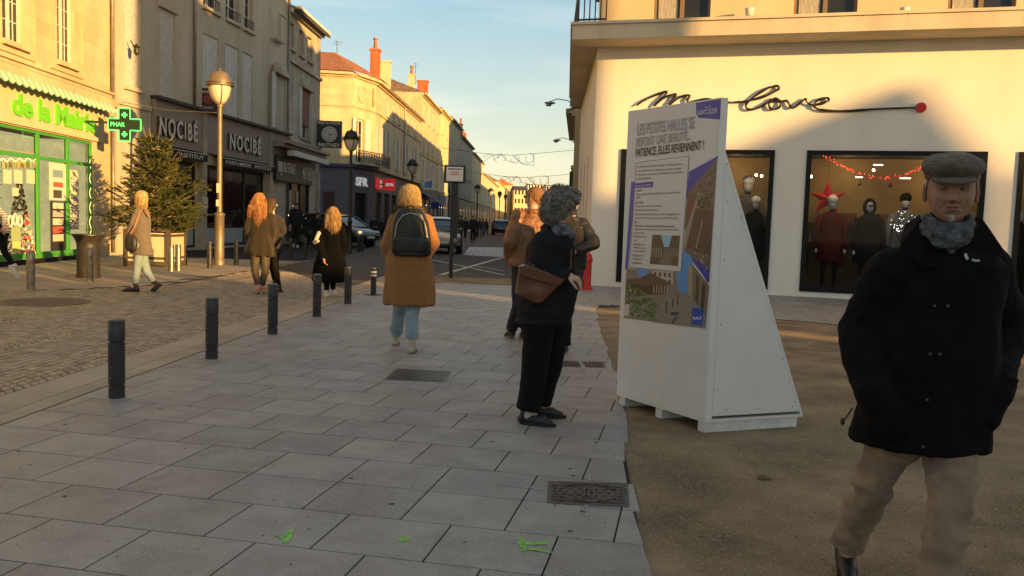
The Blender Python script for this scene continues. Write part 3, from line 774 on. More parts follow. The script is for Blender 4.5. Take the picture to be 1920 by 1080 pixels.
# white "o2o" shapes on the window
b = MB()
for (x, y) in ((25, 415), (34, 412), (43, 415)):
    a, z = F.sz(x, y)
    pts = [F.pt(a + .13 * math.cos(q) * .7, z + .13 * math.sin(q), -.07) for q in [k * .45 for k in range(15)]]; b.tube(pts, .025, 6)
b.obj('window_ornament', WHF, sf, off=F.off)
# fascia panel + lettering
r0 = F.sz(0, 168)[1]
fa = F.part('fascia', PL_C, [(sA0 - .2, 3.28, .004, F.sz(190, 230)[0], 4.12, .07)])
LG = mat('green_letters', (0.14, 0.50, 0.015), .5, emit=(.2, .9, .02), es=.03)
aL, zL = F.sz(15, 205); aR, zR = F.sz(173, 228)
text_mesh('de la Mairie', F.M((aL + aR) / 2, 3.74, .07), width=abs(aR - aL), height=.52, depth=.05, bold=.035, mats=LG, parent=fa, off=F.off)
# scalloped awning valance
b = MB(); aw0 = sA0 - 1; aw1 = F.sz(198, 190)[0]; n = int((aw1 - aw0) / .30)
AW1 = mat('awning_cloth', (0.42, 0.55, 0.42), .8, attr=True)
for i in range(n):
    for q in range(4):
        x0 = aw0 + (i + q / 4) * .30; x1 = x0 + .075
        f0 = .07 * math.sin(math.pi * q / 4); f1 = .07 * math.sin(math.pi * (q + 1) / 4)
        b.cc = (1.0, 1.0, .95) if q in (0, 3) else (.62, .85, .72)
        b.hexa([P(x0, 4.16 - f0, .42), P(x1, 4.16 - f1, .42), P(x1, 4.16 - f1, .43), P(x0, 4.16 - f0, .43), P(x0, 4.36, .26), P(x1, 4.36, .26), P(x1, 4.36, .27), P(x0, 4.36, .27)])
b.obj('awning', AW1, rt, off=F.off)
F.part('step', PAVE, [(sA0, 0.0, -.02, sA1, .118, .12)])
# downpipe at the party wall
b = MB(); b.tube([F.pt(F.len - .1, 4.3, .09), F.pt(F.len - .1, 12, .09)], .05, 10); b.tube([F.pt(F.len - .1, .1, .09), F.pt(F.len - .1, 4.1, .09)], .045, 10); b.obj('downpipe', ZINC, rt, off=F.off, smooth=True)

# green cross
cp = F.sz(234, 235); cz = cp[1]; ca = cp[0]
crs = thing('pharmacy_cross', 'green lit pharmacy cross projecting from the wall above the fir tree', 'pharmacy sign', (-11.8, 24, 0))
Mx = fr(W(235, 234, 23.6), (1, 0.05, 0), (0, 0, 1))
GD = mat('sign_black', (.012, .03, .018), .35); GE = mat('green_neon', (.1, .7, .2), .5, emit=(.02, .9, .10), es=1.1); GL = mat('green_led', (.1, .6, .2), .5, emit=(.04, .9, .14), es=.7)
def crossp(w, l, z0, z1, mb):
    pts = [(-w, -l), (w, -l), (w, -w), (l, -w), (l, w), (w, w), (w, l), (-w, l), (-w, w), (-l, w), (-l, -w), (-w, -w)]
    n = 12; mb.add([(x, y, z0) for x, y in pts] + [(x, y, z1) for x, y in pts], [tuple(reversed(range(n))), tuple(range(n, 2 * n))] + [(i, (i + 1) % n, n + (i + 1) % n, n + i) for i in range(n)], Mx)
o_ = crs.location
b = MB(); Mx = Mx @ Matrix.Scale(.93, 4); crossp(.165, .47, -.1, .06, b); b.obj('cross_body', GD, crs, off=o_)
b = MB(); pts = [(-.165, -.47), (.165, -.47), (.165, -.165), (.47, -.165), (.47, .165), (.165, .165), (.165, .47), (-.165, .47), (-.165, .165), (-.47, .165), (-.47, -.165), (-.165, -.165), (-.165, -.47)]
for p, q in zip(pts, pts[1:]): b.tube([Mx @ V((p[0], p[1], .07)), Mx @ V((q[0], q[1], .07))], .014, 6)
b.obj('neon_tube', GE, crs, off=o_)
text_mesh('PHAR', Mx @ Matrix.Translation((-.19, 0, .075)), width=.42, height=.13, depth=.002, bold=.02, mats=GL, parent=crs, off=o_)
b = MB()
for yy in (.28, -.28):
    for q in [(-.03, -.08, .03, .08), (-.08, -.03, .08, .03)]: b.box((q[0], yy + q[1], .066), (q[2], yy + q[3], .072), Mx)
b.obj('led_cross', GL, crs, off=o_)
b = MB(); b.tube([Mx @ V((-.47, .05, -.02)), V((-11.9, 23.5, (Mx @ V((0, .05, 0))).z))], .03, 6); b.obj('bracket', DARKM, crs, off=o_)

# ---- perfume shop building (brown fascia)
rt = thing('perfumery_building', 'grey rendered building with brown shop fascia, white shutters and a joint down its wall', 'building', (-11.0, 31, 0))
F = Fac((-11.85, 25.5), (-10.45, 39.3), rt, PL_G); P = F.pt
H2 = 12.4
wins = [F.rect(300, -20, 328, 175), F.rect(236, -60, 264, 160)]
wz0 = 5.1; wz1 = 7.75
A = lambda x, y=200: F.sz(x, y)[0]
w = [(A(234), wz0, A(262), 7.9), (A(299), wz0, A(328), 7.9), (A(380), wz0, A(409), wz1), (A(422), wz0 - .02, A(447), wz1), (A(455), wz0, A(473), wz1)]
ww = [(a[0], 8.7, a[2], 10.3) for a in w]
sh = [(A(283), .1, A(370), 3.1), (A(380), .1, A(498), 3.1)]
F.wall(0, H2, w + ww + sh, depth=.2)
for i, r in enumerate(w):
    F.blind(r, louvres=i < 2, slat=.07)
    if i >= 2: F.part('shutter', SHUT, [(r[0] + (r[2] - r[0]) * k / 4 + .01, r[1] + .02, -.058, r[0] + (r[2] - r[0]) * (k + 1) / 4 - .01, r[3] - .02, -.045) for k in range(4)])
    F.part('sill', PL_G, [(r[0] - .1, r[1] - .12, .004, r[2] + .1, r[1] - .003, .1)])
    if i < 2: F.part('lintel', PL_G, [(r[0] - .12, r[3] + .003, .004, r[2] + .12, r[3] + .16, .09)])
for r in ww: F.window(r, rows=3, cols=1)
F.part('window_bar', DARKM, [(r[0] - .02, r[1] + .35, .04, r[2] + .02, r[1] + .38, .07) for r in ww] + [(r[0] + (r[2] - r[0]) * k / 7 - .008, r[1] + .05, .045, r[0] + (r[2] - r[0]) * k / 7 + .008, r[1] + .35, .06) for r in ww for k in range(8)])
cornice(F, H2 - .3, ((0, .12, .15), (.12, .3, .42)))
F.roof(H2, 2.2, SLATE)
b = MB(); aj = A(362, 120)
b.tube([P(aj, 5.1, .07), P(aj, H2, .07)], .05, 10); b.tube([P(F.len - .12, .2, .07), P(F.len - .12, H2, .07)], .05, 10)
b.obj('downpipe', ZINC, rt, off=F.off, smooth=True)
BRN = mat('brown_fascia', (0.25, 0.205, 0.17), .6, var=.06, vscale=4)
a0, a1 = A(283), F.len - .3
fa = F.part('fascia', BRN, [(a0, 3.5, .01, A(370, 280), 4.92, .16), (A(380, 280), 3.5, .01, a1, 4.92, .16)])
F.part('fascia_flashing', DARKM, [(a0 - .05, 4.924, .005, a1 + .1, 5.02, .34)])
F.part('pilaster', ST_G, [(A(371, 300), .0, .005, A(379, 300), 4.92, .19), (A(499, 300), 0, .005, A(504, 300), 4.9, .19)])
F.part('moulding', PL_G, [(.0, 4.5, .004, a0 - .06, 4.66, .07)])
LT = mat('pale_letters', (.60, .55, .47), .45, var=.1)
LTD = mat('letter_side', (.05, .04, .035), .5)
for (x0, x1) in ((284, 358), (418, 479)):
    al, ar = A(x0, 245), A(x1, 265); ac = (al + ar) / 2
    fr_z = 4.13
    text_mesh('NOCIBÉ', F.M(ac, fr_z + .03, .165), width=(ar - al) * .97, height=.74, depth=.09, bold=.03, mats=LTD, parent=fa, off=F.off, name='letter_shadow_gap', spacing=1.25)  # dark letter bodies behind the pale faces
    text_mesh('NOCIBÉ', F.M(ac, fr_z + .03, .257), width=(ar - al) * .97, height=.74, depth=.012, bold=.02, mats=LT, parent=fa, off=F.off, spacing=1.25)
# awning strips with lettering
AWB = mat('black_awning', (.02, .018, .018), .8)
for (x0, x1, t) in ((292, 370, 'INSTITUT'), (398, 498, 'PARFUMERIE   INSTITUT')):
    al, ar = A(x0, 290), A(x1, 300)
    aw = F.part('awning', AWB, [(al, 3.14, .36, ar, 3.38, .39)])
    b = MB(); b.hexa([P(al, 3.385, .36), P(ar, 3.385, .36), P(ar, 3.49, .02), P(al, 3.49, .02), P(al, 3.405, .36), P(ar, 3.405, .36), P(ar, 3.495, .02), P(al, 3.495, .02)]); b.obj('awning_top', AWB, aw, off=F.off)
    F.part('awning_rail', mat('rail_light', (.5, .5, .48), .4), [(al, 3.382, .39, ar, 3.41, .42)], aw)
    text_mesh(t, F.M((al + ar) / 2 + (.25 if t == 'INSTITUT' else 0), 3.265, .392), width=(ar - al) * (.62 if t == 'INSTITUT' else .88), height=.14, depth=.003, bold=.01, mats=LT, parent=aw, off=F.off)
# shop windows: posters behind glass with frosted base
FRO = mat('frosted_film', (.34, .38, .37), .5, var=.06)
for (l, r_) in ((A(283), A(370)), (A(380), A(498))):
    n = 3 if r_ - l > 4 else 2
    for i in range(n):
        c0 = l + (r_ - l) * i / n; c1 = l + (r_ - l) * (i + 1) / n
        wf = F.part('shop_window', DARKM, [(c0, .1, -.16, c0 + .06, 3.09, -.08), (c1 - .06, .1, -.16, c1, 3.09, -.08), (c0 + .06, 2.97, -.16, c1 - .06, 3.09, -.08), (c0 + .06, .1, -.16, c1 - .06, .2, -.08)])
        b = MB(); b.poly([P(c0, .1, -.12), P(c1, .1, -.12), P(c1, 3.05, -.12), P(c0, 3.05, -.12)]); b.obj('pane', glass_mat('shop_glass_dark', (.6, .6, .58), .08), wf, off=F.off, recalc=False)
        b = MB(); b.poly([P(c0 + .06, .2, -.115), P(c1 - .06, .2, -.115), P(c1 - .06, .78, -.115), P(c0 + .06, .78, -.115)]); b.obj('frosted_film', FRO, wf, off=F.off, recalc=False)
        b = MB()
        if l < A(300): pal = [(.05, .04, .03), (.06, .02, .02)]
        else: pal = [(.20, .02, .02), (.28, .10, .10), (.16, .06, .06)]
        b.cc = pal[i % len(pal)]
        b.poly([P(c0 + .1, .97, -.3), P(c1 - .1, .97, -.3), P(c1 - .1, 2.7, -.3), P(c0 + .1, 2.7, -.3)])
        for k in range(26):
            b.cc = rsh.choice([(.45, .32, .30), (.5, .06, .05), (.08, .02, .02), (.55, .5, .45), (.3, .05, .05)])
            x = rsh.uniform(c0 + .15, c1 - .3); z = rsh.uniform(1.0, 2.5); s1 = rsh.uniform(.04, .22); s2 = rsh.uniform(.03, .2)
            q = rsh.uniform(-.1, .1)
            b.poly([P(x, z, -.298 + k * .001), P(x + s1, z + q, -.298 + k * .001), P(x + s1 * .8, z + s2 + q, -.298 + k * .001), P(x + .02, z + s2, -.298 + k * .001)])
        b.obj('poster', mat('paper_print', (1, 1, 1), .6, attr=True), wf, off=F.off, recalc=False)
OR = mat('orange_poster', (.75, .27, .05), .6)
ol, orr = A(381.5, 350), A(392, 350)
F.part('orange_poster', OR, [(ol, 1.75 + .07 * k, -.11, orr, 1.80 + .07 * k, -.10) for k in range(5)] + [(ol, 1.02 + .07 * k, -.11, orr, 1.07 + .07 * k, -.10) for k in range(7)])
F.part('notice', LT, [(A(481 - 111 + 0, 350) - .0, 1.5, .191, A(374, 350) + .25, 1.9, .2)])
b = MB(); b.poly([P(-.2, 0, -2.5), P(F.len, 0, -2.5), P(F.len, 3.3, -2.5), P(-.2, 3.3, -2.5)]); b.poly([P(0, 3.3, -.21), P(F.len, 3.3, -.21), P(F.len, 3.3, -2.5), P(0, 3.3, -2.5)])
b.obj('interior_wall', mat('dim_interior', (.08, .05, .04), .9, emit=(1, .6, .35), es=.012), rt, off=F.off, recalc=False)
# small projecting sign with red star burst
sg = thing('hanging_sign', 'small dark projecting sign with a red starburst beside the street lamp head', 'shop sign', (-10.8, 32, 0))
o_ = sg.location; ccn = W(390, 187, 31.0); Ms = fr(ccn, (1, .1, 0), (0, 0, 1))
hw = .33; hh = .40
b = MB(); b.box((-hw, -hh, -.05), (hw, hh, .05), Ms); b.obj('board', mat('plum_board', (.035, .022, .03), .5), sg, off=o_)
text_mesh('NOCIBÉ', Ms @ Matrix.Translation((0, .28, .052)), width=.54, height=.11, depth=.002, bold=.02, mats=LT, parent=sg, off=o_)
text_mesh("L'Institut", Ms @ Matrix.Translation((0, -.27, .052)), width=.36, height=.09, depth=.002, mats=LT, parent=sg, off=o_)
b = MB()
for i in range(12):
    a = i * math.pi / 6; b.tube([Ms @ V((.04 * math.cos(a), .02 + .04 * math.sin(a), .055)), Ms @ V((.17 * math.cos(a), .02 + .17 * math.sin(a), .055))], .009, 5)
b.obj('starburst', mat('pink_red', (.65, .10, .14), .5), sg, off=o_)
b = MB(); b.tube([Ms @ V((-hw, .2, 0)), Ms @ V((-hw - .35, .2, 0))], .02, 6); b.tube([Ms @ V((-hw, -.2, 0)), Ms @ V((-hw - .35, -.2, 0))], .02, 6); b.obj('bracket', WHF, sg, off=o_)
# wall lantern hook on the lit strip
p = W(256, 95, 26.0); b = MB(); b.ell(p, (.09, .09, .15), 10, 8); b.tube([p, p + V((-.2, .05, .3))], .02, 6); b.lathe([(.12, 0), (.02, .1)], 10, Matrix.Translation(p + V((0, 0, .1))))
tag(b.obj('wall_lantern', DARKM), 'small dark lantern fixed high on the sunlit strip of wall', 'wall lamp')

# ---- jeweller's building
rt = thing('jeweller_building', 'stone corner building with dark jewellery shop front, pink blind and overhanging eaves', 'building', (-10.4, 42, 0))
F = Fac((-10.45, 39.3), (-10.3, 45.0), rt, ST_G); P = F.pt
Z = lambda x, y: F.sz(x, y)[1]
A = lambda x, y=200: F.sz(x, y)[0]
H3 = 10.7
wt = [(A(a), 8.95, A(c), 10.1) for a, c in ((514, 525), (539, 550), (559, 568), (575, 584))]
wm = [(A(515), 5.1, A(534), 7.45), (A(565), 5.1, A(581), 7.45)]
shp = (A(514), .1, A(583), 2.85)
F.wall(0, H3, wt + wm + [shp], back=8)
for r in wt: F.window(r, rows=3, cols=1)
for i, r in enumerate(wm):
    F.window(r, rows=4, cols=1, mtf=WHF)
    F.part('lintel', ST_G, [(r[0] - .2, r[3] + .005, .004, r[2] + .2, r[3] + .22, .18), (r[0] - .1, r[3] + .22, .004, r[2] + .1, r[3] + .42, .1)])
r = wm[1]; F.blind((r[0], r[1] + .65, r[2], r[3]), mt=mat('pink_blind', (.30, .135, .115), .7), louvres=True, name='blind')
F.part('string_course', ST_G, [(0, 8.3, .004, F.len, 8.45, .12), (0, 4.75, .004, F.len, 4.9, .15)])
F.part('shutter', SHUT, [(r[0] - .42, r[1], .01, r[0] - .03, r[3], .05) for r in wm] )
cornice(F, H3 - .2, ((0, .12, .2), (.12, .26, .55)), mt=WHF)
F.roof(H3 + .05, 2.0, SLATE, over=.5, back=8)
aw = F.part('shop_cornice', ZINC, [(A(512), 4.45, .01, A(596), 4.56, .72), (A(512), 4.3, .01, A(596), 4.44, .5)])
F.part('awning_box', WHF, [(A(525), 3.98, .35, A(594), 4.22, .68)])
DG = mat('dark_green_front', (.02, .024, .022), .45)
fa = F.part('fascia', DG, [(A(514), 2.86, .01, A(583), 3.95, .13)])
text_mesh('BIJOUTERIE', F.M((A(518) + A(546)) / 2 + .1, 3.40, .133), width=A(549) - A(517), height=.60, depth=.03, bold=-.005, mats=LT, parent=fa, off=F.off)
text_mesh('MATHEY', F.M((A(562) + A(583)) / 2, 3.40, .133), width=A(581) - A(562), height=.60, depth=.03, bold=-.005, mats=LT, parent=fa, off=F.off)
F.part('quoin', ST_C, [(F.len - .45, .3 * k, .005, F.len + .02, .3 * k + .27, .05 + .03 * (k % 2)) for k in range(12)])
F.part('shopfront', DG, [(shp[0] + (shp[2] - shp[0]) * k / 4 - .05, .1, -.15, shp[0] + (shp[2] - shp[0]) * k / 4 + .05, 2.85, -.05) for k in range(5)] + [(shp[0] + .051, .1, -.15, shp[2] - .051, .6, -.08)])
F.part('door_trim', WHF, [(A(549), .6, -.14, A(549) + .07, 2.5, -.04), (A(562), .6, -.14, A(562) + .07, 2.5, -.04)])
b = MB(); b.poly([P(shp[0], .1, -.12), P(shp[2], .1, -.12), P(shp[2], 2.84, -.12), P(shp[0], 2.84, -.12)]); b.obj('pane', GLS, rt, off=F.off, recalc=False)
# display lights in the window
b = MB()
for i in range(10):
    a = shp[0] + .4 + i * .45; b.ell(F.pt(a, 1.5 + .3 * math.sin(i * 2), -.1), (.03, .03, .03), 6, 4)
b.obj('display_light', mat('warm_spot', (.5, .4, .3), .4, emit=(1, .75, .45), es=2.0), rt, off=F.off)
# projecting clock sign
ck = thing('clock_sign', 'dark square projecting clock sign lettered for a jeweller with a pale dial', 'clock sign', (-9.6, 45.5, 0))
o_ = ck.location; ctr = W(618.5, 252, 44.5); Mc = fr(ctr, (1, .03, 0), (0, 0, 1)); k = 44.5 / 1600; hw = 22 * k; hh = 24.5 * k
b = MB(); b.box((-hw, -hh, -.12), (hw, hh, .12), Mc); b.obj('board', mat('petrol_board', (.018, .026, .03), .4), ck, off=o_)
text_mesh('BIJOUTERIE', Mc @ Matrix.Translation((0, hh - .13, .122)), width=hw * 1.85, height=.19, depth=.01, bold=.02, mats=LT, parent=ck, off=o_)
text_mesh('MATHEY', Mc @ Matrix.Translation((0, -hh + .13, .122)), width=hw * 1.8, height=.19, depth=.01, bold=.02, mats=LT, parent=ck, off=o_)
b = MB(); b.lathe([(.001, .0), (.39, .0), (.40, .03), (.36, .04)], 32, Mc @ Matrix.Translation((0, 0, .12)), cap=False)
b.lathe([(.001, .035), (.37, .035)], 32, Mc @ Matrix.Translation((0, 0, .12)), cap=False); b.obj('dial', mat('clock_dial', (.50, .49, .45), .5), ck, off=o_, recalc=True)
b = MB()
for i in range(12):
    a = i * math.pi / 6; T = Mc @ Matrix.Rotation(a, 4, 'Z'); b.box((-.014, .26, .16), (.014, .33, .168), T)
for ang, l, w_ in ((-100, .19, .03), (-183, .28, .022)):
    T = Mc @ Matrix.Rotation(R(ang), 4, 'Z'); b.box((-w_ / 2, -.04, .17), (w_ / 2, l, .18), T)
b.obj('clock_hand', BLK, ck, off=o_)
b = MB(); b.tube([Mc @ V((-hw, .3, 0)), Mc @ V((-hw - .35, .3, 0))], .03, 6); b.tube([Mc @ V((-hw, -.3, 0)), Mc @ V((-hw - .35, -.3, 0))], .03, 6); b.obj('bracket', DARKM, ck, off=o_)

# ---- phone shop corner building: side wall facing the camera, chamfered corner, street front
PH = thing('corner_building', 'cream corner building with round attic window, orange tiled roof and a wrought iron balcony', 'building', (-9.5, 63, 0))
c0 = (-20.0, 56.5); 
A0 = W(597, 300, 57.5); A1 = W(661, 300, 58.5); A2 = W(703, 300, 61.5)
Fs = Fac((A0.x - 6, 57.2), (A1.x, 58.5), PH, ST_W); Fc = Fac((A1.x, 58.5), (A2.x, 61.5), PH, ST_W)
ENDX = -9.6 + .025 * 21
def xl(px, x0=-9.9, y0=61.5, k=.026):   # point on the left street line seen at image column px
    t = (px - 960 - .0) / FPX; Y = (x0 - k * y0) / (t - k); return V((x0 + k * (Y - y0), Y, 0))
x0 = A2.x
def xs_(px, z=8.0):
    # solve with the real camera
    lo, hi = 55.0, 600.0
    for _ in range(50):
        m = (lo + hi) / 2; p = V((x0 + .027 * (m - 61.5), m, z)); q = p - V((0, 0, CAMH)); sx = 960 + FPX * q.dot(_rt) / q.dot(_fw)
        if sx < px: lo = m
        else: hi = m
    return (x0 + .027 * (lo - 61.5), lo)
Hc = 11.0
BLUEG = mat('grey_blue_shopfront', (.105, .10, .125), .6, var=.1)
# side wall
for (Fx, hol) in ((Fs, []), (Fc, [(Fc.sz(667, 250)[0], 5.0, Fc.sz(683, 250)[0], 8.05)])):
    Fx.wall(4.7, Hc, hol, sides=False)
    Fx.wall(0, 4.7, [(Fx.sz(662, 400)[0] + .2, .1, Fx.sz(688, 400)[0], 3.0)] if Fx is Fc else [], sides=False, mt=BLUEG, name='shop_wall')
    cornice(Fx, Hc - .28, ((0, .12, .15), (.12, .3, .4)))
    Fx.part('string_course', ST_W, [(0, 8.75, .004, Fx.len, 8.87, .1)])
    Fx.part('shop_cornice', mat('blue_ledge', (.05, .06, .12), .5), [(0, 4.7, .004, Fx.len, 4.9, .3)])
r = Fc.window((Fc.sz(667, 250)[0], 5.0, Fc.sz(683, 250)[0], 8.05), rows=3, cols=1, fr_w=.12)
Fc.part('shutter', SHUT, [(Fc.sz(660.5, 250)[0], 5.0, .01, Fc.sz(667, 250)[0] - .03, 8.05, .06), (Fc.sz(683, 250)[0] + .04, 5.0, .01, Fc.sz(694, 250)[0], 8.05, .06)])
# round attic window
a, z = Fc.sz(679, 177); b = MB(); T = Fc.M(a, z, .0); b.lathe([(.62, -.05), (.62, .08), (.46, .08), (.44, .01)], 28, T, cap=False); rw = b.obj('round_window', ST_W, PH, off=PH.location); uvfac(rw, Fc.d)
b = MB(); b.lathe([(.001, .012), (.455, .012)], 28, T, cap=False); b.obj('pane', mat('pale_infill', (.45, .38, .26), .7), rw, off=PH.location)
b = MB(); P = Fc.pt
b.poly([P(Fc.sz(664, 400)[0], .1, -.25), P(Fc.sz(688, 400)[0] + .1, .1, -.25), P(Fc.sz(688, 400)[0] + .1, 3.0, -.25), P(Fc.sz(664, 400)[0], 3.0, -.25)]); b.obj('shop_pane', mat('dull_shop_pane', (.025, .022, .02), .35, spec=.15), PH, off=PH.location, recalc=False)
b = MB(); b.poly([Fs.pt(Fs.sz(605, 400)[0], 1.2, .01), Fs.pt(Fs.sz(627, 400)[0], 1.2, .01), Fs.pt(Fs.sz(627, 400)[0], 3.0, .01), Fs.pt(Fs.sz(605, 400)[0], 3.0, .01)]); b.obj('side_window', mat('maroon_panel', (.05, .018, .02), .4), PH, off=PH.location, recalc=False)
# street front
e1 = xs_(788); Fm = Fac((x0, 61.5), e1, PH, ST_W)
Am = lambda x, y=200: Fm.sz(x, y)[0]
wt = [(Am(a), 9.1, Am(a) + 1.0, 10.4) for a in (702, 725, 737, 747, 764, 777)]
wm = [(Am(a), 5.3, Am(a) + 1.15, 7.9) for a in (708, 725.5, 744, 762, 779)]
Fm.wall(4.7, Hc, wt + wm, back=9, depth=.10); Fm.wall(0, 4.7, [(Am(705) + .3 + i * 3.4, .1, Am(705) + 3.0 + i * 3.4, 3.2) for i in range(6)], back=9, mt=BLUEG, name='shop_wall')
for i, r in enumerate(wt + wm):
    if i in (0,): Fm.blind(r, mt=ST_W, louvres=False)
    else: Fm.window(r, rows=3, cols=1, depth=.075)
Fm.part('shutter', SHUT, [(r[0] - .55, r[1], .01, r[0] - .02, r[3], .06) for r in wm] + [(r[2] + .02, r[1], .01, r[2] + .55, r[3], .06) for r in wm])
for i in range(6):
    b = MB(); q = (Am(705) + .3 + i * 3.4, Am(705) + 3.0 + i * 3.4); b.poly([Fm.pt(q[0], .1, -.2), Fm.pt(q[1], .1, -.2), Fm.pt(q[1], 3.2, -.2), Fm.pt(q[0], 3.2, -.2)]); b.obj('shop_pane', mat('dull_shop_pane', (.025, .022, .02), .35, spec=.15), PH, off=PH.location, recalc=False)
cornice(Fm, Hc - .28, ((0, .12, .15), (.12, .3, .4))); Fm.part('string_course', ST_W, [(0, 8.75, .004, Fm.len, 8.87, .1), (0, 4.7, .004, Fm.len, 4.9, .3)])
b = MB(); b.tube([Fm.pt(Am(758), 4.9, .1), Fm.pt(Am(758), Hc, .1)], .06, 8); b.obj('downpipe', ZINC, PH, off=PH.location)
# roofs
off = PH.location; b = MB(); z = Hc + .05; rd = 2.3
pA = Fs.pt(0, z, .5); pB = Fs.pt(Fs.len, z, .5) + V((.1, 0, 0)); pC = Fc.pt(Fc.len, z, .5); pD = Fm.pt(Am(720), z, .5)
rA = V((-14.0, 63.5, z + rd)); rB = V((-11.9, 64.5, z + rd - .1)); 
b.poly([pA, pB, V((-13.6, 64.0, z + rd)), V((-22, 63.0, z + rd))]); b.poly([pB, pC, V((-13.6, 64.0, z + rd))]); b.poly([pC, pD, V((-12.9, 68.0, z + rd)), V((-13.6, 64.0, z + rd))])
b.poly([V((-22, 63, z + rd)), V((-13.6, 64, z + rd)), V((-12.9, 68, z + rd)), V((-22, 68, z))])
o = b.obj('roof', TILE, PH, off=off); uvfac(o, V((1, 0, 0)))
Fm.roof(Hc + .05, 1.9, ROOFB, over=.4, back=9, a0=Am(720), a1=Fm.len)
def chim(px_, y0_, y1_, w_, Y, mt, par, pot=True):
    t0 = W(px_, y0_, Y); t1 = W(px_, y1_, Y); hw_ = w_ * Y / FPX / 2; b = MB(); o_ = par.location
    b.box((t0.x - hw_, Y - hw_ * .8, t1.z - 1.2), (t0.x + hw_, Y + hw_ * .8, t0.z)); b.box((t0.x - hw_ - .07, Y - hw_ * .8 - .07, t0.z), (t0.x + hw_ + .07, Y + hw_ * .8 + .07, t0.z + .14)); c_ = b.obj('chimney', mt, par, off=o_); uvfac(c_, V((1, 0, 0)))
    if pot: b = MB(); b.lathe([(.2, 0), (.15, .3), (.14, .7), (.19, .74), (.19, .85)], 12, Matrix.Translation((t0.x, Y, t0.z + .14))); b.obj('chimney_pot', TILE, c_, off=o_)
chim(704, 96, 150, 17, 67, BRICK, PH); chim(723, 118, 150, 19, 71, PL_C, PH, False)
# balcony
bal = thing('balcony_rail', 'wrought iron balcony rail with scrolls wrapping the corner above the phone shop', 'balcony', (-10.5, 59, 4))
b = MB(); bo = bal.location
def rail(Fx, s0, s1, z0, z1, out=.55):
    b.tube([Fx.pt(s0, z1, out), Fx.pt(s1, z1, out)], .03, 6); b.tube([Fx.pt(s0, z0, out), Fx.pt(s1, z0, out)], .025, 6)
    n = max(2, int((s1 - s0) / .35))
    for i in range(n + 1):
        s = s0 + (s1 - s0) * i / n; b.tube([Fx.pt(s, z0, out), Fx.pt(s, z1, out)], .016, 5)
        if i < n:
            c = s + (s1 - s0) / n / 2
            for zz in (z0 + .3, z0 + .72):
                b.tube([Fx.pt(c + .13 * math.cos(q), zz + .16 * math.sin(q), out) for q in [k * .62 for k in range(11)]], .014, 5)
rail(Fc, .2, Fc.len, 4.95, 5.85); rail(Fm, -.2, 3.2, 4.95, 5.85); b.obj('railing', DARKM, bal, off=bo)
b = MB(); Fc.box(b, .1, 4.905, .01, Fc.len + .1, 4.98, .65); b.obj('balcony_floor', ST_G, bal, off=bo)
# phone shop signs
SR = mat('sign_red', (.55, .02, .02), .5, emit=(1, .03, .03), es=.10); WL = mat('white_letters', (.75, .73, .7), .5, emit=(1, 1, 1), es=.10)
s1 = thing('phone_shop_sign', 'white capital letters on the grey corner fascia below the iron balcony', 'shop sign', (-10, 59, 3))
ac = Fc.sz(677.5, 341)
al = Fc.sz(666, 341)[0]; ar = Fc.sz(689, 341)[0]
text_mesh('SFR', Fc.M((al + ar) / 2, 3.78, .02), width=ar - al, height=.62, depth=.05, bold=.04, mats=WL, parent=s1, off=s1.location)
Fc.root = s1; Fc.off = s1.location; Fc.part('board', BLUEG, [(al - .3, 3.3, .004, ar + .3, 4.3, .018)])
s2 = thing('red_sign', 'red projecting box sign with white capitals right of the grey corner shop', 'shop sign', (-9.3, 64, 3))
Mr = fr(W(731, 346, 63.0), (1, .1, 0), (0, 0, 1)); b = MB(); b.box((-.40, -.42, -.1), (.40, .42, .1), Mr); b.obj('board', SR, s2, off=s2.location)
text_mesh('SFR', Mr @ Matrix.Translation((0, -.02, .102)), width=.62, height=.24, depth=.004, bold=.04, mats=WL, parent=s2, off=s2.location)
b = MB(); b.tube([Mr @ V((-.4, 0, 0)), Mr @ V((-.9, .0, 0))], .04, 6); b.obj('bracket', DARKM, s2, off=s2.location)
s3 = thing('red_fascia_sign', 'flat red fascia strip with a white square between the grey corner and the box sign', 'shop sign', (-9.8, 63, 3))
Fm.root = s3; Fm.off = s3.location; Fm.part('board', SR, [(.05, 3.4, .02, 2.9, 4.2, .1)]); Fm.part('emblem', WL, [(1.6, 3.55, .101, 2.2, 4.05, .115)])

def antenna(px_, y0_, y1_, Y):
    p = W(px_, y1_, Y); q = W(px_, y0_, Y); b = MB(); b.tube([p, q], .03, 5); h = q.z - p.z
    for k, l in ((.98, .5), (.9, .7), (.8, .5)): b.tube([p + V((-l / 2, 0, h * k)), p + V((l / 2, .3, h * k))], .015, 4)
    tag(b.obj('roof_antenna', DARKM), 'thin aerial on the roofs, ' + ('near the orange tiles' if px_ < 700 else 'beside the pale chimney stack'), 'antenna')
antenna(632, 76, 112, 66); antenna(779, 118, 158, 88)
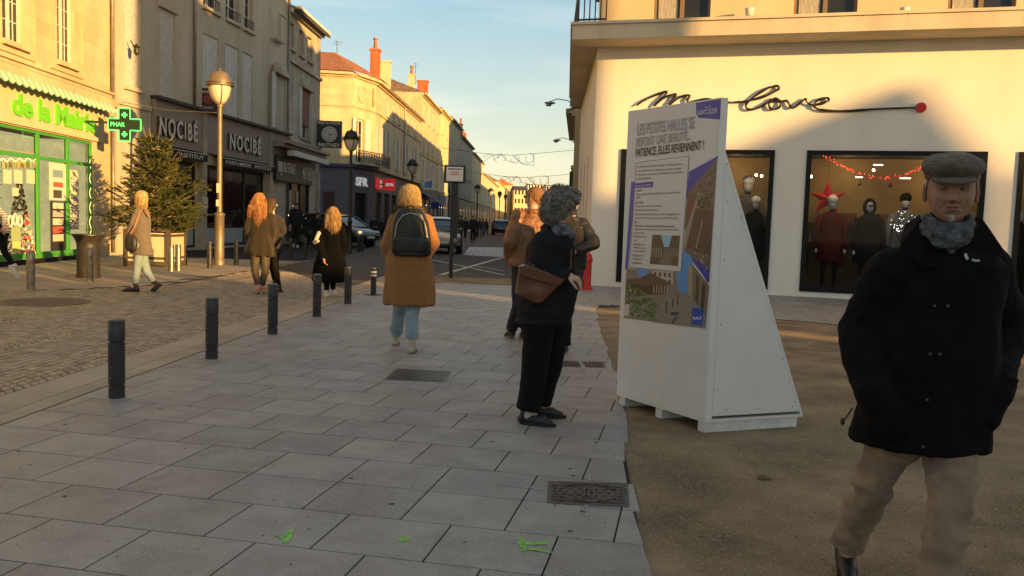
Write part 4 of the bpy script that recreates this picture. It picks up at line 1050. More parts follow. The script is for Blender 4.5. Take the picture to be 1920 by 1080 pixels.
# ---- houses further along the left side
RH = random.Random(5)
def house(pxa, pxb, H, mt, roofm, label, nwin, floors=2, rise=2.6, chim=(), seed=1, shopc=None, back=9, xoff=0.0, name='terraced_house'):
    p0 = xs_(pxa); p1 = xs_(pxb); p0 = (p0[0] + xoff, p0[1]); p1 = (p1[0] + xoff, p1[1])
    rt = thing(name, label, 'house', ((p0[0] + p1[0]) / 2, (p0[1] + p1[1]) / 2, 0), group='terraced houses down the left side of the street')
    F = Fac(p0, p1, rt, mt); L_ = F.len; fl = (H - 4.8) / floors; hol = []
    for f in range(floors):
        for i in range(nwin):
            c = L_ * (i + .5) / nwin; hol.append((c - .55, 5.2 + f * fl, c + .55, 5.2 + f * fl + (fl * .72 if f == 0 else fl * .6)))
    F.wall(0, H, hol, back=back, depth=.10)
    for r in hol:
        F.window(r, rows=3, cols=1, depth=.075)
    F.part('shutter', SHUT, [(r[0] - .5, r[1], .01, r[0] - .02, r[3], .05) for r in hol[:nwin]] + [(r[2] + .02, r[1], .01, r[2] + .5, r[3], .05) for r in hol[:nwin]])
    sc = mat('shop_' + (shopc[0] if shopc else 'dark'), shopc[1] if shopc else (.05, .045, .04), .5, var=.1)
    sf = F.part('shopfront', sc, [(.2, .1, .01, L_ - .2, .7, .1), (.2, 3.3, .01, L_ - .2, 4.3, .14)] + [(.2 + (L_ - .6) * k / 4, .7, .01, .45 + (L_ - .6) * k / 4, 3.3, .1) for k in range(5)])
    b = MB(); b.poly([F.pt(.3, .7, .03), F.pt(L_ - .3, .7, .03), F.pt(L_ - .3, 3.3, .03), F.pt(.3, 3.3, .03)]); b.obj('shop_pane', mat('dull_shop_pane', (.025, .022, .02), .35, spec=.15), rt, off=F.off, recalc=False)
    b = MB()
    for k in range(4): F.box(b, .8 + (L_ - 1.2) * k / 4, 2.7, .035, .8 + (L_ - 1.2) * k / 4 + .9, 2.8, .05)
    b.obj('shop_light', mat('shop_light', (.6, .5, .4), .5, emit=(1, .72, .42), es=.8), rt, off=F.off)
    cornice(F, H - .3, ((0, .12, .15), (.12, .3, .45))); F.part('string_course', mt, [(0, 4.5, .004, L_, 4.66, .18), (0, 4.8 + fl - .1, .004, L_, 4.8 + fl, .1)])
    F.roof(H, rise, roofm, back=back)
    for (s, o, h, w, m) in chim: F.chimney(s * L_, o, H + .2, H + h, w, .8, m, 2)
    return F
house(788.4, 822.3, 13.7, ST_W, ROOFB, 'tall cream stone house with broad party wall just past the orange roofed corner', 4, 3, 1.6)
chim(772, 142, 175, 11, 88, PL_C, bpy.data.objects['terraced_house']); chim(793, 154, 185, 19, 92, BRICK, bpy.data.objects['terraced_house'], False)
house(822.5, 840.3, 14.2, PL_Y, SLATE, 'narrow bright yellow house front catching the full sun', 2, 3, 1.2, shopc=('blue', (.03, .05, .12)))
house(840.5, 861.9, 14.6, PL_G, SLATE, 'grey stone house with dark slate roof next to the yellow front', 3, 3, 2.2)
house(862.2, 884.7, 13.8, ST_G, SLATE, 'grey house whose dark gable end shows above its neighbour with a tall dark chimney', 3, 3, 2.8, shopc=('green', (.04, .08, .05)))
chim(864, 234, 262, 7, 133, mat('dark_brick', (.08, .05, .04), .9), bpy.data.objects['terraced_house.003'])
house(884.9, 905.0, 13.2, PL_C, TILE, 'cream house with an orange brick gable stack rising beside the grey houses', 3, 3, 2.8, [(.1, -2, 3.4, 3.6, BRICK)])
house(905.3, 934.0, 11.2, PL_C, ROOFB, 'long low pale house far down the left side of the street', 5, 2, 2.4, [(.3, -3, 2.9, 1.6, BRICK)])
house(934.5, 951.0, 12.8, PL_Y, ROOFB, 'farthest sunlit pale house closing the left row', 5, 3, 2.4)
house(951.5, 966.0, 15.0, PL_C, TILE, 'distant pale block beyond the left row of houses', 6, 3, 2.4, xoff=2)
# ---- distant buildings closing the street
def block(x0, y0, x1, y1, Y, mt, label, dep=14, fl=3, nw=6, roofm=SLATE, rise=1.5):
    a = W(x0, y0, Y); c = W(x1, y0, Y); rt = thing('distant_building', label, 'building', ((a.x + c.x) / 2, Y, 0))
    F = Fac((a.x, Y), (c.x, Y + .5), rt, mt); H = a.z; hol = [(F.len * (i + .5) / nw - F.len / nw * .25, 1.5 + H / fl * f, F.len * (i + .5) / nw + F.len / nw * .25, 1.5 + H / fl * f + H / fl * .5) for f in range(fl) for i in range(nw)]
    F.wall(0, H, hol, back=dep)
    b = MB()
    for r in hol: b.poly([F.pt(r[0], r[1], -.2), F.pt(r[2], r[1], -.2), F.pt(r[2], r[3], -.2), F.pt(r[0], r[3], -.2)])
    w_ = b.obj('window_panes', GLS, rt, off=F.off, recalc=False); F.roof(H, rise, roofm, back=dep); return F
block(964, 356, 990, 400, 300, PL_C, 'sunlit distant building at the far left end of the street', fl=4, nw=4)
block(990, 346, 1024, 400, 330, WHT, 'pale flat distant building closing the street left of the curly haired woman', fl=5, nw=6, rise=.3)
block(1024, 348, 1062, 400, 310, PL_G, 'grey distant building closing the street behind the curly haired woman', fl=4, nw=7, rise=.4)
# ---- right hand row beyond the clothing shop
def rhouse(p0, p1, H, mt, roofm, label, nw, back=10):
    rt = thing('terraced_house', label, 'house', ((p0[0] + p1[0]) / 2, (p0[1] + p1[1]) / 2, 0), group='houses down the right side of the street')
    F = Fac(p0, p1, rt, mt); F.n = F.n if F.n.x < 0 else -F.n; hol = [(F.len * (i + .5) / nw - .55, z, F.len * (i + .5) / nw + .55, z + 1.8) for z in ((3.9,) if H < 7 else (4.8, 7.7)) for i in range(nw)]
    F.wall(0, H, hol, back=back)
    for r in hol: F.window(r, rows=2, cols=1)
    F.part('shopfront', DG, [(.3, 2.9, .01, F.len - .3, 3.6, .15), (.3, .1, .01, .8, 2.9, .1), (F.len - .8, .1, .01, F.len - .3, 2.9, .1)])
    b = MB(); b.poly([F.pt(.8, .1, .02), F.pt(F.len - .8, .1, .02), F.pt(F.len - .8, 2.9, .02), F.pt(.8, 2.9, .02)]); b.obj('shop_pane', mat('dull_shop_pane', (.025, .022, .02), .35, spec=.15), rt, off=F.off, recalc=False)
    cornice(F, H - .3, ((0, .12, .15), (.12, .3, .4))); F.roof(H, 2.3, roofm, back=back); return F
rhouse((2.75, 29.6), (3.5, 36), 10.7, ST_C, SLATE, 'cream fronted house right behind the white clothing shop', 2)
rhouse((2.42, 36.3), (3.35, 48.5), 6.2, PL_C, SLATE, 'low pale house between the taller ones on the right side', 4)
rhouse((3.9, 51.5), (5.4, 68), 10.4, PL_G, SLATE, 'grey house with a dark eave beyond the low pale house on the right', 6)
rhouse((5.6, 68.5), (6.9, 84), 10.4, ST_G, TILE, 'stone house third along the right side', 5)
rhouse((7.9, 95.5), (11.5, 150), 16.0, ST_G, SLATE, 'tall stone house far along the right side', 10)
rhouse((12, 150.5), (16, 210), 10.2, PL_C, ROOFB, 'pale far house on the right side near the end of the street', 12)
# ------------------------------------------------------------ clothing shop on the right
sd_ = V((.958, -.286, 0)).normalized()
st = thing('clothing_shop', 'white rendered clothing shop with black framed windows and a deep cream ledge', 'shop building', (6, 19, 0))
q0 = V((1.75, 19.53, 0)); F = Fac(q0, q0 + sd_ * 13.5, st, WHT); P = F.pt; SF = F
A = lambda x, y=290: F.sz(x, y)[0]; Z = lambda x, y: F.sz(x, y)[1]
zt = Z(1513, 282); zb = .12
wins = [(A(1165), zb, A(1453), zt), (A(1513), zb, A(1852), zt), (A(1911), zb, A(1911) + 3.0, zt)]
TOPW = 5.34
F.wall(0, TOPW, wins, depth=.12, sides=False)
Fside = Fac(q0, (2.15, 29.4), st, WHT)
slots = [(s, .3, s + .55, 3.1) for s in (2.4, 4.6, 6.8)]
Fside.wall(0, TOPW, slots, depth=.15, sides=False)
for r in slots: Fside.part('shop_window', BLK, [(r[0], r[1], -.14, r[2], r[3], -.12)])
# ledge (cornice) wrapping the corner
b = MB(); zl = TOPW; zh = 5.64
n1 = F.n * .9; n2 = Fside.n * .6
c_in = q0; c_out = q0 + F.n * .9 + Fside.n * .38
e1 = q0 + sd_ * 13.5; e2 = V((2.15, 29.4, 0))
pl = [c_out, e1 + F.n * .9, e1 - F.n * .5, e2 + V((.5, 0, 0)), e2 + Fside.n * .38]
b.add([p + V((0, 0, zl)) for p in pl] + [p + V((0, 0, zh)) for p in pl], [(0, 1, 2, 3, 4), (5, 6, 7, 8, 9)] + [(i, (i + 1) % 5, 5 + (i + 1) % 5, 5 + i) for i in range(5)])
pl2 = [p + (p - V((6, 24, 0))).normalized() * .06 for p in pl]
b.add([p + V((0, 0, zh + .002)) for p in pl2] + [p + V((0, 0, zh + .06)) for p in pl2], [(0, 1, 2, 3, 4), (5, 6, 7, 8, 9)] + [(i, (i + 1) % 5, 5 + (i + 1) % 5, 5 + i) for i in range(5)])
o = b.obj('ledge', stone_mat('cream_ledge', (.60, .53, .40), k=.01, stain=.2, block=(2, 3)), st, off=st.location); uvfac(o, sd_)
# upper storeys
HU = 11.2
Fu = Fac(q0 + sd_ * .0 + F.n * .02, q0 + sd_ * 13.5 + F.n * .02, st, PL_C); 
uw = [(Fu.sz(x0, 40)[0], Fu.sz(x0, 47)[1], Fu.sz(x1, 40)[0], 8.1) for x0, x1 in ((1224, 1331), (1487, 1606), (1775, 1903))]
uw2 = [(r[0], 9.0, r[2], 10.5) for r in uw]
Fu.wall(zh, HU, uw + uw2, back=9, depth=.16)
BRF = mat('brown_window_frame', (.20, .13, .08), .6)
for r in uw: Fu.window(r, rows=2, cols=1, depth=.12, mtf=BRF, fr_w=.06, sill=True)
for r in uw2: Fu.window(r, rows=2, cols=1, depth=.12, mtf=BRF)
for r in uw:
    m_ = (r[0] + r[2]) / 2
    b = MB(); b.poly([Fu.pt(r[0] + .1, r[1] + .08, -.118), Fu.pt(m_ - .1, r[1] + .08, -.118), Fu.pt(m_ - .1, r[3], -.118), Fu.pt(r[0] + .1, r[3], -.118)]); b.obj('curtain', CURT, st, off=st.location, recalc=False)
cornice(Fu, HU - .25, ((0, .12, .15), (.12, .28, .45)), mt=PL_C)
Fu.roof(HU, 2.4, SLATE, back=9)
b = MB(); pr0 = c_out + V((0, 0, zh + .06)) - F.n * .12 - Fside.n * .1
for k in range(16):
    p = pr0 + (e2 - q0).normalized() * k * .3; b.tube([p, p + V((0, 0, 1.0))], .014, 6)
    if k < 6: p = pr0 + sd_ * (.12 * k) ; b.tube([p, p + V((0, 0, 1.0))], .014, 6)
for zz in (.08, .95):
    b.tube([pr0 + V((0, 0, zz)), pr0 + V((0, 0, zz)) + (e2 - q0).normalized() * 4.5], .02, 6); b.tube([pr0 + V((0, 0, zz)), pr0 + V((0, 0, zz)) + sd_ * .6], .02, 6)
b.obj('railing', DARKM, st, off=st.location)
# wall lamps over the ledge
for px_ in (1405, 1692):
    a, z = Fu.sz(px_, 40); t = thing('wall_lamp', 'small cream double arm wall lamp above the ledge, ' + ('left of the two' if px_ < 1500 else 'right of the two'), 'wall lamp', Fu.pt(a, z, 0), group='wall lamps above the shop ledge')
    b = MB(); c = Fu.pt(a, z, 0)
    b.box((-.05, -.02, -.12), (.05, .02, .12), fr(c + Fu.n * .02, sd_, (0, 0, 1)) @ Matrix.Rotation(R(90), 4, 'X'))
    b.tube([c, c + Fu.n * .14 + V((0, 0, -.05)), c + Fu.n * .26 + V((0, 0, .06))], .018, 6); b.obj('arm', WHF, t, off=t.location)
    b = MB(); b.lathe([(.03, -.03), (.075, .0), (.10, .12), (.09, .14)], 12, Matrix.Translation(c + Fu.n * .26 + V((0, 0, .07)))); b.obj('lamp_shade', WHF, t, off=t.location, smooth=True)
# ground floor windows
BF = mat('black_frame', (.007, .007, .007), .5, spec=.2)
SG = glass_mat('display_glass', (.86, .86, .84), 0.0, 1.27)
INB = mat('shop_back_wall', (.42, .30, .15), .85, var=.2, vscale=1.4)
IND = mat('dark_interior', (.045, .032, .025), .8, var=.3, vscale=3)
for i, r in enumerate(wins):
    w = F.part('shop_window', BF, [(r[0], r[1], -.10, r[0] + .10, r[3], .035), (r[2] - .10, r[1], -.10, r[2], r[3], .035), (r[0] + .10, r[3] - .09, -.10, r[2] - .10, r[3], .034), (r[0] + .10, r[1], -.10, r[2] - .10, r[1] + .12, .034)])
    b = MB(); b.poly([P(r[0] + .05, zb, -.07), P(r[2] - .05, zb, -.07), P(r[2] - .05, zt, -.07), P(r[0] + .05, zt, -.07)]); b.obj('pane', SG, w, off=F.off, recalc=False)
a0, a1 = wins[0][0] - .3, 13.0; D = -3.4
b = MB()
b.poly([P(a0, .1, D), P(a1, .1, D), P(a1, 3.2, D), P(a0, 3.2, D)]); b.obj('back_wall', INB, st, off=F.off, recalc=False)
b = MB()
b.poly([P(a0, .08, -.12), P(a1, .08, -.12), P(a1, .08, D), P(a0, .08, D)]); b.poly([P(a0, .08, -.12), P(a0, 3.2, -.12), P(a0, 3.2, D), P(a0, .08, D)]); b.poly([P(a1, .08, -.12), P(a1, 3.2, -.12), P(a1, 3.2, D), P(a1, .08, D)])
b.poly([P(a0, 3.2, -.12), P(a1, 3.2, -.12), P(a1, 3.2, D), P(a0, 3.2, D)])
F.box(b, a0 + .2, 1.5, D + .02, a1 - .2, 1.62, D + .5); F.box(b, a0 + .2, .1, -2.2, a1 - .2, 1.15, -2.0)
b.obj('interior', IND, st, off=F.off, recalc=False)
# racks of clothes inside
rc = random.Random(8); b = MB()
for k in range(70):
    b.cc = rc.choice([(.02, .02, .02), (.05, .04, .03), (.12, .02, .02), (.10, .08, .06), (.03, .04, .05), (.2, .17, .12)]); a = a0 + .4 + k * .165; o_ = -2.3 - rc.random() * .3
    F.box(b, a, .45 + rc.random() * .3, o_, a + .11, 1.35, o_ + .4)
b.obj('clothes_rack', mat('dark_clothes', (1, 1, 1), .9, attr=True), st, off=F.off)
# baskets and ornaments on the back shelf
b = MB()
for x, c in ((1590, (.25, .12, .05)), (1665, (.28, .14, .06)), (1540, (.35, .25, .12)), (1640, (.1, .05, .03)), (1420, (.3, .25, .2))):
    a = A(x, 400) * 1.0 + .1; b.cc = c; F.box(b, a, 1.63, D + .1, a + .34, 1.86, D + .45)
b.obj('basket', mat('basket', (1, 1, 1), .9, attr=True), st, off=F.off)
BULB = mat('lamp_bulb', (.9, .8, .6), .4, emit=(1, .72, .38), es=14)
STRIP = mat('strip_light', (.9, .9, .9), .4, emit=(1, .75, .42), es=2.5)
b = MB()
def inpt(x, y, o):   # pixel -> point on a plane inside the shop at depth o
    r = ray(x, y); p0 = F.pt(0, 0, o); cc = V((0, 0, CAMH)); t = (p0 - cc).dot(F.n) / r.dot(F.n); return cc + r * t
for x, y in ((1418, 328), (1428, 330), (1521, 331), (1566, 286), (1680, 288), (1690, 288), (1638, 319)): b.ell(inpt(x, y, -1.6), .03, 8, 6)
b.obj('spot_lamp', BULB, st, off=F.off)
b = MB()
for x, y, l in ((1698, 334, .22), (1611, 332, .15), (1647, 309, .2)):
    p = inpt(x, y, -2.3); b.hexa([p + sd_ * s * l / 2 + F.n * o2 + V((0, 0, z)) for z in (-.011, .011) for s, o2 in ((-1, .0), (1, .0), (1, -.1), (-1, -.1))])
b.obj('strip_lamp', STRIP, st, off=F.off)
for i, (s, e) in enumerate(((wins[0][0] + 2.4, 7), (wins[1][0] + 1.0, 7), (wins[1][0] + 3.0, 7), (wins[2][0] + 1.2, 7))):
    ld = bpy.data.lights.new('shop_lamp', 'POINT'); ld.energy = e * .6; ld.color = (1, .66, .32); ld.shadow_soft_size = .12
    lo = bpy.data.objects.new('shop_lamp', ld); C.objects.link(lo); lo.location = F.pt(s, 2.85, -2.7); lo.parent = None
for i, s in enumerate((wins[1][0] + .7, wins[1][0] + 2.1, wins[0][0] + 2.9)):
    ld = bpy.data.lights.new('display_spot', 'SPOT'); ld.energy = 14; ld.color = (1, .72, .42); ld.spot_size = R(70); ld.shadow_soft_size = .05
    lo = bpy.data.objects.new('display_spot', ld); C.objects.link(lo); lo.location = F.pt(s, 3.05, -.35); lo.rotation_euler = ((F.pt(s, 1.2, -1.3) - lo.location).to_track_quat('-Z', 'Y')).to_euler()
# handwritten logo
lg = thing('shop_logo', 'black handwritten style shop lettering ending in a long line and red dot', 'shop sign', F.pt(4, 4, 0))
def q_(x, y): a, z = F.sz(1060 + x / 2.2326, 20 + y / 2.2326); return F.pt(a, z, .055)
def stroke(pts, r=.024):
    pp = [q_(*p) for p in pts]; sm = []
    for i in range(len(pp) - 1):
        a, bb, c, d = pp[max(i - 1, 0)], pp[i], pp[i + 1], pp[min(i + 2, len(pp) - 1)]
        for k in range(6):
            t = k / 6; sm.append(.5 * ((2 * bb) + (c - a) * t + (2 * a - 5 * bb + 4 * c - d) * t * t + (3 * bb - a - 3 * c + d) * t ** 3))
    sm.append(pp[-1]); n = len(sm); return sm, [r * (.45 + .55 * min(1, k / 6, (n - k) / 6)) * (1 + .22 * math.sin(k * .7)) for k in range(n)]
b = MB()
for s_ in ([(298, 400), (340, 372), (425, 340), (400, 372), (372, 402), (410, 368), (462, 350), (450, 372), (438, 394), (480, 364), (522, 356), (512, 376), (520, 394), (545, 378), (600, 372), (650, 385), (700, 384)],
           [(700, 384), (760, 380), (830, 362), (885, 335), (894, 322), (880, 317), (840, 330), (790, 362), (758, 392), (762, 412), (792, 414), (835, 394), (866, 372), (852, 392), (862, 414), (890, 410), (904, 386), (880, 369), (868, 376), (905, 380), (928, 380), (942, 402), (956, 408), (984, 386), (1004, 371), (1010, 386)],
           [(1010, 386), (1035, 396), (1075, 390), (1102, 376), (1092, 366), (1062, 374), (1040, 394), (1052, 411), (1090, 419), (1180, 421), (1300, 413), (1466, 407)]):
    p, r = stroke(s_); b.tube(p, r, 8)
b.obj('lettering', BLK, lg, off=lg.location, smooth=True)
b = MB()
for s_ in ((340, 375), (520, 370), (780, 375), (960, 405), (1180, 421), (1400, 410)): p = q_(*s_); b.tube([p, p - F.n * .05], .01, 6)
b.obj('standoff', STEEL, lg, off=lg.location)
b = MB(); c = q_(1487, 407); b.lathe([(.001, -.03), (.10, -.03), (.10, .03), (.001, .03)], 28, fr(c, sd_, (0, 0, 1)), cap=False); b.obj('dot', mat('red_dot', (.5, .02, .015), .45), lg, off=lg.location)

# mannequins, star, garland
MAN = mat('mannequin_white', (.55, .52, .48), .5)
def mannequin(x, ytop, o, coat, label, hem=.55, hood=None, hat=None, ht=1.78):
    p = inpt(x, ytop, o); base = V((p.x, p.y, .12)); h = p.z - .12; s = h / 1.78
    t = thing('mannequin', label, 'mannequin', base)
    b = MB(); f = -F.n
    Mx = fr(base, sd_, -F.n * -1) if 0 else Matrix(((sd_.x, -F.n.x, 0, base.x), (sd_.y, -F.n.y, 0, base.y), (0, 0, 1, base.z), (0, 0, 0, 1)))
    def T(x_, y_, z_): return Mx @ V((x_ * s, y_ * s, z_ * s))
    b.ell((0, 0, 1.62 * s), (.08 * s, .095 * s, .12 * s), 14, 10, Mx); b.tube([T(0, 0, 1.35), T(0, 0, 1.55)], .05 * s, 8)
    for q in (-1, 1): b.tube([T(q * .09, 0, .85), T(q * .1, 0, .45), T(q * .1, 0, .05)], [.08 * s, .05 * s, .035 * s], 8); b.tube([T(q * .27, -.05, .80), T(q * .25, -.14, .74)], [.035 * s, .02 * s], 6)
    b.lathe([(.25, -.02), (.25, 0)], 20, Mx)
    b.obj('figure', BLC, t, off=base, smooth=True)
    b = MB(); b.ell((0, 0, 1.62 * s), (.081 * s, .096 * s, .121 * s), 14, 10, Mx)
    for q in (-1, 1): b.ell(T(q * .25, -.15, .74), (.03, .03, .05), 8, 6)
    b.obj('face', MAN, t, off=base, smooth=True)
    b = MB(); prof = [(hem, .27, .2), (.9, .21, .16), (1.1, .19, .14), (1.3, .21, .13), (1.42, .18, .11), (1.48, .08, .08)]
    vs = []; n = 20
    for z, rx, ry in prof:
        for i in range(n): a = 6.2832 * i / n; vs.append(T(rx * math.cos(a) * (1 + .05 * math.sin(a * 6) * (z < 1)), ry * math.sin(a), z))
    b.add(vs, [(k * n + i, k * n + (i + 1) % n, (k + 1) * n + (i + 1) % n, (k + 1) * n + i) for k in range(len(prof) - 1) for i in range(n)] + [tuple(range(n))])
    for q in (-1, 1): b.tube([T(q * .18, 0, 1.4), T(q * .26, .02, 1.1), T(q * .27, -.05, .82)], [.075 * s, .06 * s, .05 * s], 10)
    b.obj('coat', coat, t, off=base, smooth=True)
    if hood:
        b = MB(); b.ell((0, .04 * s, 1.62 * s), (.125 * s, .12 * s, .165 * s), 14, 10, Mx); b.obj('hood', hood, t, off=base, smooth=True)
        b = MB(); b.ell((0, -.07 * s, 1.60 * s), (.06 * s, .06 * s, .085 * s), 12, 8, Mx); b.obj('face', MAN, t, off=base, smooth=True)
        b = MB(); b.box((-.05 * s, -.14 * s, 1.62 * s), (.05 * s, -.11 * s, 1.65 * s), Mx); b.obj('sunglasses', BLK, t, off=base)
    if hat:
        b = MB(); b.ell((0, 0, 1.69 * s), (.1 * s, .11 * s, .10 * s), 14, 10, Mx); b.obj('hat', hat, t, off=base, smooth=True)
    return t
WOOLW = mat('white_wool', (.62, .6, .55), .95, bump=.5, bscale=60)
REDC = mat('dark_red_cloth', (.10, .006, .006), .9); BLC = mat('black_cloth', (.006, .006, .007), .9)
mannequin(1562, 366, -.75, REDC, 'mannequin in a dark red coat and white knitted hat in front of the star', hat=WOOLW)
mannequin(1632, 372, -.75, BLC, 'hooded shop mannequin in a black coat and dark glasses behind the display glass', hood=BLC)
mannequin(1418, 368, -.8, BLC, 'mannequin in black with a pale hat in the window beside the white board', hat=WOOLW)
mannequin(1404, 330, -1.3, mat('grey_fur', (.12, .11, .1), .95, bump=1, bscale=50), 'shop mannequin in a fur trimmed hood behind the one with the pale hat', hat=WOOLW)
mannequin(1172, 330, -.8, mat('brown_coat', (.16, .09, .05), .9), 'mannequin in a brown coat in the window half hidden by the white board')
mannequin(1699, 362, -1.2, mat('light_grey_coat', (.2, .2, .2), .9), 'shop mannequin in a light grey coat and dark hat behind the old man', hat=BLC)
mannequin(1915, 390, -.8, BLC, 'shop mannequin in black at the right edge behind the old man')
sta = thing('christmas_star', 'large red folded paper star hanging in the display window', 'star decoration', inpt(1551, 372, -1.0)); c = sta.location.copy()
Ms = fr(c, sd_, (0, 0, 1)); b = MB(); pts = []
for i in range(10):
    a = math.pi / 2 + i * math.pi / 5; r_ = .40 if i % 2 == 0 else .155; pts.append((r_ * math.cos(a), r_ * math.sin(a), 0))
b.add(pts + [(0, 0, .08), (0, 0, -.08)], [(i, (i + 1) % 10, 10) for i in range(10)] + [((i + 1) % 10, i, 11) for i in range(10)], Ms); b.obj('star', mat('star_red', (.55, .015, .012), .6), sta, off=c)
b = MB(); b.tube([c + V((0, 0, .38)), c + V((0, 0, .85))], .004, 4); b.obj('string', BLK, sta, off=c)
gl = thing('tinsel_garland', 'sparkling red tinsel garland drooping across the top of the star window', 'garland', inpt(1650, 330, -.5)); o_ = gl.location.copy()
b = MB(); b2 = MB(); gp = [inpt(x, y, -.5) for x, y in ((1545, 292), (1570, 306), (1600, 322), (1630, 332), (1660, 334), (1690, 330), (1720, 318), (1745, 306))]
for i in range(len(gp) - 1):
    for k in range(60):
        p = gp[i].lerp(gp[i + 1], rc.random()); d = V((rc.gauss(0, 1), rc.gauss(0, 1), rc.gauss(0, 1))).normalized() * .05; e = d.orthogonal().normalized() * .006
        b.poly([p - e, p + e, p + d])
    for k in range(7): p = gp[i].lerp(gp[i + 1], rc.random()) + V((rc.gauss(0, .02), 0, rc.gauss(0, .02))); b2.ell(p, .008, 6, 4)
b.obj('tinsel', mat('red_tinsel', (.5, .02, .02), .3, metal=.6, emit=(1, .05, .03), es=.12), gl, off=o_, recalc=False); b2.obj('fairy_lights', mat('red_fairy', (.8, .1, .1), .4, emit=(1, .06, .04), es=3), gl, off=o_)
for x, y, c_, l in ((1612, 344, (.25, .2, .1), 'dull gold'), (1670, 347, (.4, .03, .02), 'red')):
    p = inpt(x, y, -.6); b = MB(); b.ell(p, .05, 12, 8); b.lathe([(.015, .048), (.015, .065)], 8, Matrix.Translation(p)); b.tube([p + V((0, 0, .06)), p + V((0, 0, .25))], .003, 4)
    tag(b.obj('bauble', mat('bauble_' + l.replace(' ', '_'), c_, .2, metal=.5), smooth=True), l + ' bauble hanging below the tinsel garland', 'bauble')
tt = thing('lit_twig_tree', 'small twig tree with white lights behind the glass left of the old man', 'light tree', inpt(1690, 440, -.9)); o_ = tt.location.copy(); b = MB(); b2 = MB()
for k in range(14):
    a = rc.uniform(-1, 1); e = o_ + sd_ * a * .25 + V((0, 0, rc.uniform(.05, .5))); b.tube([o_ + V((0, 0, -1.0)), o_ + V((0, 0, -.2)), e], .008, 5)
    for j in range(3): b2.ell(o_.lerp(e, .4 + .3 * j), .008, 6, 4)
b.obj('twigs', mat('twig', (.1, .08, .06), .8), tt, off=o_); b2.obj('fairy_lights', mat('white_fairy', (.9, .9, .9), .4, emit=(1, .95, .85), es=3), tt, off=o_)

# ------------------------------------------------------------ big white information board
B0 = G(1156, 736, .09); B1 = G(1322, 787, .09); B2 = G(1505, 776, .09)
ib = thing('information_board', 'tall white wedge shaped information board with a printed poster standing on the gravel', 'information board', (B1.x, B1.y, 0)); io = ib.location.copy()
B0.z = B1.z = B2.z = 0
F = Fac(B0, B1, ib, None); BP = F
ap = F.sz(1362, 200); 
ztop = W(1366, 183, B1.y).z - .0
WP_ = mat('white_board_paint', (.66, .655, .64), .55, var=.035, vscale=3, bump=.05, bscale=40)
back = (B2 - B1); bl = back.length; bd = back.normalized(); th = .055
def pv(p, z): return V((p.x, p.y, z))
b = MB(); f0 = B0; f1 = B1
b.hexa([pv(f0, .09), pv(f1, .09), pv(f1 + bd * th, .09), pv(f0 + bd * th, .09), pv(f0, ztop), pv(f1, ztop), pv(f1 + bd * th, ztop), pv(f0 + bd * th, ztop)])
b.obj('front_panel', WP_, ib, off=io)
zap = W(1364, 290, (B1 + bd * th).y).z
d0 = (B1 - B0).normalized()
for nm, base, sgn in (('side_panel', B1, -1), ('side_panel', B0, 1)):
    b = MB(); i0 = base + bd * (th + .004) + d0 * sgn * .002; i1 = base + bd * (bl - .02) + d0 * sgn * .002; w_ = d0 * sgn * .018
    b.add([pv(i0, .11), pv(i1, .11), pv(i0, zap), pv(i0 + w_, .11), pv(i1 + w_, .11), pv(i0 + w_, zap)], [(0, 1, 2), (3, 5, 4), (0, 3, 4, 1), (1, 4, 5, 2), (2, 5, 3, 0)])
    sp = b.obj(nm, WP_, ib, off=io)
    b = MB()
    if sgn < 0:
        for s, z in [(.04, .3), (.04, .75), (.04, 1.2), (.04, 1.6), (.03, 1.9), (.15, .15), (.5, .15), (.9, .15), (.93, .18), (.78, .5), (.58, 1.0), (.37, 1.5), (.2, 1.85), (.86, .33)]:
            s = min(s, (1 - (z - .1) / (zap - .1)) - .03); p = i0 + (i1 - i0) * max(s, .02) - w_ * .0; b.ell((p.x - d0.x * sgn * .002, p.y - d0.y * sgn * .002, z), .0042, 8, 5)
        b.obj('screw', DARKM, sp, off=io)
b = MB(); i0 = B1 + bd * th; i1 = B1 + bd * bl; j0 = B0 + bd * th; j1 = B0 + bd * bl
b.hexa([pv(j1, .09), pv(i1, .09), pv(i1 - bd * .02, .09), pv(j1 - bd * .02, .09), pv(j0, zap + .02), pv(i0, zap + .02), pv(i0 - bd * .001, zap - .05), pv(j0 - bd * .001, zap - .05)])
b.obj('back_panel', WP_, ib, off=io)
b = MB(); b.hexa([pv(B0 + bd * .001, .07), pv(B1 + bd * .001, .07), pv(i1, .07), pv(j1, .07), pv(B0 + bd * .001, .0885), pv(B1 + bd * .001, .0885), pv(i1, .0885), pv(j1, .0885)]); b.obj('base_plate', WP_, ib, off=io)
for t_ in (.06, .5, .955):
    c = B0.lerp(B1, t_); w_ = d0 * .035; b = MB(); g0 = c + bd * .01; g1 = c + bd * (bl - .04)
    b.hexa([pv(g0 - w_, -.004), pv(g0 + w_, -.004), pv(g1 + w_, -.004), pv(g1 - w_, -.004), pv(g0 - w_, .068), pv(g0 + w_, .068), pv(g1 + w_, .068), pv(g1 - w_, .068)])
    b.obj('foot', mat('white_batten', (.6, .59, .56), .7, var=.12, vscale=9), ib, off=io)
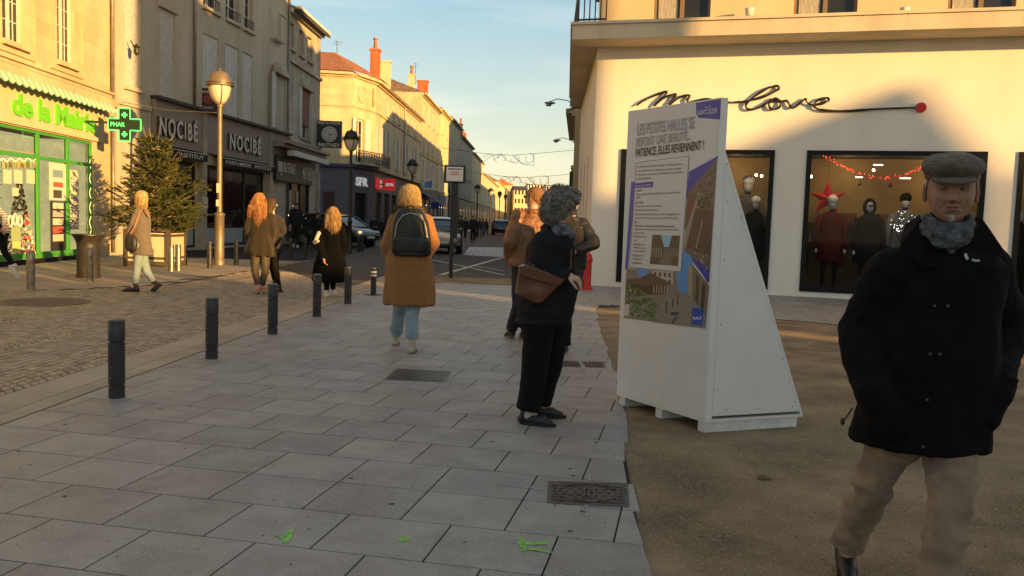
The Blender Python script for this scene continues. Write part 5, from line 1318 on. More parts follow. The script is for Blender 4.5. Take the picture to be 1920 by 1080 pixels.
# poster: polygons laid out in the plane of the board
PA = mat('poster_print', (1, 1, 1), .38, attr=True, spec=.45)
po = thing('poster', 'printed poster with blue shapes, text box and town photographs', 'poster', tuple(io)) if 0 else None
b = MB(); lay = [0.0015]
def pp(pts, c, o=None):
    lay[0] += (0 if o else .00004); b.cc = c; b.poly([F.pt(*F.sz(x, y), o or lay[0]) for x, y in pts])
WHp = (.60, .60, .60); BLUE = (.045, .06, .36)
pp([(1188, 209), (1350, 186), (1322, 617), (1170, 597)], WHp)
pp([(1305, 193), (1352, 185), (1350, 224), (1310, 221), (1306, 214)], BLUE)
pp([(1293, 323), (1347, 293), (1345, 300), (1288, 365)], BLUE); pp([(1292, 322), (1347, 292), (1287, 372)], BLUE)
pp([(1184, 341), (1192, 341), (1178, 505), (1172, 505)], (.07, .08, .42))
# photo of roofs (right middle)
pp([(1345, 297), (1330, 530), (1282, 470), (1290, 362)], (.14, .115, .10))
def tri(poly, n, cols, smin, smax, rnd, asp=1.0):
    x0 = min(p[0] for p in poly); x1 = max(p[0] for p in poly); y0 = min(p[1] for p in poly); y1 = max(p[1] for p in poly)
    def ins(x, y):
        c = False; j = len(poly) - 1
        for i in range(len(poly)):
            xi, yi = poly[i]; xj, yj = poly[j]
            if (yi > y) != (yj > y) and x < (xj - xi) * (y - yi) / (yj - yi) + xi: c = not c
            j = i
        return c
    k = 0
    while k < n:
        x = rnd.uniform(x0, x1); y = rnd.uniform(y0, y1); s = rnd.uniform(smin, smax)
        if not all(ins(x + dx, y + dy) for dx, dy in ((-s, -s * asp), (s, -s * asp), (s, s * asp), (-s, s * asp))): k += .2; continue
        k += 1; a = rnd.uniform(0, 3)
        pp([(x + s * math.cos(a + q * 1.57), y + s * asp * math.sin(a + q * 1.57)) for q in range(4)], rnd.choice(cols), lay[0] + rnd.random() * .0004)
rp = random.Random(4)
tri([(1344, 300), (1338, 380), (1300, 372), (1294, 358)], 60, [(.13, .09, .075), (.10, .08, .07), (.2, .17, .15), (.08, .07, .05), (.05, .07, .03)], 1.2, 3.5, rp)
pp([(1289, 365), (1312, 362), (1302, 400), (1284, 430)], (.16, .07, .06)); pp([(1309, 362), (1318, 363), (1290, 455), (1284, 470), (1284, 440)], (.26, .25, .22))
tri([(1306, 366), (1336, 366), (1336, 392), (1302, 392)], 60, [(.03, .06, .02), (.05, .09, .03), (.03, .045, .02)], 1.2, 3, rp)
pp([(1305, 390), (1337, 396), (1331, 480), (1286, 465)], (.11, .075, .06)); pp([(1316, 412), (1319, 412), (1308, 466), (1304, 464)], (.25, .22, .2))
for k in range(9): pp([(1302 + k * 3.6, 395), (1303 + k * 3.6, 395), (1290 + k * 4.6, 466), (1289 + k * 4.6, 466)], (.08, .055, .045))
tri([(1290, 462), (1332, 478), (1330, 520), (1312, 500)], 26, [(.15, .12, .1), (.08, .06, .05), (.3, .29, .28)], 1.5, 3, rp)
pp([(1296, 480), (1330, 505), (1328, 532)], BLUE); 
# street photo (bottom)
pp([(1175, 503), (1296, 512), (1330, 535), (1323, 616), (1170, 596)], (.20, .185, .165))
pp([(1195, 503), (1215, 504), (1218, 522), (1198, 520)], (.09, .30, .64)); pp([(1282, 470), (1297, 480), (1300, 500), (1288, 552), (1272, 545), (1268, 512)], (.07, .28, .62))
pp([(1222, 507), (1262, 510), (1262, 536), (1222, 522)], (.42, .40, .36))
for i in range(4):
    for j in range(2): pp([(1227 + i * 9, 510 + j * 13 + i * .6), (1231 + i * 9, 510.5 + j * 13 + i * .6), (1231 + i * 9, 518 + j * 13 + i * .6), (1227 + i * 9, 517.5 + j * 13 + i * .6)], (.06, .05, .05))
pp([(1174, 524), (1198, 522), (1220, 511), (1262, 533), (1250, 538), (1200, 532), (1174, 545)], (.11, .07, .05))
pp([(1176, 530), (1250, 538), (1252, 550), (1178, 556)], (.05, .04, .035))
for i in range(6): pp([(1226 + i * 5, 536), (1228 + i * 5, 536), (1227 + i * 5, 550), (1225 + i * 5, 550)], (.35, .3, .25))
pp([(1299, 495), (1330, 535), (1325, 590), (1298, 560)], (.20, .16, .11)); pp([(1306, 515), (1312, 520), (1310, 572), (1304, 566)], (.09, .07, .05)); pp([(1318, 530), (1324, 536), (1320, 582), (1314, 576)], (.06, .05, .04))
pp([(1290, 500), (1299, 497), (1298, 560), (1290, 552)], (.3, .28, .23))
pp([(1252, 552), (1300, 560), (1323, 594), (1323, 616), (1225, 604)], (.225, .21, .19))
tri([(1174, 528), (1200, 536), (1238, 572), (1236, 604), (1172, 594)], 330, [(.05, .16, .02), (.09, .26, .03), (.02, .07, .01), (.05, .04, .03), (.28, .26, .28), (.13, .22, .06)], 1.0, 3.2, rp, .8)
for x, y0, y1 in ((1249, 565, 587), (1261, 560, 574), (1270, 553, 572)): pp([(x, y0), (x + 2, y0), (x + 2.4, y1), (x, y1)], (.03, .03, .03))
pp([(1266 + 9 * math.cos(q * .7), 588 + 3.5 * math.sin(q * .7)) for q in range(9)], (.03, .06, .16)); pp([(1268, 594), (1272, 594), (1262, 607), (1259, 606)], (.03, .03, .05))
pp([(1299, 576), (1320, 579), (1318, 611), (1297, 608)], (.02, .08, .40)); pp([(1171, 570), (1181, 571), (1180, 593), (1170, 592)], (.55, .48, .48))
# text box
pp([(1193, 305), (1293, 292), (1278, 510), (1181, 502)], (.10, .10, .12)); pp([(1194, 306), (1292, 293), (1277, 509), (1182, 501)], (.58, .58, .58))
pp([(1190, 344), (1226, 340), (1225, 351), (1189, 353)], BLUE)
pp([(1224, 440), (1276, 442), (1272, 499), (1219, 495)], (.09, .075, .06)); pp([(1240, 441), (1261, 441), (1255, 463), (1246, 463)], (.25, .50, .66)); pp([(1248, 463), (1253, 463), (1262, 498), (1236, 496)], (.15, .14, .125))
for k in range(5): pp([(1222 + k * 4.4, 464), (1224 + k * 4.4, 464), (1223 + k * 4.4, 482), (1221 + k * 4.4, 482)], (.26, .24, .2)); pp([(1256 + k * 4, 466), (1258 + k * 4, 466), (1257 + k * 4, 482), (1255 + k * 4, 482)], (.22, .18, .14))
for k in range(5): x_ = 1300 + k * 3.4; pp([(x_, 594 + (k % 2) * 2), (x_ + 2.6, 593 + (k % 2) * 3), (x_ + 2.2, 598), (x_ + .4, 600)], (.6, .6, .62))
b.obj('poster', PA, ib, off=io, recalc=False)
TX = mat('print_black', (.035, .035, .04), .5); TG = mat('print_grey', (.36, .36, .37), .5); TWp = mat('print_white', (.66, .66, .68), .5)
def ptxt(t, x0, y0, x1, y1, m, hgt=None, bold=0.0, shear=0.0, o=.0068):
    """from left-middle pixel to right-middle pixel"""
    al, zl_ = F.sz(x0, y0); ar, zr_ = F.sz(x1, y1); w_ = abs(ar - al); c = F.pt((al + ar) / 2, (zl_ + zr_) / 2, o); xd = (F.pt(ar, zr_, 0) - F.pt(al, zl_, 0))
    return dict(t=t, M=fr(c, xd, (0, 0, 1)), w=w_, h=hgt, m=m, b=bold, s=shear)
groups = {}
def T_(*a, **k): d = ptxt(*a, **k); groups.setdefault(d['m'].name, []).append(d)
T_('LES PETITES HALLES SE', 1196, 243, 1303, 229, TG, .085, bold=.02)
T_('REFONT UNE BEAUTÉ...', 1194, 265, 1296, 251, TG, .085, bold=.02)
T_('PATIENCE, ELLES REVIENNENT !', 1193, 288, 1321, 273, TX, .074, bold=.015)
T_('SAINT-DIZIER', 1310, 212, 1347, 207, TWp, .034, bold=.01, o=.0070); T_('VILLE DE', 1323, 202, 1334, 200, TWp, .013, o=.0070)
T_('Phases des travaux :', 1192, 349, 1223, 346, TWp, .018, o=.0070)
lines = [('La réhabilitation des Petites Halles par la Ville de Saint-Dizier a', 1197, 313, 1282, 308), ('pour objectif de rajeunir la structure, en respectant son aspect', 1196, 321, 1279, 316), ("d'origine et de la rendre plus confortable pour le bien-être", 1195, 328, 1281, 323), ('et le commerce.', 1195, 335, 1222, 333),
         ('Fin 2023 :', 1193, 358, 1206, 356), ('Dépose complète des Petites Halles sous ouverture de travaux', 1193, 365, 1277, 361), ('au public.', 1192, 371, 1203, 370), ('2023 - 2024 :', 1192, 380, 1208, 380), ('Charpente en bois et toitures', 1192, 387, 1242, 386), ('Reprise complète des fondations', 1192, 394, 1235, 394),
         ('Reprise de tout le bois à partir : cadre et pergolas de 4', 1191, 402, 1275, 402), ('arcades, afin d’ouvrir un puits central débouché sous les', 1191, 409, 1273, 409), ('toits.', 1190, 416, 1197, 416), ('Cloisons bois : enlèvement des éléments et structures', 1190, 423, 1266, 424), ('abîmés et la pose des cloisons en bois qui seront posées sur', 1190, 430, 1274, 431), ('des joints neufs.', 1189, 437, 1209, 437),
         ('Remplacement des', 1189, 443, 1213, 445), ('toiles', 1189, 450, 1195, 450), ('Habillage et la', 1188, 458, 1210, 459), ('peinture du métal', 1188, 464, 1212, 466), ('avec peinture d’origine', 1188, 471, 1211, 472), ('Installation et la', 1187, 478, 1207, 479), ('éclairage neufs', 1187, 485, 1206, 486), ('extérieurs.', 1187, 492, 1205, 493)]
for l in lines: T_(*l, TX, .019)
pass
for nm, ds in groups.items():
    mb = MB()
    for d in ds: text_mesh(d['t'], d['M'], width=d['w'], height=d['h'], depth=.0005, bold=d['b'], shear=d['s'], mb=mb)
    mb.obj('lettering', MATS[nm], ib, off=io, recalc=False)
# ------------------------------------------------------------ street furniture
BOL = mat('bollard_paint', (.024, .024, .026), .42, var=.35, vscale=9, bump=.25, bscale=60, speck=(28, .70, (.10, .09, .08)))
BOLC = mat('bollard_cap', (.10, .095, .09), .4, metal=.4)
def bollard(loc, h, r, m, label, group, band=None, capm=None, base=False):
    t = thing('bollard', label, 'bollard', loc, group=group)
    b = MB(); n = 28
    b.lathe([(r, -.01), (r, .09), (r - .006, .095), (r - .006, .105), (r + .001, .11), (r + .001, h * .70), (r - .007, h * .705), (r - .007, h * .722), (r + .002, h * .727), (r + .002, h - .028), (r - .004, h - .02)], n, Matrix.Rotation(.3, 4, 'Z'), cap=False)
    b.obj('post', m, t, auto=40)
    b = MB(); b.lathe([(r - .004, h - .021), (r + .003, h - .018), (r + .002, h - .008), (r * .6, h), (.001, h + .003)], n, cap=False); b.obj('cap', capm or BOLC, t, auto=40)
    if band:
        for z in band: b = MB(); b.lathe([(r + .002, z), (r + .005, z + .002), (r + .005, z + .03), (r + .002, z + .032)], n, cap=False); b.obj('white_band', WHF, t, auto=40)
    if base: b = MB(); b.lathe([(.17, 0), (.17, .012), (r, .02)], n, cap=False); b.obj('base_plate', DARKM, t, auto=40)
    if r > .05:
        b = MB()
        for z in (.16, .24): b.ell((-.02, -r - .001, z), (.006, .004, .006), 8, 5)
        b.obj('rivet', STEEL, t)
    return t
gb = 'dark bollards along the edge of the slabs'
for (x, y), w in zip(((219, 748), (397, 675), (511, 629), (594, 596), (652, 572)), ('nearest dark bollard, at the lower left beside the kerb band', 'second nearest dark bollard along the kerb band', 'dark bollard in front of the red haired walker’s shoes', 'dark bollard directly before the black coat hem', 'dark bollard just right of the long black coat')):
    g = G(x, y - 2); bollard((g.x, g.y, 0), .60, .058, BOL, w, gb)
g = G(700, 553); bollard((g.x, g.y, 0), .50, .05, BOL, 'short black bollard with white reflective bands on a flat round base', 'banded bollards', band=(.40, .34), base=True)
SB = mat('steel_bollard', (.30, .26, .21), .33, metal=.8, var=.25, vscale=14)
gs = 'steel bollards by the shops on the left'
for (x, y, h, w) in ((58, 543, .86, 'sunlit steel bollard left of the litter bin, in front of the pharmacy window'), (169, 528, .86, 'sunlit steel bollard standing before the litter bin'), (334, 508, .70, 'sunlit steel bollard right of the tree planter, the farther right of a close pair'), (321, 509, .66, 'steel bollard hidden partly by the tree planter, left of a close pair')):
    g = G(x, y); bollard((g.x, g.y, 0), .66 if h > .8 else .62, .065, SB, w, gs, capm=SB)
gd = 'dark bollards before the perfume and jewellery shops'
for (x, y, w) in ((393, 503, 'dark bollard just left of the tall street lamp'), (443, 498, 'dark bollard just right of the tall street lamp'), (545, 488, 'dark bollard left of the man in the dark jacket’s feet'), (572, 486, 'dark bollard between the dark jacket man and the bent figure'), (672, 473, 'dark bollard right of the second street lamp, by the black car'), (679, 471, 'dark bollard nearest the black car’s wheel')):
    g = G(x, y); bollard((g.x, g.y, 0), .66, .06, BOL, w, gd)
# street lamps
LG_ = mat('lamp_globe', (.62, .56, .44), .25, spec=.6)
LBR = mat('lamp_bronze', (.13, .105, .08), .4, metal=.6, var=.15, vscale=8)
def lamp(x, y, topy, label, m=LBR, sw=1.0, group='globe street lamps down the left pavement', big=False):
    g = G(x, y); hz = W(x + (topy - y) * 0, topy, g.y).z; h = hz
    t = thing('street_lamp', label, 'street lamp', (g.x, g.y, 0), group=group); s = h / 5.1
    b = MB(); rb_ = .125 * s if big else .085 * s; r2 = .055 * s
    b.lathe([(rb_ + .02, -.01), (rb_ + .02, .12), (rb_, .15), (rb_, 1.28 * s), (rb_ + .015, 1.30 * s), (rb_ + .015, 1.36 * s), (r2 + .015, 1.40 * s), (r2 + .01, 2.4 * s), (r2, 4.12 * s), (r2 + .02, 4.13 * s), (r2 + .02, 4.20 * s)], 20); b.obj('pole', m, t, auto=40)
    b = MB(); b.lathe([(.06 * s, 4.20 * s), (.15 * s, 4.28 * s), (.235 * s, 4.42 * s), (.275 * s, 4.60 * s), (.27 * s, 4.70 * s)], 24); b.obj('globe', LG_, t, smooth=True)
    b = MB(); b.lathe([(.27 * s, 4.66 * s), (.36 * s, 4.68 * s), (.36 * s, 4.70 * s), (.30 * s, 4.72 * s), (.30 * s, 4.745 * s), (.345 * s, 4.75 * s), (.345 * s, 4.77 * s), (.28 * s, 4.78 * s), (.255 * s, 4.90 * s), (.19 * s, 5.01 * s), (.06 * s, 5.06 * s), (.02 * s, 5.10 * s), (.02 * s, 5.13 * s)], 24); b.obj('lamp_cap', m, t, auto=35)
    b = MB()
    for k in range(4):
        a = k * math.pi / 2 + .5; b.tube([((r_ + .008) * s * math.cos(a), (r_ + .008) * s * math.sin(a), z * s) for r_, z in ((.06, 4.2), (.16, 4.28), (.24, 4.42), (.285, 4.6), (.29, 4.7))], .012, 5)
    b.obj('cage', m, t)
    return t
l1 = lamp(411, 497, 130, 'tall bronze globe street lamp with a thick base before the perfume shop', big=True, m=mat('lamp_bronze_light', (.20, .16, .115), .5, metal=.45, var=.12, vscale=8))
b = MB(); b.tube([V((-7.85, 22.5, 3.98)), V((-9.6, 23.9, 4.15)), V((-11.7, 25.6, 4.55))], .010, 5); tag(b.obj('cable', ZINC), 'thin pale cable from the tall street lamp to the sunlit wall', 'cable')
b = MB(); g = l1.location; b.box((g.x - .03, g.y - .15, 1.9), (g.x + .04, g.y - .128, 2.15)); b.box((g.x - .04, g.y - .15, 1.55), (g.x + .03, g.y - .128, 1.72)); tag(b.obj('sticker', LT), 'pale stickers on the pole of the tall street lamp', 'stickers')
DK = mat('lamp_dark', (.035, .032, .03), .45, metal=.3)
lamp(655, 476, 242, 'dark globe street lamp between the clock sign and the round window', m=DK)
lamp(770, 462, 297, 'dark globe street lamp above the blonde walker’s head', m=DK)
for x, y, ty, w in ((840, 446, 314, 'left of the white street sign, partly hidden'), (893, 441, 345, 'first of the row right of the white street sign'), (918, 435, 352, 'second of the row right of the white street sign'), (935, 430, 358, 'third of the row right of the white street sign'), (946, 426, 364, 'last and smallest of the row beside the leather jacket man')):
    lamp(x, y, ty, 'distant dark globe street lamp, ' + w, m=DK)
# wall lamps on the right row
LGM = mat('lantern_grey', (.26, .26, .25), .4)
for x0, y0, x1, y1, Y, w in ((1078, 197, 1031, 193, 30, 'upper and nearer'), (1077, 268, 1044, 263, 42, 'lower and farther')):
    p = W(x0, y0, Y); q = W(x1, y1, Y); t = thing('wall_bracket_lamp', w + ' curved arm street light reaching out from the right row against the sky', 'street lamp', p, group='curved arm lights on the right row'); p = p.copy()
    b = MB(); b.tube([p, p.lerp(q, .3) + V((0, 0, .13)), p.lerp(q, .7) + V((0, 0, .16)), q + V((0, 0, .05))], .016, 6); b.obj('arm', LGM, t, off=p)
    b = MB(); b.ell(q, (.20, .13, .05), 14, 6); b.lathe([(.05, 0), (.11, -.03), (.08, -.08)], 12, Matrix.Translation(q + V((-.04, 0, -.03)))); b.obj('lantern', mat('lantern_grey', (.22, .22, .21), .4), t, off=p, smooth=True)
# garlands across the street
def scroll(x0, y0, x1, y1, Y, lbl):
    k = Y / FPX; t = thing('street_garland', lbl, 'street decoration', W((x0 + x1) / 2, y0, Y), group='wire scroll decorations hung over the street'); o = t.location.copy(); b = MB()
    w_ = x1 - x0; q = lambda u, v: W(x0 + u * w_, y0 + v * w_, Y); r = .013 * Y / 60
    def ln(pts): b.tube([q(*p) for p in pts], r, 5)
    ln([(-.9, -.12), (0, .0), (.5, .03), (1, .0), (1.9, -.08)])
    def sp(cx, cy, R_, a0, a1, sh=.55): 
        n = 16; ln([(cx + R_ * (1 - (1 - sh) * i / n) * math.cos(a0 + (a1 - a0) * i / n), cy + R_ * (1 - (1 - sh) * i / n) * math.sin(a0 + (a1 - a0) * i / n)) for i in range(n + 1)])
    sp(.88, .10, .11, -1.6, 4.0); sp(.62, .10, .10, 3.1, -2.2); sp(.12, .12, .13, 3.4, 6.6); sp(.36, .10, .09, 3, 7.5)
    ln([(.98, .0), (.98, .24)]); ln([(.55, .03), (.7, .17), (.98, .24)]); ln([(.6, .06), (.75, .2), (.86, .24)]); ln([(.33, .02), (.45, .14), (.6, .17)]); ln([(.3, .02), (.2, .13), (.26, .18)]); ln([(0, .16), (.12, .05), (.3, .02)])
    b.obj('wire_scroll', DK, t, off=o)
    b = MB()
    for u in (.33, .98): b.ell(q(u, .01), .035 * Y / 60, 8, 6)
    b.obj('clamp', DK, t, off=o)
scroll(908, 288, 1003, 288, 62, 'nearer and higher wire scroll decoration hanging over the street')
scroll(938, 330, 1030, 331, 95, 'farther and lower wire scroll decoration hanging over the street')
# street sign on a post
g = G(846, 520); t = thing('street_sign', 'white notice in a black frame on a tall dark post at the road edge', 'sign post', (g.x, g.y, 0)); k = g.y / FPX
p = W(853, 327, g.y); Mx = Matrix.Translation((p.x - g.x, 0, p.z)) @ Matrix.Rotation(R(90), 4, 'X')
b = MB(); b.box((-.055, -.05, 0), (.035, .05, p.z)); b.lathe([(.03, 0), (.03, .05)], 8); b.box((-.01, -.07, .95), (.12, .07, p.z)); b.obj('post', BLK, t)
b = MB(); hw = 20 * k; hh = 16.5 * k; b.box((-hw, -hh, -.04), (hw, hh, .07), Mx); b.obj('frame', BLK, t)
b = MB(); b.box((-hw * .78, -hh * .78, .071), (hw * .78, hh * .82, .078), Mx); sp = b.obj('notice', WP_, t)
mb = MB(); mb.box((-hw * .62, hh * .52, .0785), (hw * .62, hh * .64, .0795), Mx); mb.obj('printed_line', TX, sp)
for z0_, l_ in ((.2, .42), (.04, .36), (-.12, .40)): mb = MB(); mb.box((-hw * l_, hh * z0_, .0785), (hw * l_, hh * (z0_ + .1), .0795), Mx); mb.obj('printed_line', mat('print_pink', (.5, .22, .22), .5), sp)
# litter bin
g = G(166, 521); t = thing('litter_bin', 'dark grooved metal litter bin with a flared rim before the pharmacy', 'litter bin', (g.x, g.y, 0)); h = .88
b = MB(); b.lathe([(.22, 0), (.235, .03), (.235, .07), (.215, .08), (.215, .48), (.226, .485), (.226, .505), (.215, .51), (.215, .55), (.226, .555), (.226, .575), (.215, .58), (.215, .66), (.225, .72), (.26, .80), (.31, .855), (.31, h), (.26, h), (.23, .80)], 32, cap=False); b.obj('drum', mat('bin_metal', (.055, .05, .045), .45, metal=.5, var=.2, vscale=8), t, auto=35)
b = MB(); b.lathe([(.001, .78), (.24, .78)], 24, cap=False); b.obj('bag', BLK, t)
# fire hydrant
g = G(1096, 543); t = thing('fire_hydrant', 'red fire hydrant by the white shop corner behind the standing people', 'fire hydrant', (g.x, g.y, 0))
HR = mat('hydrant_red', (.55, .03, .025), .45, var=.1); b = MB(); b.lathe([(.17, 0), (.17, .05), (.135, .07), (.135, .60), (.155, .61), (.155, .66), (.14, .67), (.13, .74), (.08, .80), (.001, .82)], 24, cap=False); b.obj('body', HR, t, auto=35)
b = MB(); b.lathe([(.06, 0), (.06, .08), (.075, .08), (.075, .12), (.001, .12)], 14, Matrix.Translation((-.10, -.06, .48)) @ Matrix.Rotation(R(-90), 4, 'Y'), cap=False); b.obj('nozzle', HR, t, auto=35)
# planter and fir tree
g = G(285, 500); PX, PY = g.x - .05, g.y + .35
t = thing('planter', 'cream panelled wooden planter box with dark corner posts holding the fir', 'planter', (PX, PY, 0))
CRM = mat('cream_panel', (.52, .45, .30), .6, var=.06, vscale=4); hw = .52
b = MB(); b.box((-hw, -hw, .14), (hw, hw, .84)); b.obj('panel', CRM, t)
b = MB()
for sx in (-1, 1):
    for sy in (-1, 1): b.box((sx * hw - .05, sy * hw - .05, 0), (sx * hw + .05, sy * hw + .05, .93))
for z in (.22, .78):
    for s in (-1, 1): b.box((-hw + .051, s * hw - .012, z - .03), (hw - .051, s * hw + .02 * s, z + .03)); b.box((s * hw - .012, -hw + .051, z - .03), (s * hw + .02 * s, hw - .051, z + .03))
b.obj('corner_frame', mat('planter_brown', (.07, .055, .045), .6), t)
b = MB(); b.box((-hw + .03, -hw + .03, .842), (hw - .03, hw - .03, .85)); b.obj('soil', JOINT, t)
rt_ = random.Random(21); t = thing('fir_tree', 'bushy fir tree with pale bare twigs growing in the cream planter', 'fir tree', (PX, PY, .85))
b = MB(); b.tube([(0, 0, -.1), (.01, 0, .8), (0, .01, 1.7), (0, 0, 2.35)], [.06, .045, .025, .008], 8); b.obj('trunk', mat('fir_bark', (.10, .07, .045), .9, var=.3, vscale=15), t)
br = MB(); nd = MB(); NG = [(.9, 1.0, .8), (1.2, 1.15, .8), (.55, .7, .5), (.75, .9, .6), (1.5, 1.35, .8), (.4, .5, .35)]
def needles(p, q, dens, ln, tint):
    d = q - p; L_ = d.length; d = d / max(L_, 1e-5); n = int(L_ * dens)
    u = d.orthogonal().normalized(); w_ = d.cross(u)
    for i in range(n):
        c = p + d * L_ * rt_.random(); a = rt_.uniform(0, 6.283); o = (u * math.cos(a) + w_ * math.sin(a)); e = (o * .8 + d * .75).normalized() * ln * rt_.uniform(.7, 1.2); s = d.cross(o).normalized() * .0045
        k = rt_.uniform(.8, 1.2); nd.cc = tuple(x * k for x in tint); nd.poly([c - s, c + s, c + e])
nb = 0
for i in range(215):
    h = (i / 215) ** 1.15 * 2.25 + .0; Rm = 1.03 * (1 - (h / 2.5)) ** .8 * rt_.choice((.5, .8, 1.0, 1.1, 1.25)) * rt_.uniform(.85, 1.1) + .06
    if h < .15: Rm *= .95
    Rm *= 1.15; a = i * 2.39996 + rt_.uniform(-.3, .3); el = rt_.uniform(.05, .45) + .25 * h / 2.3
    dx = V((math.cos(a), math.sin(a), 0)); base = V((0, 0, h)); tip = base + dx * Rm + V((0, 0, Rm * el + rt_.uniform(-.12, .12))); mid = base.lerp(tip, .5) + V((0, 0, -.06 * Rm))
    br.tube([base, mid, tip], [.012, .008, .003], 4); tint = rt_.choice(NG)
    needles(mid, tip, 420, .045, tint); needles(base.lerp(mid, .3), mid, 200, .04, tint)
    for k in range(9):
        f = rt_.uniform(.3, .98); s0 = mid.lerp(tip, (f - .5) * 2) if f > .5 else base.lerp(mid, f * 2); sd2 = dx.cross(V((0, 0, 1))) * rt_.choice((-1, 1)); ll = .34 * Rm * (1.2 - f) + .08
        e = s0 + (dx * .75 + sd2 * .75 + V((0, 0, rt_.uniform(-.15, .5)))) .normalized() * ll; br.tube([s0, e], [.005, .002], 3)
        needles(s0, e, 420, .042, tint)
for i in range(46):   # pale bare shoots sticking out at the top and right
    h = rt_.uniform(.6, 2.3); a = rt_.uniform(0, 6.28); dx = V((math.cos(a), math.sin(a), 0)); s0 = V((0, 0, h)) + dx * .2; e = s0 + dx * rt_.uniform(.3, .6) * (1.3 - h / 2.6) + V((0, 0, rt_.uniform(.25, .55)))
    br.tube([s0, s0.lerp(e, .5) + V((0, 0, -.04)), e], [.008, .006, .003], 4)
br.obj('branches', mat('fir_twig', (.30, .24, .13), .85), t); nd.obj('needles', mat('fir_needles', (.065, .075, .021), .7, attr=True), t, recalc=False)

# ------------------------------------------------------------ cars
CG = mat('car_glass', (.015, .017, .018), .06, spec=.8); TYR = mat('tyre', (.018, .018, .018), .9); RIM = mat('wheel_rim', (.35, .34, .32), .3, metal=.8)
HLm = mat('headlight', (.65, .65, .62), .15, spec=.8); TLm = mat('tail_light', (.35, .02, .02), .25); PLm = mat('number_plate', (.55, .55, .5), .5)
def car(loc, rz, paint_, label, hatch=True, group=None):
    t = thing('parked_car', label, 'car', loc, rz, group=group)      # front towards +x
    # stations: x, z_low, z_belt, half width low, z_roof, half width roof
    st_ = [(-2.02, .42, .70, .70), (-1.95, .28, .98, .80), (-1.55, .22, 1.0, .86), (-.9, .20, .97, .88), (0, .20, .95, .88), (.8, .20, .93, .88), (1.3, .21, .90, .87), (1.75, .25, .78, .82), (1.98, .33, .62, .72), (2.03, .42, .55, .62)]
    b = MB(); vs = []; n = 12
    for x, zl, zb_, hw in st_:
        for k in range(n):
            a = 2 * math.pi * (k + .5) / n; ca, sa = math.cos(a), math.sin(a); y = hw * math.copysign(abs(ca) ** .45, ca); z = (zl + zb_) / 2 + (zb_ - zl) / 2 * math.copysign(abs(sa) ** .5, sa); vs.append((x, y, z))
    N = len(st_); b.add(vs, [(i * n + k, i * n + (k + 1) % n, (i + 1) * n + (k + 1) % n, (i + 1) * n + k) for i in range(N - 1) for k in range(n)] + [tuple(reversed(range(n))), tuple(range((N - 1) * n, N * n))]); b.obj('body', paint_, t, auto=50)
    gh = [(-1.86, .93, .70, .95, .72), (-1.45, .93, .78, 1.40, .60), (-.7, .93, .80, 1.47, .62), (.1, .92, .80, 1.46, .62), (.55, .92, .79, 1.38, .60), (1.28, .88, .76, .92, .70)]
    b = MB(); vs = []
    for x, zb_, hw, zr, hr in gh: vs += [(x, -hw, zb_), (x, -hr - .02, (zb_ + zr * 3) / 4), (x, -hr + .06, zr), (x, hr - .06, zr), (x, hr + .02, (zb_ + zr * 3) / 4), (x, hw, zb_)]
    n2 = 6; b.add(vs, [(i * 6 + k, i * 6 + k + 1, (i + 1) * 6 + k + 1, (i + 1) * 6 + k) for i in range(5) for k in range(5)] + [tuple(range(6)), tuple(range(30, 36))]); b.obj('windows', CG, t, auto=30)
    b = MB(); vs = []
    for x, zr, hr in ((-1.62, 1.30, .58), (-1.40, 1.43, .57), (-.7, 1.485, .60), (.1, 1.475, .60), (.55, 1.40, .585)): vs += [(x, -hr, zr - .02), (x, -hr + .1, zr + .008), (x, hr - .1, zr + .008), (x, hr, zr - .02)]
    b.add(vs, [(i * 4 + k, i * 4 + k + 1, (i + 1) * 4 + k + 1, (i + 1) * 4 + k) for i in range(4) for k in range(3)])
    for s in (-1, 1):
        b.tube([(1.27, s * .74, .92), (.56, s * .60, 1.385)], .035, 6); b.tube([(-.35, s * .815, .94), (-.4, s * .63, 1.46)], .03, 6); b.tube([(-1.86, s * .72, .95), (-1.50, s * .60, 1.37)], .07, 6)
    b.obj('roof', paint_, t, auto=40)
    for x in (-1.28, 1.28):
        for s in (-1, 1):
            b = MB(); T = Matrix.Translation((x, s * .80, .31)) @ Matrix.Rotation(R(90), 4, 'X'); b.lathe([(.19, -.1), (.29, -.1), (.31, -.07), (.31, .07), (.29, .1), (.19, .1)], 24, T, cap=False); w_ = b.obj('wheel', TYR, t, auto=40)
            b = MB()
            b.lathe([(.20, -.085), (.20, .085)], 20, T)
            for k in range(5): b.box((-.02, .03, .086 * -s), (.02, .19, .095 * -s), T @ Matrix.Rotation(k * 1.2566, 4, 'Z'))
            b.obj('rim', RIM, w_, auto=30)
    for s in (-1, 1):
        b = MB(); b.ell((1.86, s * .60, .68), (.12, .16, .08), 12, 8); b.obj('headlight', HLm, t, smooth=True); b = MB(); b.ell((-1.93, s * .68, .90), (.08, .11, .15), 12, 8); b.obj('tail_light', TLm, t, smooth=True)
        b = MB(); b.ell((.72, s * .93, 1.0), (.07, .09, .06), 10, 6); b.obj('wing_mirror', paint_, t, smooth=True)
    b = MB(); b.box((2.03, -.26, .42), (2.045, .26, .53)); b.box((-2.045, -.26, .62), (-2.02, .26, .73)); b.obj('number_plate', PLm, t)
    return t
g = G(660, 464); car((g.x - .95, g.y + 1.2, 0), R(-30), mat('black_car_paint', (.012, .013, .014), .22, coat=.6), 'black parked hatchback by the pavement behind the second street lamp')
g = G(830, 476); car((g.x - .45, g.y + 1.8, 0), R(-78), mat('silver_car_paint', (.30, .28, .25), .3, metal=.6, coat=.4), 'silver car half hidden behind the woman in the camel coat')
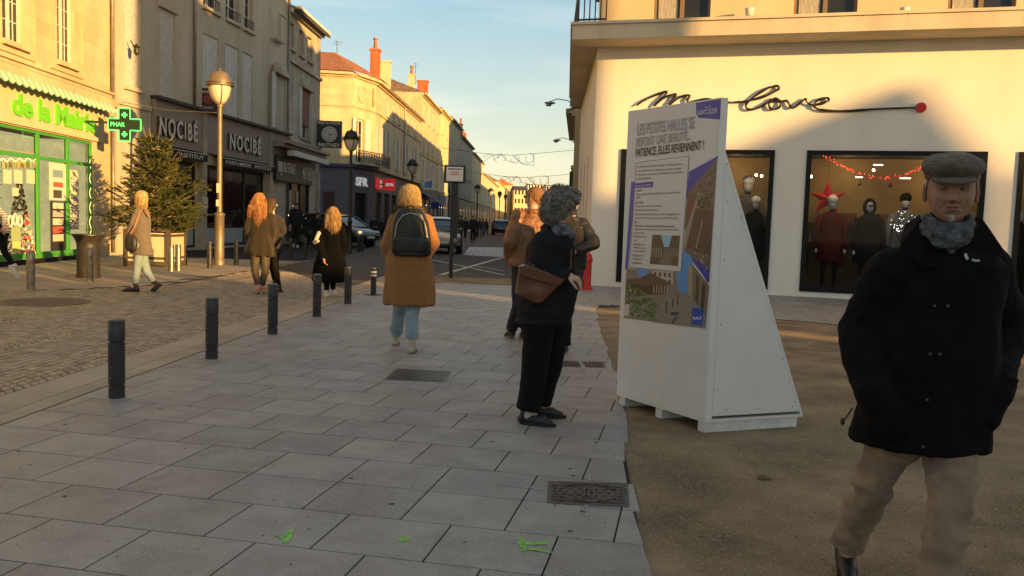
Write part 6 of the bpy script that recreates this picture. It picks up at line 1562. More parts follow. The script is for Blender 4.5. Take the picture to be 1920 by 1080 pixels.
g = G(934, 441); car((g.x + .3, g.y + 1, 0), R(88), mat('blue_black_paint', (.03, .032, .04), .25, coat=.5), 'dark hatchback with tail lights driving away down the street')
b = MB()
# blue awning far left side
aw = thing('blue_awning', 'blue sloping shop awning behind the camel coat woman’s shoulder', 'awning', W(808, 378, 88)); o_ = aw.location.copy(); b = MB(); p = W(789, 360, 86); q = W(824, 380, 86)
b.hexa([p + V((0, 0, -.05)), p + V((0, 6, -.05)), q + V((0, 6, -.05)), q + V((0, 0, -.05)), p + V((0, 0, 0)), p + V((0, 6, 0)), q + V((0, 6, 0)), q]); b.obj('canopy', mat('blue_cloth', (.025, .04, .20), .7), aw, off=o_)
b = MB(); b.box((q.x - .9, q.y - .03, q.z - .65), (q.x, q.y, q.z)); b.obj('valance', mat('blue_cloth', (.025, .04, .20), .7), aw, off=o_)
bs = thing('blue_sign', 'pale upright box sign with a blue wave emblem above the blue awning', 'shop sign', W(803, 345, 86)); o_ = bs.location.copy(); b = MB(); k = 86 / FPX; b.box((o_.x - 10 * k, o_.y, o_.z - 11 * k), (o_.x + 10 * k, o_.y + .2, o_.z + 11 * k)); b.obj('board', WP_, bs, off=o_)
b = MB()
for i in range(4): x = o_.x - .34 + i * .18; b.hexa([V((x, o_.y - .02, o_.z - .35)), V((x + .13, o_.y - .02, o_.z - .35)), V((x + .13, o_.y - .003, o_.z - .35)), V((x, o_.y - .003, o_.z - .35)), V((x + .06, o_.y - .02, o_.z + .2 + .05 * i)), V((x + .19, o_.y - .02, o_.z + .2 + .05 * i)), V((x + .19, o_.y - .003, o_.z + .2 + .05 * i)), V((x + .06, o_.y - .003, o_.z + .2 + .05 * i))])
b.obj('emblem', mat('emblem_blue', (.03, .14, .45), .5), bs, off=o_)
# display-window cone tree in the pharmacy
p = W(62, 476, 20.6); ct = thing('ornament_cone', 'tall cone of red and white baubles in the pharmacy window', 'ornament', (-12.0, 20.75, .25)); b = MB(); rr_ = random.Random(2)
for i in range(420):
    h = rr_.random() ** 1.3 * 1.9; r_ = .32 * (1 - h / 2.0); a = rr_.uniform(0, 6.28); b.cc = rr_.choice([(.5, .04, .04), (.62, .58, .5), (.35, .03, .04), (.5, .4, .2)]); b.ell((r_ * math.cos(a), r_ * math.sin(a), h), rr_.uniform(.02, .04), 6, 5)
b.obj('baubles', mat('mixed_baubles', (1, 1, 1), .4, attr=True), ct, smooth=True)

# ------------------------------------------------------------ buildings behind the viewer (unseen, sized for the shadows they cast)
SH = V((math.sin(R(SUN_AZ)), math.cos(R(SUN_AZ)), 0)); QH = V((-SH.y, SH.x, 0)); 
if QH.y < 0: QH = -QH
def qs(q, s): return QH * q - V((0, 0, 0)) - SH * s     # s: distance along the light, negative = towards the sun
def back_house(q0, q1, s, H, mt, roofm, label, rise=1.5, dep=7, gable=False, cat='building', nm='back_building'):
    a = qs(q0, s); c = qs(q1, s); rt = thing(nm, label, cat, ((a.x + c.x) / 2, (a.y + c.y) / 2, 0))
    F = Fac((a.x, a.y), (c.x, c.y), rt, mt); n = max(1, int(F.len / 2.6)); hol = [(F.len * (i + .5) / n - .45, z, F.len * (i + .5) / n + .45, z + 1.3) for i in range(n) for z in [1.0 + 2.9 * k for k in range(int((H - 1.5) / 2.9 + .3))] if z + 1.4 < H]
    F.wall(0, H, hol, back=dep)
    for r in hol: F.window(r, rows=2, cols=1)
    if gable:
        b = MB(); P = F.pt; m = F.len * gable
        b.hexa([P(0, H, 0), P(F.len, H, 0), P(F.len, H, -dep), P(0, H, -dep), P(m - .02, H + rise, 0), P(m + .02, H + rise, 0), P(m + .02, H + rise, -dep), P(m - .02, H + rise, -dep)]); b.obj('roof', roofm, rt, off=F.off)
    elif rise: F.roof(H, rise, roofm, back=dep, over=.1)
    return F
back_house(-30, 10.9, -26, 4.85, PL_C, SLATE, 'long low hall on the far side of the square behind the viewer', rise=.2, nm='low_hall')
back_house(11.45, 15.55, -15, 13.8, ST_C, SLATE, 'unseen tall narrow block added behind the viewer to shade the left facades', rise=0.6, dep=5, gable=.5, nm='narrow_house')  # added out of view to shade the perfume shop's upper wall
back_house(15.1, 19.2, -46, 8.45, ST_C, TILE, 'small gabled house behind and right of the viewer', rise=2.2, gable=.8, nm='gabled_house')
back_house(19.3, 46, -46, 8.45, PL_G, SLATE, 'low long house behind and right of the viewer', rise=.1, nm='low_house')
back_house(4.2, 5.62, -25.5, 5.9, PL_C, SLATE, 'unseen gabled block added before the low hall to shade the white board', rise=.3, dep=.8, gable=.5, nm='hall_porch')  # added out of view to keep sun off the information board
# ------------------------------------------------------------ people
SKIN = mat('skin', (.50, .30, .21), .55, var=.08, vscale=20, bump=.15, bscale=150)
SKIN2 = mat('skin_weathered', (.27, .15, .105), .6, var=.14, vscale=28, bump=.35, bscale=120)
LIP = mat('lip', (.33, .13, .10), .5); EYEW = mat('eye_white', (.15, .125, .11), .35); IRIS = mat('iris', (.04, .035, .03), .2)  # eye whites darkened to stand for shade under brow and cap
def g2(x, z, cx, cz, sx, sz): return math.exp(-((x - cx) / sx) ** 2 - ((z - cz) / sz) ** 2)
def head_mesh(M, s=1.0, n=64, m=56, old=False, mats=None, beard=None):
    """head about its centre; local x right, y forward, z up; 0.235 tall"""
    vs = []; fs = []; mi = []
    for k in range(m + 1):
        ph = math.pi * k / m
        for i in range(n):
            a = 2 * math.pi * i / n
            # denser sampling to the front
            a = a + .35 * math.sin(2 * (a - math.pi / 2)) * 0
            dx, dy, dz = math.sin(ph) * math.cos(a), math.sin(ph) * math.sin(a), -math.cos(ph)
            x, y, z = dx * .0765, dy * .097, dz * .118
            if dy > 0: x *= 1.0 + .02 * dy; y *= .93
            t = max(0, (-z - .01) / .108)
            x *= 1 - (.22 if old else .30) * t ** 1.6
            if y < 0: y *= 1 - .55 * t
            else: y *= 1 - .04 * t; y += .018 * t
            # squarer plan
            if dy > .15:
                f = min(1, (dy - .15) / .5)
                ax = abs(x)
                q_o = 1.4 if old else 1.0
                y += f * q_o * (.007 * g2(ax, z, .026, .032, .020, .010) + .003 * g2(x, z, 0, .06, .05, .03))           # brow
                y -= f * q_o * .0135 * g2(ax, z, .032, .012, .018, .0115)                                                     # sockets
                y += f * .006 * g2(ax, z, .042, -.018, .018, .014)                                                # cheekbone
                y -= f * (.006 if old else .002) * g2(ax, z, .046, -.052, .014, .022)                            # hollow cheek
                nb_ = .0
                if -.036 < z < .03:
                    u = (.03 - z) / .066; wd_ = .0065 + .0075 * max(0, u - .35); nb_ = q_o ** .6 * (.006 + .024 * u ** 1.25) * (1 if u < .86 else max(0, (1 - u) / .14) ** .5)
                    y += f * nb_ * math.exp(-(x / wd_) ** 2)
                y += f * .009 * g2(ax, z, .013, -.028, .007, .007)                                                # nostril wing
                y += f * .0065 * g2(x, z, 0, -.050, .024, .006) + f * .0075 * g2(x, z, 0, -.063, .021, .006)      # lips
                y -= f * q_o * .0045 * g2(x, z, 0, -.0565, .026, .0025)
                y -= f * .004 * g2(x, z, 0, -.076, .02, .006)
                y += f * .010 * g2(x, z, 0, -.094, .022, .014)                                                    # chin
                if old: y -= f * .0065 * (g2(ax - (.016 + max(0, -.03 - z) * .55), z, 0, -.045, .004, .022)); y += f * .0015 * math.sin(z * 900) * g2(x, z, 0, .065, .05, .018)
            vs.append(M @ V((x * s, y * s, z * s)))
    for k in range(m):
        for i in range(n):
            j = (i + 1) % n; fs.append((k * n + i, k * n + j, (k + 1) * n + j, (k + 1) * n + i))
            a = 2 * math.pi * (i + .5) / n; z = -math.cos(math.pi * (k + .5) / m) * .118; x = math.cos(a) * math.sin(math.pi * (k + .5) / m) * .0765; fr_ = math.sin(a) > .3
            c = 0
            if fr_ and (x / .024) ** 2 + ((z + .0565) / .0085) ** 2 < 1: c = 1
            elif beard and fr_ and (z < -.072 and abs(x) < .026 or (-.046 < z < -.038 and abs(x) < .024)): c = 2
            mi.append(c)
    b = MB(); b.add(vs, fs); b.mi = mi
    # ears
    for sg in (-1, 1):
        E_ = M @ Matrix.Translation((sg * .077 * s, -.008 * s, -.004 * s)) @ Matrix.Rotation(R(-26 * sg), 4, 'Z') @ Matrix.Rotation(R(6), 4, 'X')
        b.ell((sg * .002 * s, -.006 * s, .004 * s), (.006 * s, .017 * s, .028 * s), 14, 10, E_)
        b.tube([E_ @ V((sg * .007 * s, (-.008 + .017 * math.cos(q)) * s, (.004 + .028 * math.sin(q)) * s)) for q in [-1.9 + .36 * k for k in range(14)]], .0042 * s, 6)
        b.ell((sg * .003 * s, .004 * s, -.021 * s), (.006 * s, .008 * s, .011 * s), 10, 6, E_)
    return b.mesh('head', mats or [SKIN, LIP], True)
def hand_mb(b, wr, d, side, s=1.0, curl=.5, palmn=None):
    """wrist point, direction of the hand, side=+1/-1 for thumb side, palm normal"""
    d = V(d).normalized(); pn = V(palmn or (0, 1, 0)); pn = (pn - d * pn.dot(d)).normalized(); w = d.cross(pn) * side
    b.cap(wr, wr + d * .03 * s, .026 * s, .028 * s, 10)
    for k in range(4):
        off = (k - 1.5) * .019 * s; base = wr + d * (.02 * s) + w * off * .6; kn = wr + d * (.088 - .004 * abs(k - 1.3)) * s + w * off
        b.cap(base, kn, .015 * s, .012 * s, 8)
        ln = (.075, .085, .08, .062)[k] * s; p = kn; dd = d.copy()
        for j, fr_ in enumerate((.45, .32, .23)):
            ang = curl * (.55, .75, .55)[j]; dd = (dd * math.cos(ang) + pn * math.sin(ang)).normalized(); q = p + dd * ln * fr_; b.cap(p, q, (.0098 - .001 * j) * s, (.009 - .001 * j) * s, 8); p = q
    p = wr + d * .025 * s - w * .028 * s; dd = (d * .75 - w * .55 + pn * .35).normalized()
    for j, l in enumerate((.042, .033, .027)): q = p + dd * l * s; b.cap(p, q, (.013 - .002 * j) * s, (.011 - .0015 * j) * s, 8); p = q; dd = (dd + d * .35 + pn * .2 * curl).normalized()
def nz3(p, f, o=0): return noise.noise(V((p.x * f[0] + o, p.y * f[1] + o, p.z * f[2] + o)))
def folds(amp, f=(9, 9, 3.5), o=0.0, amp2=0.0, f2=(30, 30, 14)):
    def d(p, n):
        k = nz3(p, f, o) * amp
        r = 1 - abs(nz3(p, (f[0] * 1.7, f[1] * 1.7, f[2] * 2.1), o + 5)) * 2
        k += r * amp * .45
        if amp2: k += nz3(p, f2, o) * amp2
        return n * k
    return d
class Person:
    def __init__(s, label, x, y, yaw, h=1.70, group=None, lean=0.0):
        s.t = thing('person', label, 'person', (x, y, 0), 0, group); s.o = V((x, y, 0)); s.h = h; a = R(yaw)
        s.f = V((math.sin(a), math.cos(a), 0)); s.r = V((math.cos(a), -math.sin(a), 0)); s.yaw = a; s.k = h / 1.75; k = s.k
        P = s.P = lambda rx, fy, z: s.o + s.r * rx * k + s.f * (fy + lean * max(0, z - .95)) * k + V((0, 0, z * k))
        J = s.J = dict(pel=P(0, 0, .95), waist=P(0, 0, 1.10), chest=P(0, 0, 1.30), neck=P(0, -.01, 1.50), head=P(0, .02, 1.635))
        for n, g in (('R', 1), ('L', -1)):
            J['sh' + n] = P(g * .175, -.01, 1.43); J['el' + n] = P(g * .225, -.03, 1.14); J['wr' + n] = P(g * .235, .06, .90)
            J['hip' + n] = P(g * .09, 0, .93); J['kn' + n] = P(g * .095, .01, .50); J['an' + n] = P(g * .095, -.02, .085)
            J['toe' + n] = s.f
        s.hy = yaw; s.hp = 0; s.hroll = 0
    def stride(s, d, front='R'):
        P = s.P
        for n, g in (('R', 1), ('L', -1)):
            q = 1 if n == front else -1
            if q > 0: s.J['kn' + n] = P(g * .085, d * .33, .51); s.J['an' + n] = P(g * .08, d * .5, .09)
            else: s.J['kn' + n] = P(g * .085, -d * .08, .50); s.J['an' + n] = P(g * .08, -d * .52, .15); s.J['toe' + n] = (s.f + V((0, 0, -.45))).normalized()
        return s
    def headM(s):
        return Matrix.Translation(s.J['head']) @ Matrix.Rotation(-R(s.hy), 4, 'Z') @ Matrix.Rotation(R(s.hp), 4, 'X') @ Matrix.Rotation(R(s.hroll), 4, 'Y')
    def body(s, hands=('R', 'L'), vox=.009, mats=None, old=False, beard=None, curl=.6, det=(64, 56), hs=1.0, palm=None, handdir=None):
        J, k = s.J, s.k; mats = mats or [SKIN, LIP]; b = MB()
        b.cap(J['pel'], J['waist'], .11 * k, .10 * k, 16); b.cap(J['waist'], J['chest'], .10 * k, .115 * k, 16); b.cap(J['chest'], J['neck'] - V((0, 0, .09 * k)), .11 * k, .07 * k, 16)
        b.cap(J['neck'] - V((0, 0, .06 * k)), J['head'] - V((0, 0, .05 * k)), .055 * k, .052 * k, 14); b.cap(J['shL'], J['shR'], .05 * k, .05 * k)
        for n in 'RL':
            b.cap(J['sh' + n], J['el' + n], .048 * k, .038 * k); b.cap(J['el' + n], J['wr' + n], .037 * k, .024 * k)
            b.cap(J['hip' + n], J['kn' + n], .078 * k, .05 * k); b.cap(J['kn' + n], J['an' + n], .048 * k, .034 * k); b.cap(J['an' + n], J['an' + n] + J['toe' + n] * .08 * k + V((0, 0, -.03)), .034 * k, .028 * k)
        bm_ = fuse(b, vox, 3, .5, mats, off=s.o)
        ms = [(bm_, 0)]
        for n in hands:
            hb = MB(); d = (J['wr' + n] - J['el' + n]).normalized()
            if handdir and n in handdir: d = V(handdir[n])
            hand_mb(hb, J['wr' + n], d, 1 if n == 'R' else -1, k * hs, curl, (palm or {}).get(n, -s.r if n == 'R' else s.r)); ms.append((fuse(hb, .0042, 1, .5, mats, off=s.o), 0))
        hd = head_mesh(Matrix.Translation(-s.o) @ s.headM(), k * hs, det[0], det[1], old, mats, beard); ms.append((hd, None))
        me = join('body', ms, mats); s.bo = ob('body', me, s.t); return s.bo
    def eyes(s):
        M = s.headM(); k = s.k
        for g in (-1, 1):
            b = MB(); c = V((g * .031 * k, .0695 * k, .011 * k)); b.ell(c, .0118 * k, 16, 12, M); e = b.obj('eye', EYEW, s.t, smooth=True, off=s.o); b = MB(); b.ell(c + V((0, .0072 * k, 0)), .0058 * k, 12, 8, M); b.obj('iris', IRIS, e, smooth=True, off=s.o)
            b = MB()
            for zz, rr in ((.0072, .0050), (-.0078, .0040)): b.tube([M @ V((g * (.031 + q * .016) * k, (.0795 - .006 * q * q) * k, (.011 + zz * (1 - .55 * q * q)) * k)) for q in (-1, -.5, 0, .5, 1)], rr * k, 6)
            b.obj('eyelid', SKIN2, e, smooth=True, off=s.o)
    def top(s, m, name='coat', hem=.70, hr=(.20, .15), chest=(.185, .125), waist=None, sl=(.068, .058, .05), collar=.05, disp=None, vox=.009, shoulder=.145, hemf=0.0, flare=1.0, arms=('R', 'L'), hemc=None, extra=None, pleat=None, up=1.53):
        J, k, P = s.J, s.k, s.P; b = MB(); yw = s.yaw; waist = waist or (chest[0] * .98, chest[1] * 1.02)
        n0 = J['neck']; ch = J['chest']; pl = J['pel']; c_hem = V(hemc) if hemc else V((pl.x, pl.y, hem * k))
        def L_(a, b_, t): return a + (b_ - a) * t
        zs = [(c_hem, hr), (L_(c_hem, pl, .35), (hr[0] * .97, hr[1] * .98)), (L_(c_hem, pl, .75), (hr[0] * .93, hr[1] * .95)), (pl + V((0, 0, .03 * k)), ((hr[0] + waist[0]) / 2, (hr[1] + waist[1]) / 2)), (J['waist'], waist), (L_(J['waist'], ch, .6), chest), (L_(ch, n0, .25), (chest[0] * .98, chest[1] * .95)), (L_(ch, n0, .5), (shoulder * 1.1, chest[1] * .82)), (L_(ch, n0, .68), (shoulder * .78, chest[1] * .68)), (L_(ch, n0, .85), (.085, .078)), (L_(ch, n0, 1.05), (.066, .068))]
        b.loft([(c, r[0] * k, r[1] * k, yw) for c, r in zs], 32, 2.25)
        for n in arms:
            b.cap(J['sh' + n] - V((0, 0, .01)), J['el' + n], sl[0] * k, sl[1] * k, 14); b.cap(J['el' + n], J['wr' + n] + (J['wr' + n] - J['el' + n]).normalized() * -.02, sl[1] * k, sl[2] * k, 14)
            b.cap(L_(J['sh' + n], n0, .45) - V((0, 0, .01)), J['sh' + n], .055 * k, .06 * k, 12)
        if collar: b.tube([n0 + (s.r * math.cos(a) * .068 + s.f * math.sin(a) * .07) * k + V((0, 0, -.015 * k)) for a in [q * .524 for q in range(13)]], collar * .5 * k, 8)
        if extra: extra(b)
        base = disp or folds(.010, (8, 8, 3.0), s.o.x * 3)
        def dd(p, n_):
            q = base(p, n_)
            if pleat:
                t = max(0, min(1, (pleat[2] - p.z) / (pleat[2] - pleat[3])))
                a = math.atan2((p - s.o).dot(s.f), (p - s.o).dot(s.r)); q = q + n_ * (math.sin(a * pleat[0] + 1.3 * math.sin(a * 2)) * pleat[1] * t)
            return q
        me = fuse(b, vox, 5, .5, m, dd, off=s.o); return ob(name, me, s.t)
    def trousers(s, m, name='trousers', r=(.088, .062, .055), low=.05, disp=None, vox=.009, flare=0, hips=(.155, .115)):
        J, k = s.J, s.k; b = MB()
        b.loft([(J['pel'] + V((0, 0, z * k)), hips[0] * k * q, hips[1] * k * q, s.yaw) for z, q in ((-.12, .9), (-.02, 1), (.1, .95), (.15, .8))], 24)
        for n in 'RL':
            d = (J['an' + n] - J['kn' + n]).normalized(); e = J['an' + n] - d * low * k
            b.cap(J['hip' + n], J['kn' + n], r[0] * k, r[1] * k, 14); b.tube([J['kn' + n] - d * .01, J['kn' + n], J['kn' + n].lerp(e, .5), e], [r[1] * k * .96, r[1] * k, (r[1] + r[2]) / 2 * k, (r[2] + flare) * k], 14)
        base = disp or folds(.007, (11, 11, 9), s.o.y)
        me = fuse(b, vox, 3, .5, m, base, off=s.o); return ob(name, me, s.t)
    def shoe(s, n, m, boot=0.0, heel=.0, ln=.26, sole=None, name='shoe', w=.045):
        J, k = s.J, s.k; an = J['an' + n]; d = J['toe' + n].normalized(); sd2 = V((d.y, -d.x, 0)).normalized(); up = sd2.cross(d).normalized()
        if up.z < 0: up = -up
        b = MB(); gz = an - up * .085 * k
        def q(a, c, u): return gz + d * a * k + sd2 * c * k + up * u * k
        b.cap(q(-.045, 0, .035), q(.02, 0, .045), .036 * k, .042 * k); b.cap(q(.02, 0, .045), q(ln * .42, 0, .04), .045 * k, .042 * k); b.cap(q(ln * .40, 0, .034), q(ln * .66, 0, .026), .044 * k, .028 * k); b.cap(q(-.02, 0, .05), q(-.012, 0, .10 + boot), .042 * k, .046 * k)
        if heel: b.cap(q(-.05, 0, -.0), q(-.045, 0, .04), .024, .03)
        me = fuse(b, .006, 2, .5, m, off=s.o); o = ob(name, me, s.t)
        b = MB(); pts = []
        for i in range(20):
            a = 6.2832 * i / 20; ca, sa = math.cos(a), math.sin(a); pts.append(((.31 * ln + ca * ln * .56) * 1, sa * w * (.95 if ca > 0 else .8)))
        z0, z1 = (-.002, .022); b.add([q(x, y, z0) for x, y in pts] + [q(x, y, z1) for x, y in pts], [tuple(range(20)), tuple(range(20, 40))] + [(i, (i + 1) % 20, 20 + (i + 1) % 20, 20 + i) for i in range(20)]); b.obj('sole', sole or BLK, o, off=s.o)
        return o
    def hair(s, m, pts, name='hair', vox=.007, amp=.006, f=(55, 55, 9), strands=0, sl=.2, seed=1, wav=.012, smooth=3, spread=.03, curly=False, sr=.0022):
        """pts: list of (local a, local b, ra, rb) capsules in head space"""
        M = s.headM(); k = s.k; b = MB()
        for a, c, ra, rb_ in pts: b.cap(M @ (V(a) * k), M @ (V(c) * k), ra * k, rb_ * k, 16)
        def dd(p, n): return n * (nz3(p, f, seed) * amp + nz3(p, (f[0] * .35, f[1] * .35, f[2] * .5), seed + 3) * amp * 1.3)
        me = fuse(b, vox, smooth, .5, m, dd, off=s.o); o = ob(name, me, s.t)
        if strands:
            rr = random.Random(seed); sb = MB(); vs = me.vertices; nv = len(vs)
            for i in range(strands):
                v = vs[rr.randrange(nv)]; p = v.co.copy() + v.normal * .002
                if curly:
                    n_ = v.normal; u = n_.orthogonal().normalized(); w_ = n_.cross(u); R_ = rr.uniform(.004, .011); ph = rr.uniform(0, 6); ax = (n_ + u * rr.uniform(-1.2, 1.2) + w_ * rr.uniform(-1.2, 1.2)).normalized(); u2 = ax.orthogonal().normalized(); w2 = ax.cross(u2)
                    sb.tube([p + ax * .0045 * j + (u2 * math.cos(ph + j * .75) + w2 * math.sin(ph + j * .75)) * R_ for j in range(9)], sr * .9, 3, False)
                else:
                    l = sl * rr.uniform(.4, 1.1); ph = rr.uniform(0, 6); out_ = (v.normal + V((0, 0, -.3))).normalized(); pt = []
                    for j in range(6):
                        t = j / 5; pt.append(p + V((0, 0, -l * t)) + out_ * spread * t * (1 - t) * rr.uniform(.3, 1.2) + v.normal * (.004 + wav * math.sin(ph + t * 5) * t) + v.normal.cross(V((0, 0, 1))) * wav * math.sin(ph * 2 + t * 6) * t)
                    sb.tube(pt, [sr, sr, sr, sr * .9, sr * .7, sr * .3], 3, False)
            sb.obj('hair_strands', m, o, smooth=True, recalc=False)
        return o

wool = lambda n, c, **k: mat(n, c, .95, var=.12, vscale=30, bump=.5, bscale=220, sheen=k.get('sheen', .15), spec=.1)
BLKC = wool('black_coat_cloth', (.003, .003, .0035), sheen=0); NAVY = mat('navy_quilt', (.006, .0068, .010), .8, var=.2, vscale=12, bump=.5, bscale=90, spec=.25)

# ---- old man, right foreground
J = None
p = Person('old man in a grey flat cap, black coat and beige trousers walking towards the viewer', 1.60, 3.20, 196, 1.70)
J = p.J; Y0 = 3.2
J['head'] = W(1783, 360, 3.14); J['neck'] = W(1778, 436, 3.22); J['chest'] = W(1763, 520, 3.22); J['waist'] = W(1748, 650, 3.2); J['pel'] = W(1738, 745, 3.2)
J['shR'] = W(1678, 504, 3.22); J['shL'] = W(1852, 500, 3.24); J['elR'] = W(1612, 622, 3.30); J['elL'] = W(1878, 618, 3.32); J['wrR'] = W(1640, 735, 3.10); J['wrL'] = W(1862, 725, 3.12)
J['hipR'] = W(1700, 790, 3.2); J['hipL'] = W(1782, 790, 3.2); J['knR'] = W(1640, 900, 3.26); J['anR'] = W(1584, 1046, 3.50); J['knL'] = W(1783, 925, 3.02); J['anL'] = W(1757, 1105, 2.86); J['anL'].z = .09
J['anR'].z = max(.10, J['anR'].z - .02); J['toeR'] = V((-.25, -.95, -.2)).normalized(); J['toeL'] = V((-.15, -.98, .12)).normalized()
p.hy = 202; p.hp = -2; p.hroll = 0
BRD = mat('grey_stubble', (.28, .175, .125), .85, var=.35, vscale=200, bump=.6, bscale=300)
p.body(hands=(), vox=.009, mats=[SKIN2, mat('lip_old', (.19, .085, .065), .6), BRD], old=True, beard=True, det=(110, 96), hs=1.07)
p.eyes()
OC = mat('old_coat', (.0045, .0045, .0055), .9, var=.3, vscale=14, bump=.4, bscale=140, spec=.12)
def xt(b):
    b.cap(J['wrR'], J['wrR'] + V((.06, -.02, -.10)), .075, .07, 12); b.cap(J['wrL'], J['wrL'] + V((-.05, -.02, -.10)), .075, .07, 12)
hc = W(1718, 832, 3.2)
oc = p.top(OC, 'coat', hr=(.255, .185), chest=(.225, .145), waist=(.232, .158), sl=(.094, .088, .074), disp=folds(.013, (7, 7, 5), 3.1, .003), vox=.010, shoulder=.17, hemc=hc, extra=xt, collar=0)
# collar flaps, buttons, pin, drawstrings, cuff strap
fy = p.f; rx = p.r
def surf(x, y, o=.0, Y=3.0): q = W(x, y, Y); return q
b = MB()
nk = J['neck']
for g in (-1, 1):
    a0 = nk + rx * g * .05 + fy * .075 + V((0, 0, -.055)); a1 = nk + rx * g * .105 + fy * .03 + V((0, 0, .035)); a2 = nk + rx * g * .095 - fy * .06 + V((0, 0, .05)); a3 = nk + rx * g * .175 + fy * .06 + V((0, 0, -.075)); a4 = nk + rx * g * .10 + fy * .135 + V((0, 0, -.145)); a5 = nk + rx * g * .012 + fy * .13 + V((0, 0, -.135))
    up_ = V((0, 0, .016)) + fy * .01
    for pl in ([a0, a1, a3, a4, a5], [a1, a2, a2 + rx * g * .05 + V((0, 0, -.04)), a3]):
        n_ = len(pl); b.add(pl + [q + up_ for q in pl], [tuple(range(n_)), tuple(range(n_, 2 * n_))] + [(i, (i + 1) % n_, n_ + (i + 1) % n_, n_ + i) for i in range(n_)])
b.obj('collar', OC, oc, off=p.o)
from mathutils.bvhtree import BVHTree
def hit(obj_me, off, x, y, push=.004):
    bv = BVHTree.FromPolygons([v.co + off for v in obj_me.vertices], [tuple(q.vertices) for q in obj_me.polygons]); d = ray(x, y).normalized(); c = V((0, 0, CAMH)); r_ = bv.ray_cast(c, d)
    return (r_[0] - d * push) if r_[0] else None
BTN = mat('button', (.045, .043, .04), .3); PINM = mat('pin_metal', (.42, .42, .40), .35, metal=.5)
b = MB()
for x, y in ((1752, 574), (1777, 574), (1744, 664), (1762, 664), (1738, 750), (1731, 838)):
    q = hit(oc.data, p.o, x, y)
    if q: b.ell(q, (.0065, .004, .0065), 10, 6)
b.obj('button', BTN, oc, off=p.o, smooth=True)
b = MB(); q0, q1, q2, q3 = (hit(oc.data, p.o, x, y, .006) for x, y in ((1810, 476), (1814, 487), (1822, 487), (1836, 489)))
if q0 and q1: b.tube([q0, q1], .0055, 6)
if q2 and q3: b.tube([q2, q2.lerp(q3, .5) + V((0, 0, -.003)), q3], .005, 6)
b.obj('lapel_pin', PINM, oc, off=p.o)
b = MB(); q = W(1598, 765, 3.14); q2 = W(1580, 790, 3.12); b.tube([q, q.lerp(q2, .6) + V((0, 0, -.005)), q2], .003, 6); b.ell(q2, (.009, .009, .014), 8, 6); q = W(1846, 770, 3.06); q2 = W(1848, 800, 3.06); b.tube([q, q2], .003, 6); b.ell(q2, (.009, .009, .012), 8, 6)
b.obj('drawstring', BLK, oc, off=p.o)
b = MB(); q = W(1884, 712, 3.10); b.box((-.03, -.03, -.02), (.03, .03, .02), Matrix.Translation(q) @ Matrix.Rotation(R(25), 4, 'Y')); b.obj('cuff_strap', OC, oc, off=p.o)
TRB = mat('beige_corduroy', (.22, .15, .10), .95, var=.16, vscale=18, bump=.45, bscale=200, sheen=.2)
def old_tr(pv_, n):
    r_ = nz3(pv_, (7, 7, 12), 2.0); rr = (1 - abs(r_) * 2.2); k2 = nz3(pv_, (14, 14, 22), 7.7)
    return n * (rr * .018 + k2 * .007 - .005)
p.trousers(TRB, r=(.100, .076, .063), low=.02, disp=old_tr, vox=.008, hips=(.17, .13))
p.shoe('R', mat('black_leather', (.012, .011, .011), .35, var=.3, bump=.2, bscale=60), boot=.03, name='boot'); p.shoe('L', MATS['black_leather'], boot=.03, name='boot')
# scarf: wrapped folds
SCF = mat('grey_blue_scarf', (.05, .056, .066), .95, var=.45, vscale=30, bump=.9, bscale=110, col2=(.13, .14, .155))
b = MB(); M = p.headM() @ Matrix.Scale(1.07, 4)
for k, (z, r0, fz, rad) in enumerate(((-.088, .070, .036, .012), (-.106, .073, .040, .015), (-.126, .074, .042, .017), (-.148, .072, .044, .016))):
    b.tube([J['head'] + rx * math.cos(a) * (r0 + .004 * math.sin(a * 3 + k)) + fy * (math.sin(a) * (r0 + .002) - .012) + V((0, 0, z - max(0, math.sin(a)) * fz + .004 * math.sin(a * 5 + k * 2))) for a in [q * 6.2832 / 22 for q in range(23)]], rad, 10)
b.cap(J['neck'] + fy * .09 + V((0, 0, -.06)), J['neck'] + fy * .125 + V((0, 0, -.150)), .034, .012, 10)
me = fuse(b, .006, 1, .5, SCF, lambda q, n: n * (nz3(q, (16, 16, 55), 1) * .009 + nz3(q, (75, 75, 90), 2) * .0012), off=p.o); ob('scarf', me, p.t)
# flat cap
CAPM = mat('grey_tweed', (.088, .060, .038), .95, var=.28, vscale=45, bump=.7, bscale=160, sheen=.2)
b = MB(); k = p.k
def C_(x, y, z): return M @ V((x, y, z))
for i in range(1):
    b.ell((0, -.012, .088), (.098, .120, .046), 26, 14, M @ Matrix.Rotation(R(-7), 4, 'X')); b.ell((0, -.03, .072), (.090, .096, .052), 24, 12, M); b.ell((.0, .030, .086), (.100, .072, .032), 22, 10, M @ Matrix.Rotation(R(-10), 4, 'X'))
    b.ell((0, -.02, .052), (.0865, .104, .022), 24, 8, M); b.ell((0, .072, .058), (.073, .052, .010), 20, 8, M @ Matrix.Rotation(R(-14), 4, 'X'))
me = fuse(b, .005, 3, .5, CAPM, lambda q, n: n * (nz3(q, (22, 22, 30), 4) * .005), off=p.o); ob('cap', me, p.t)
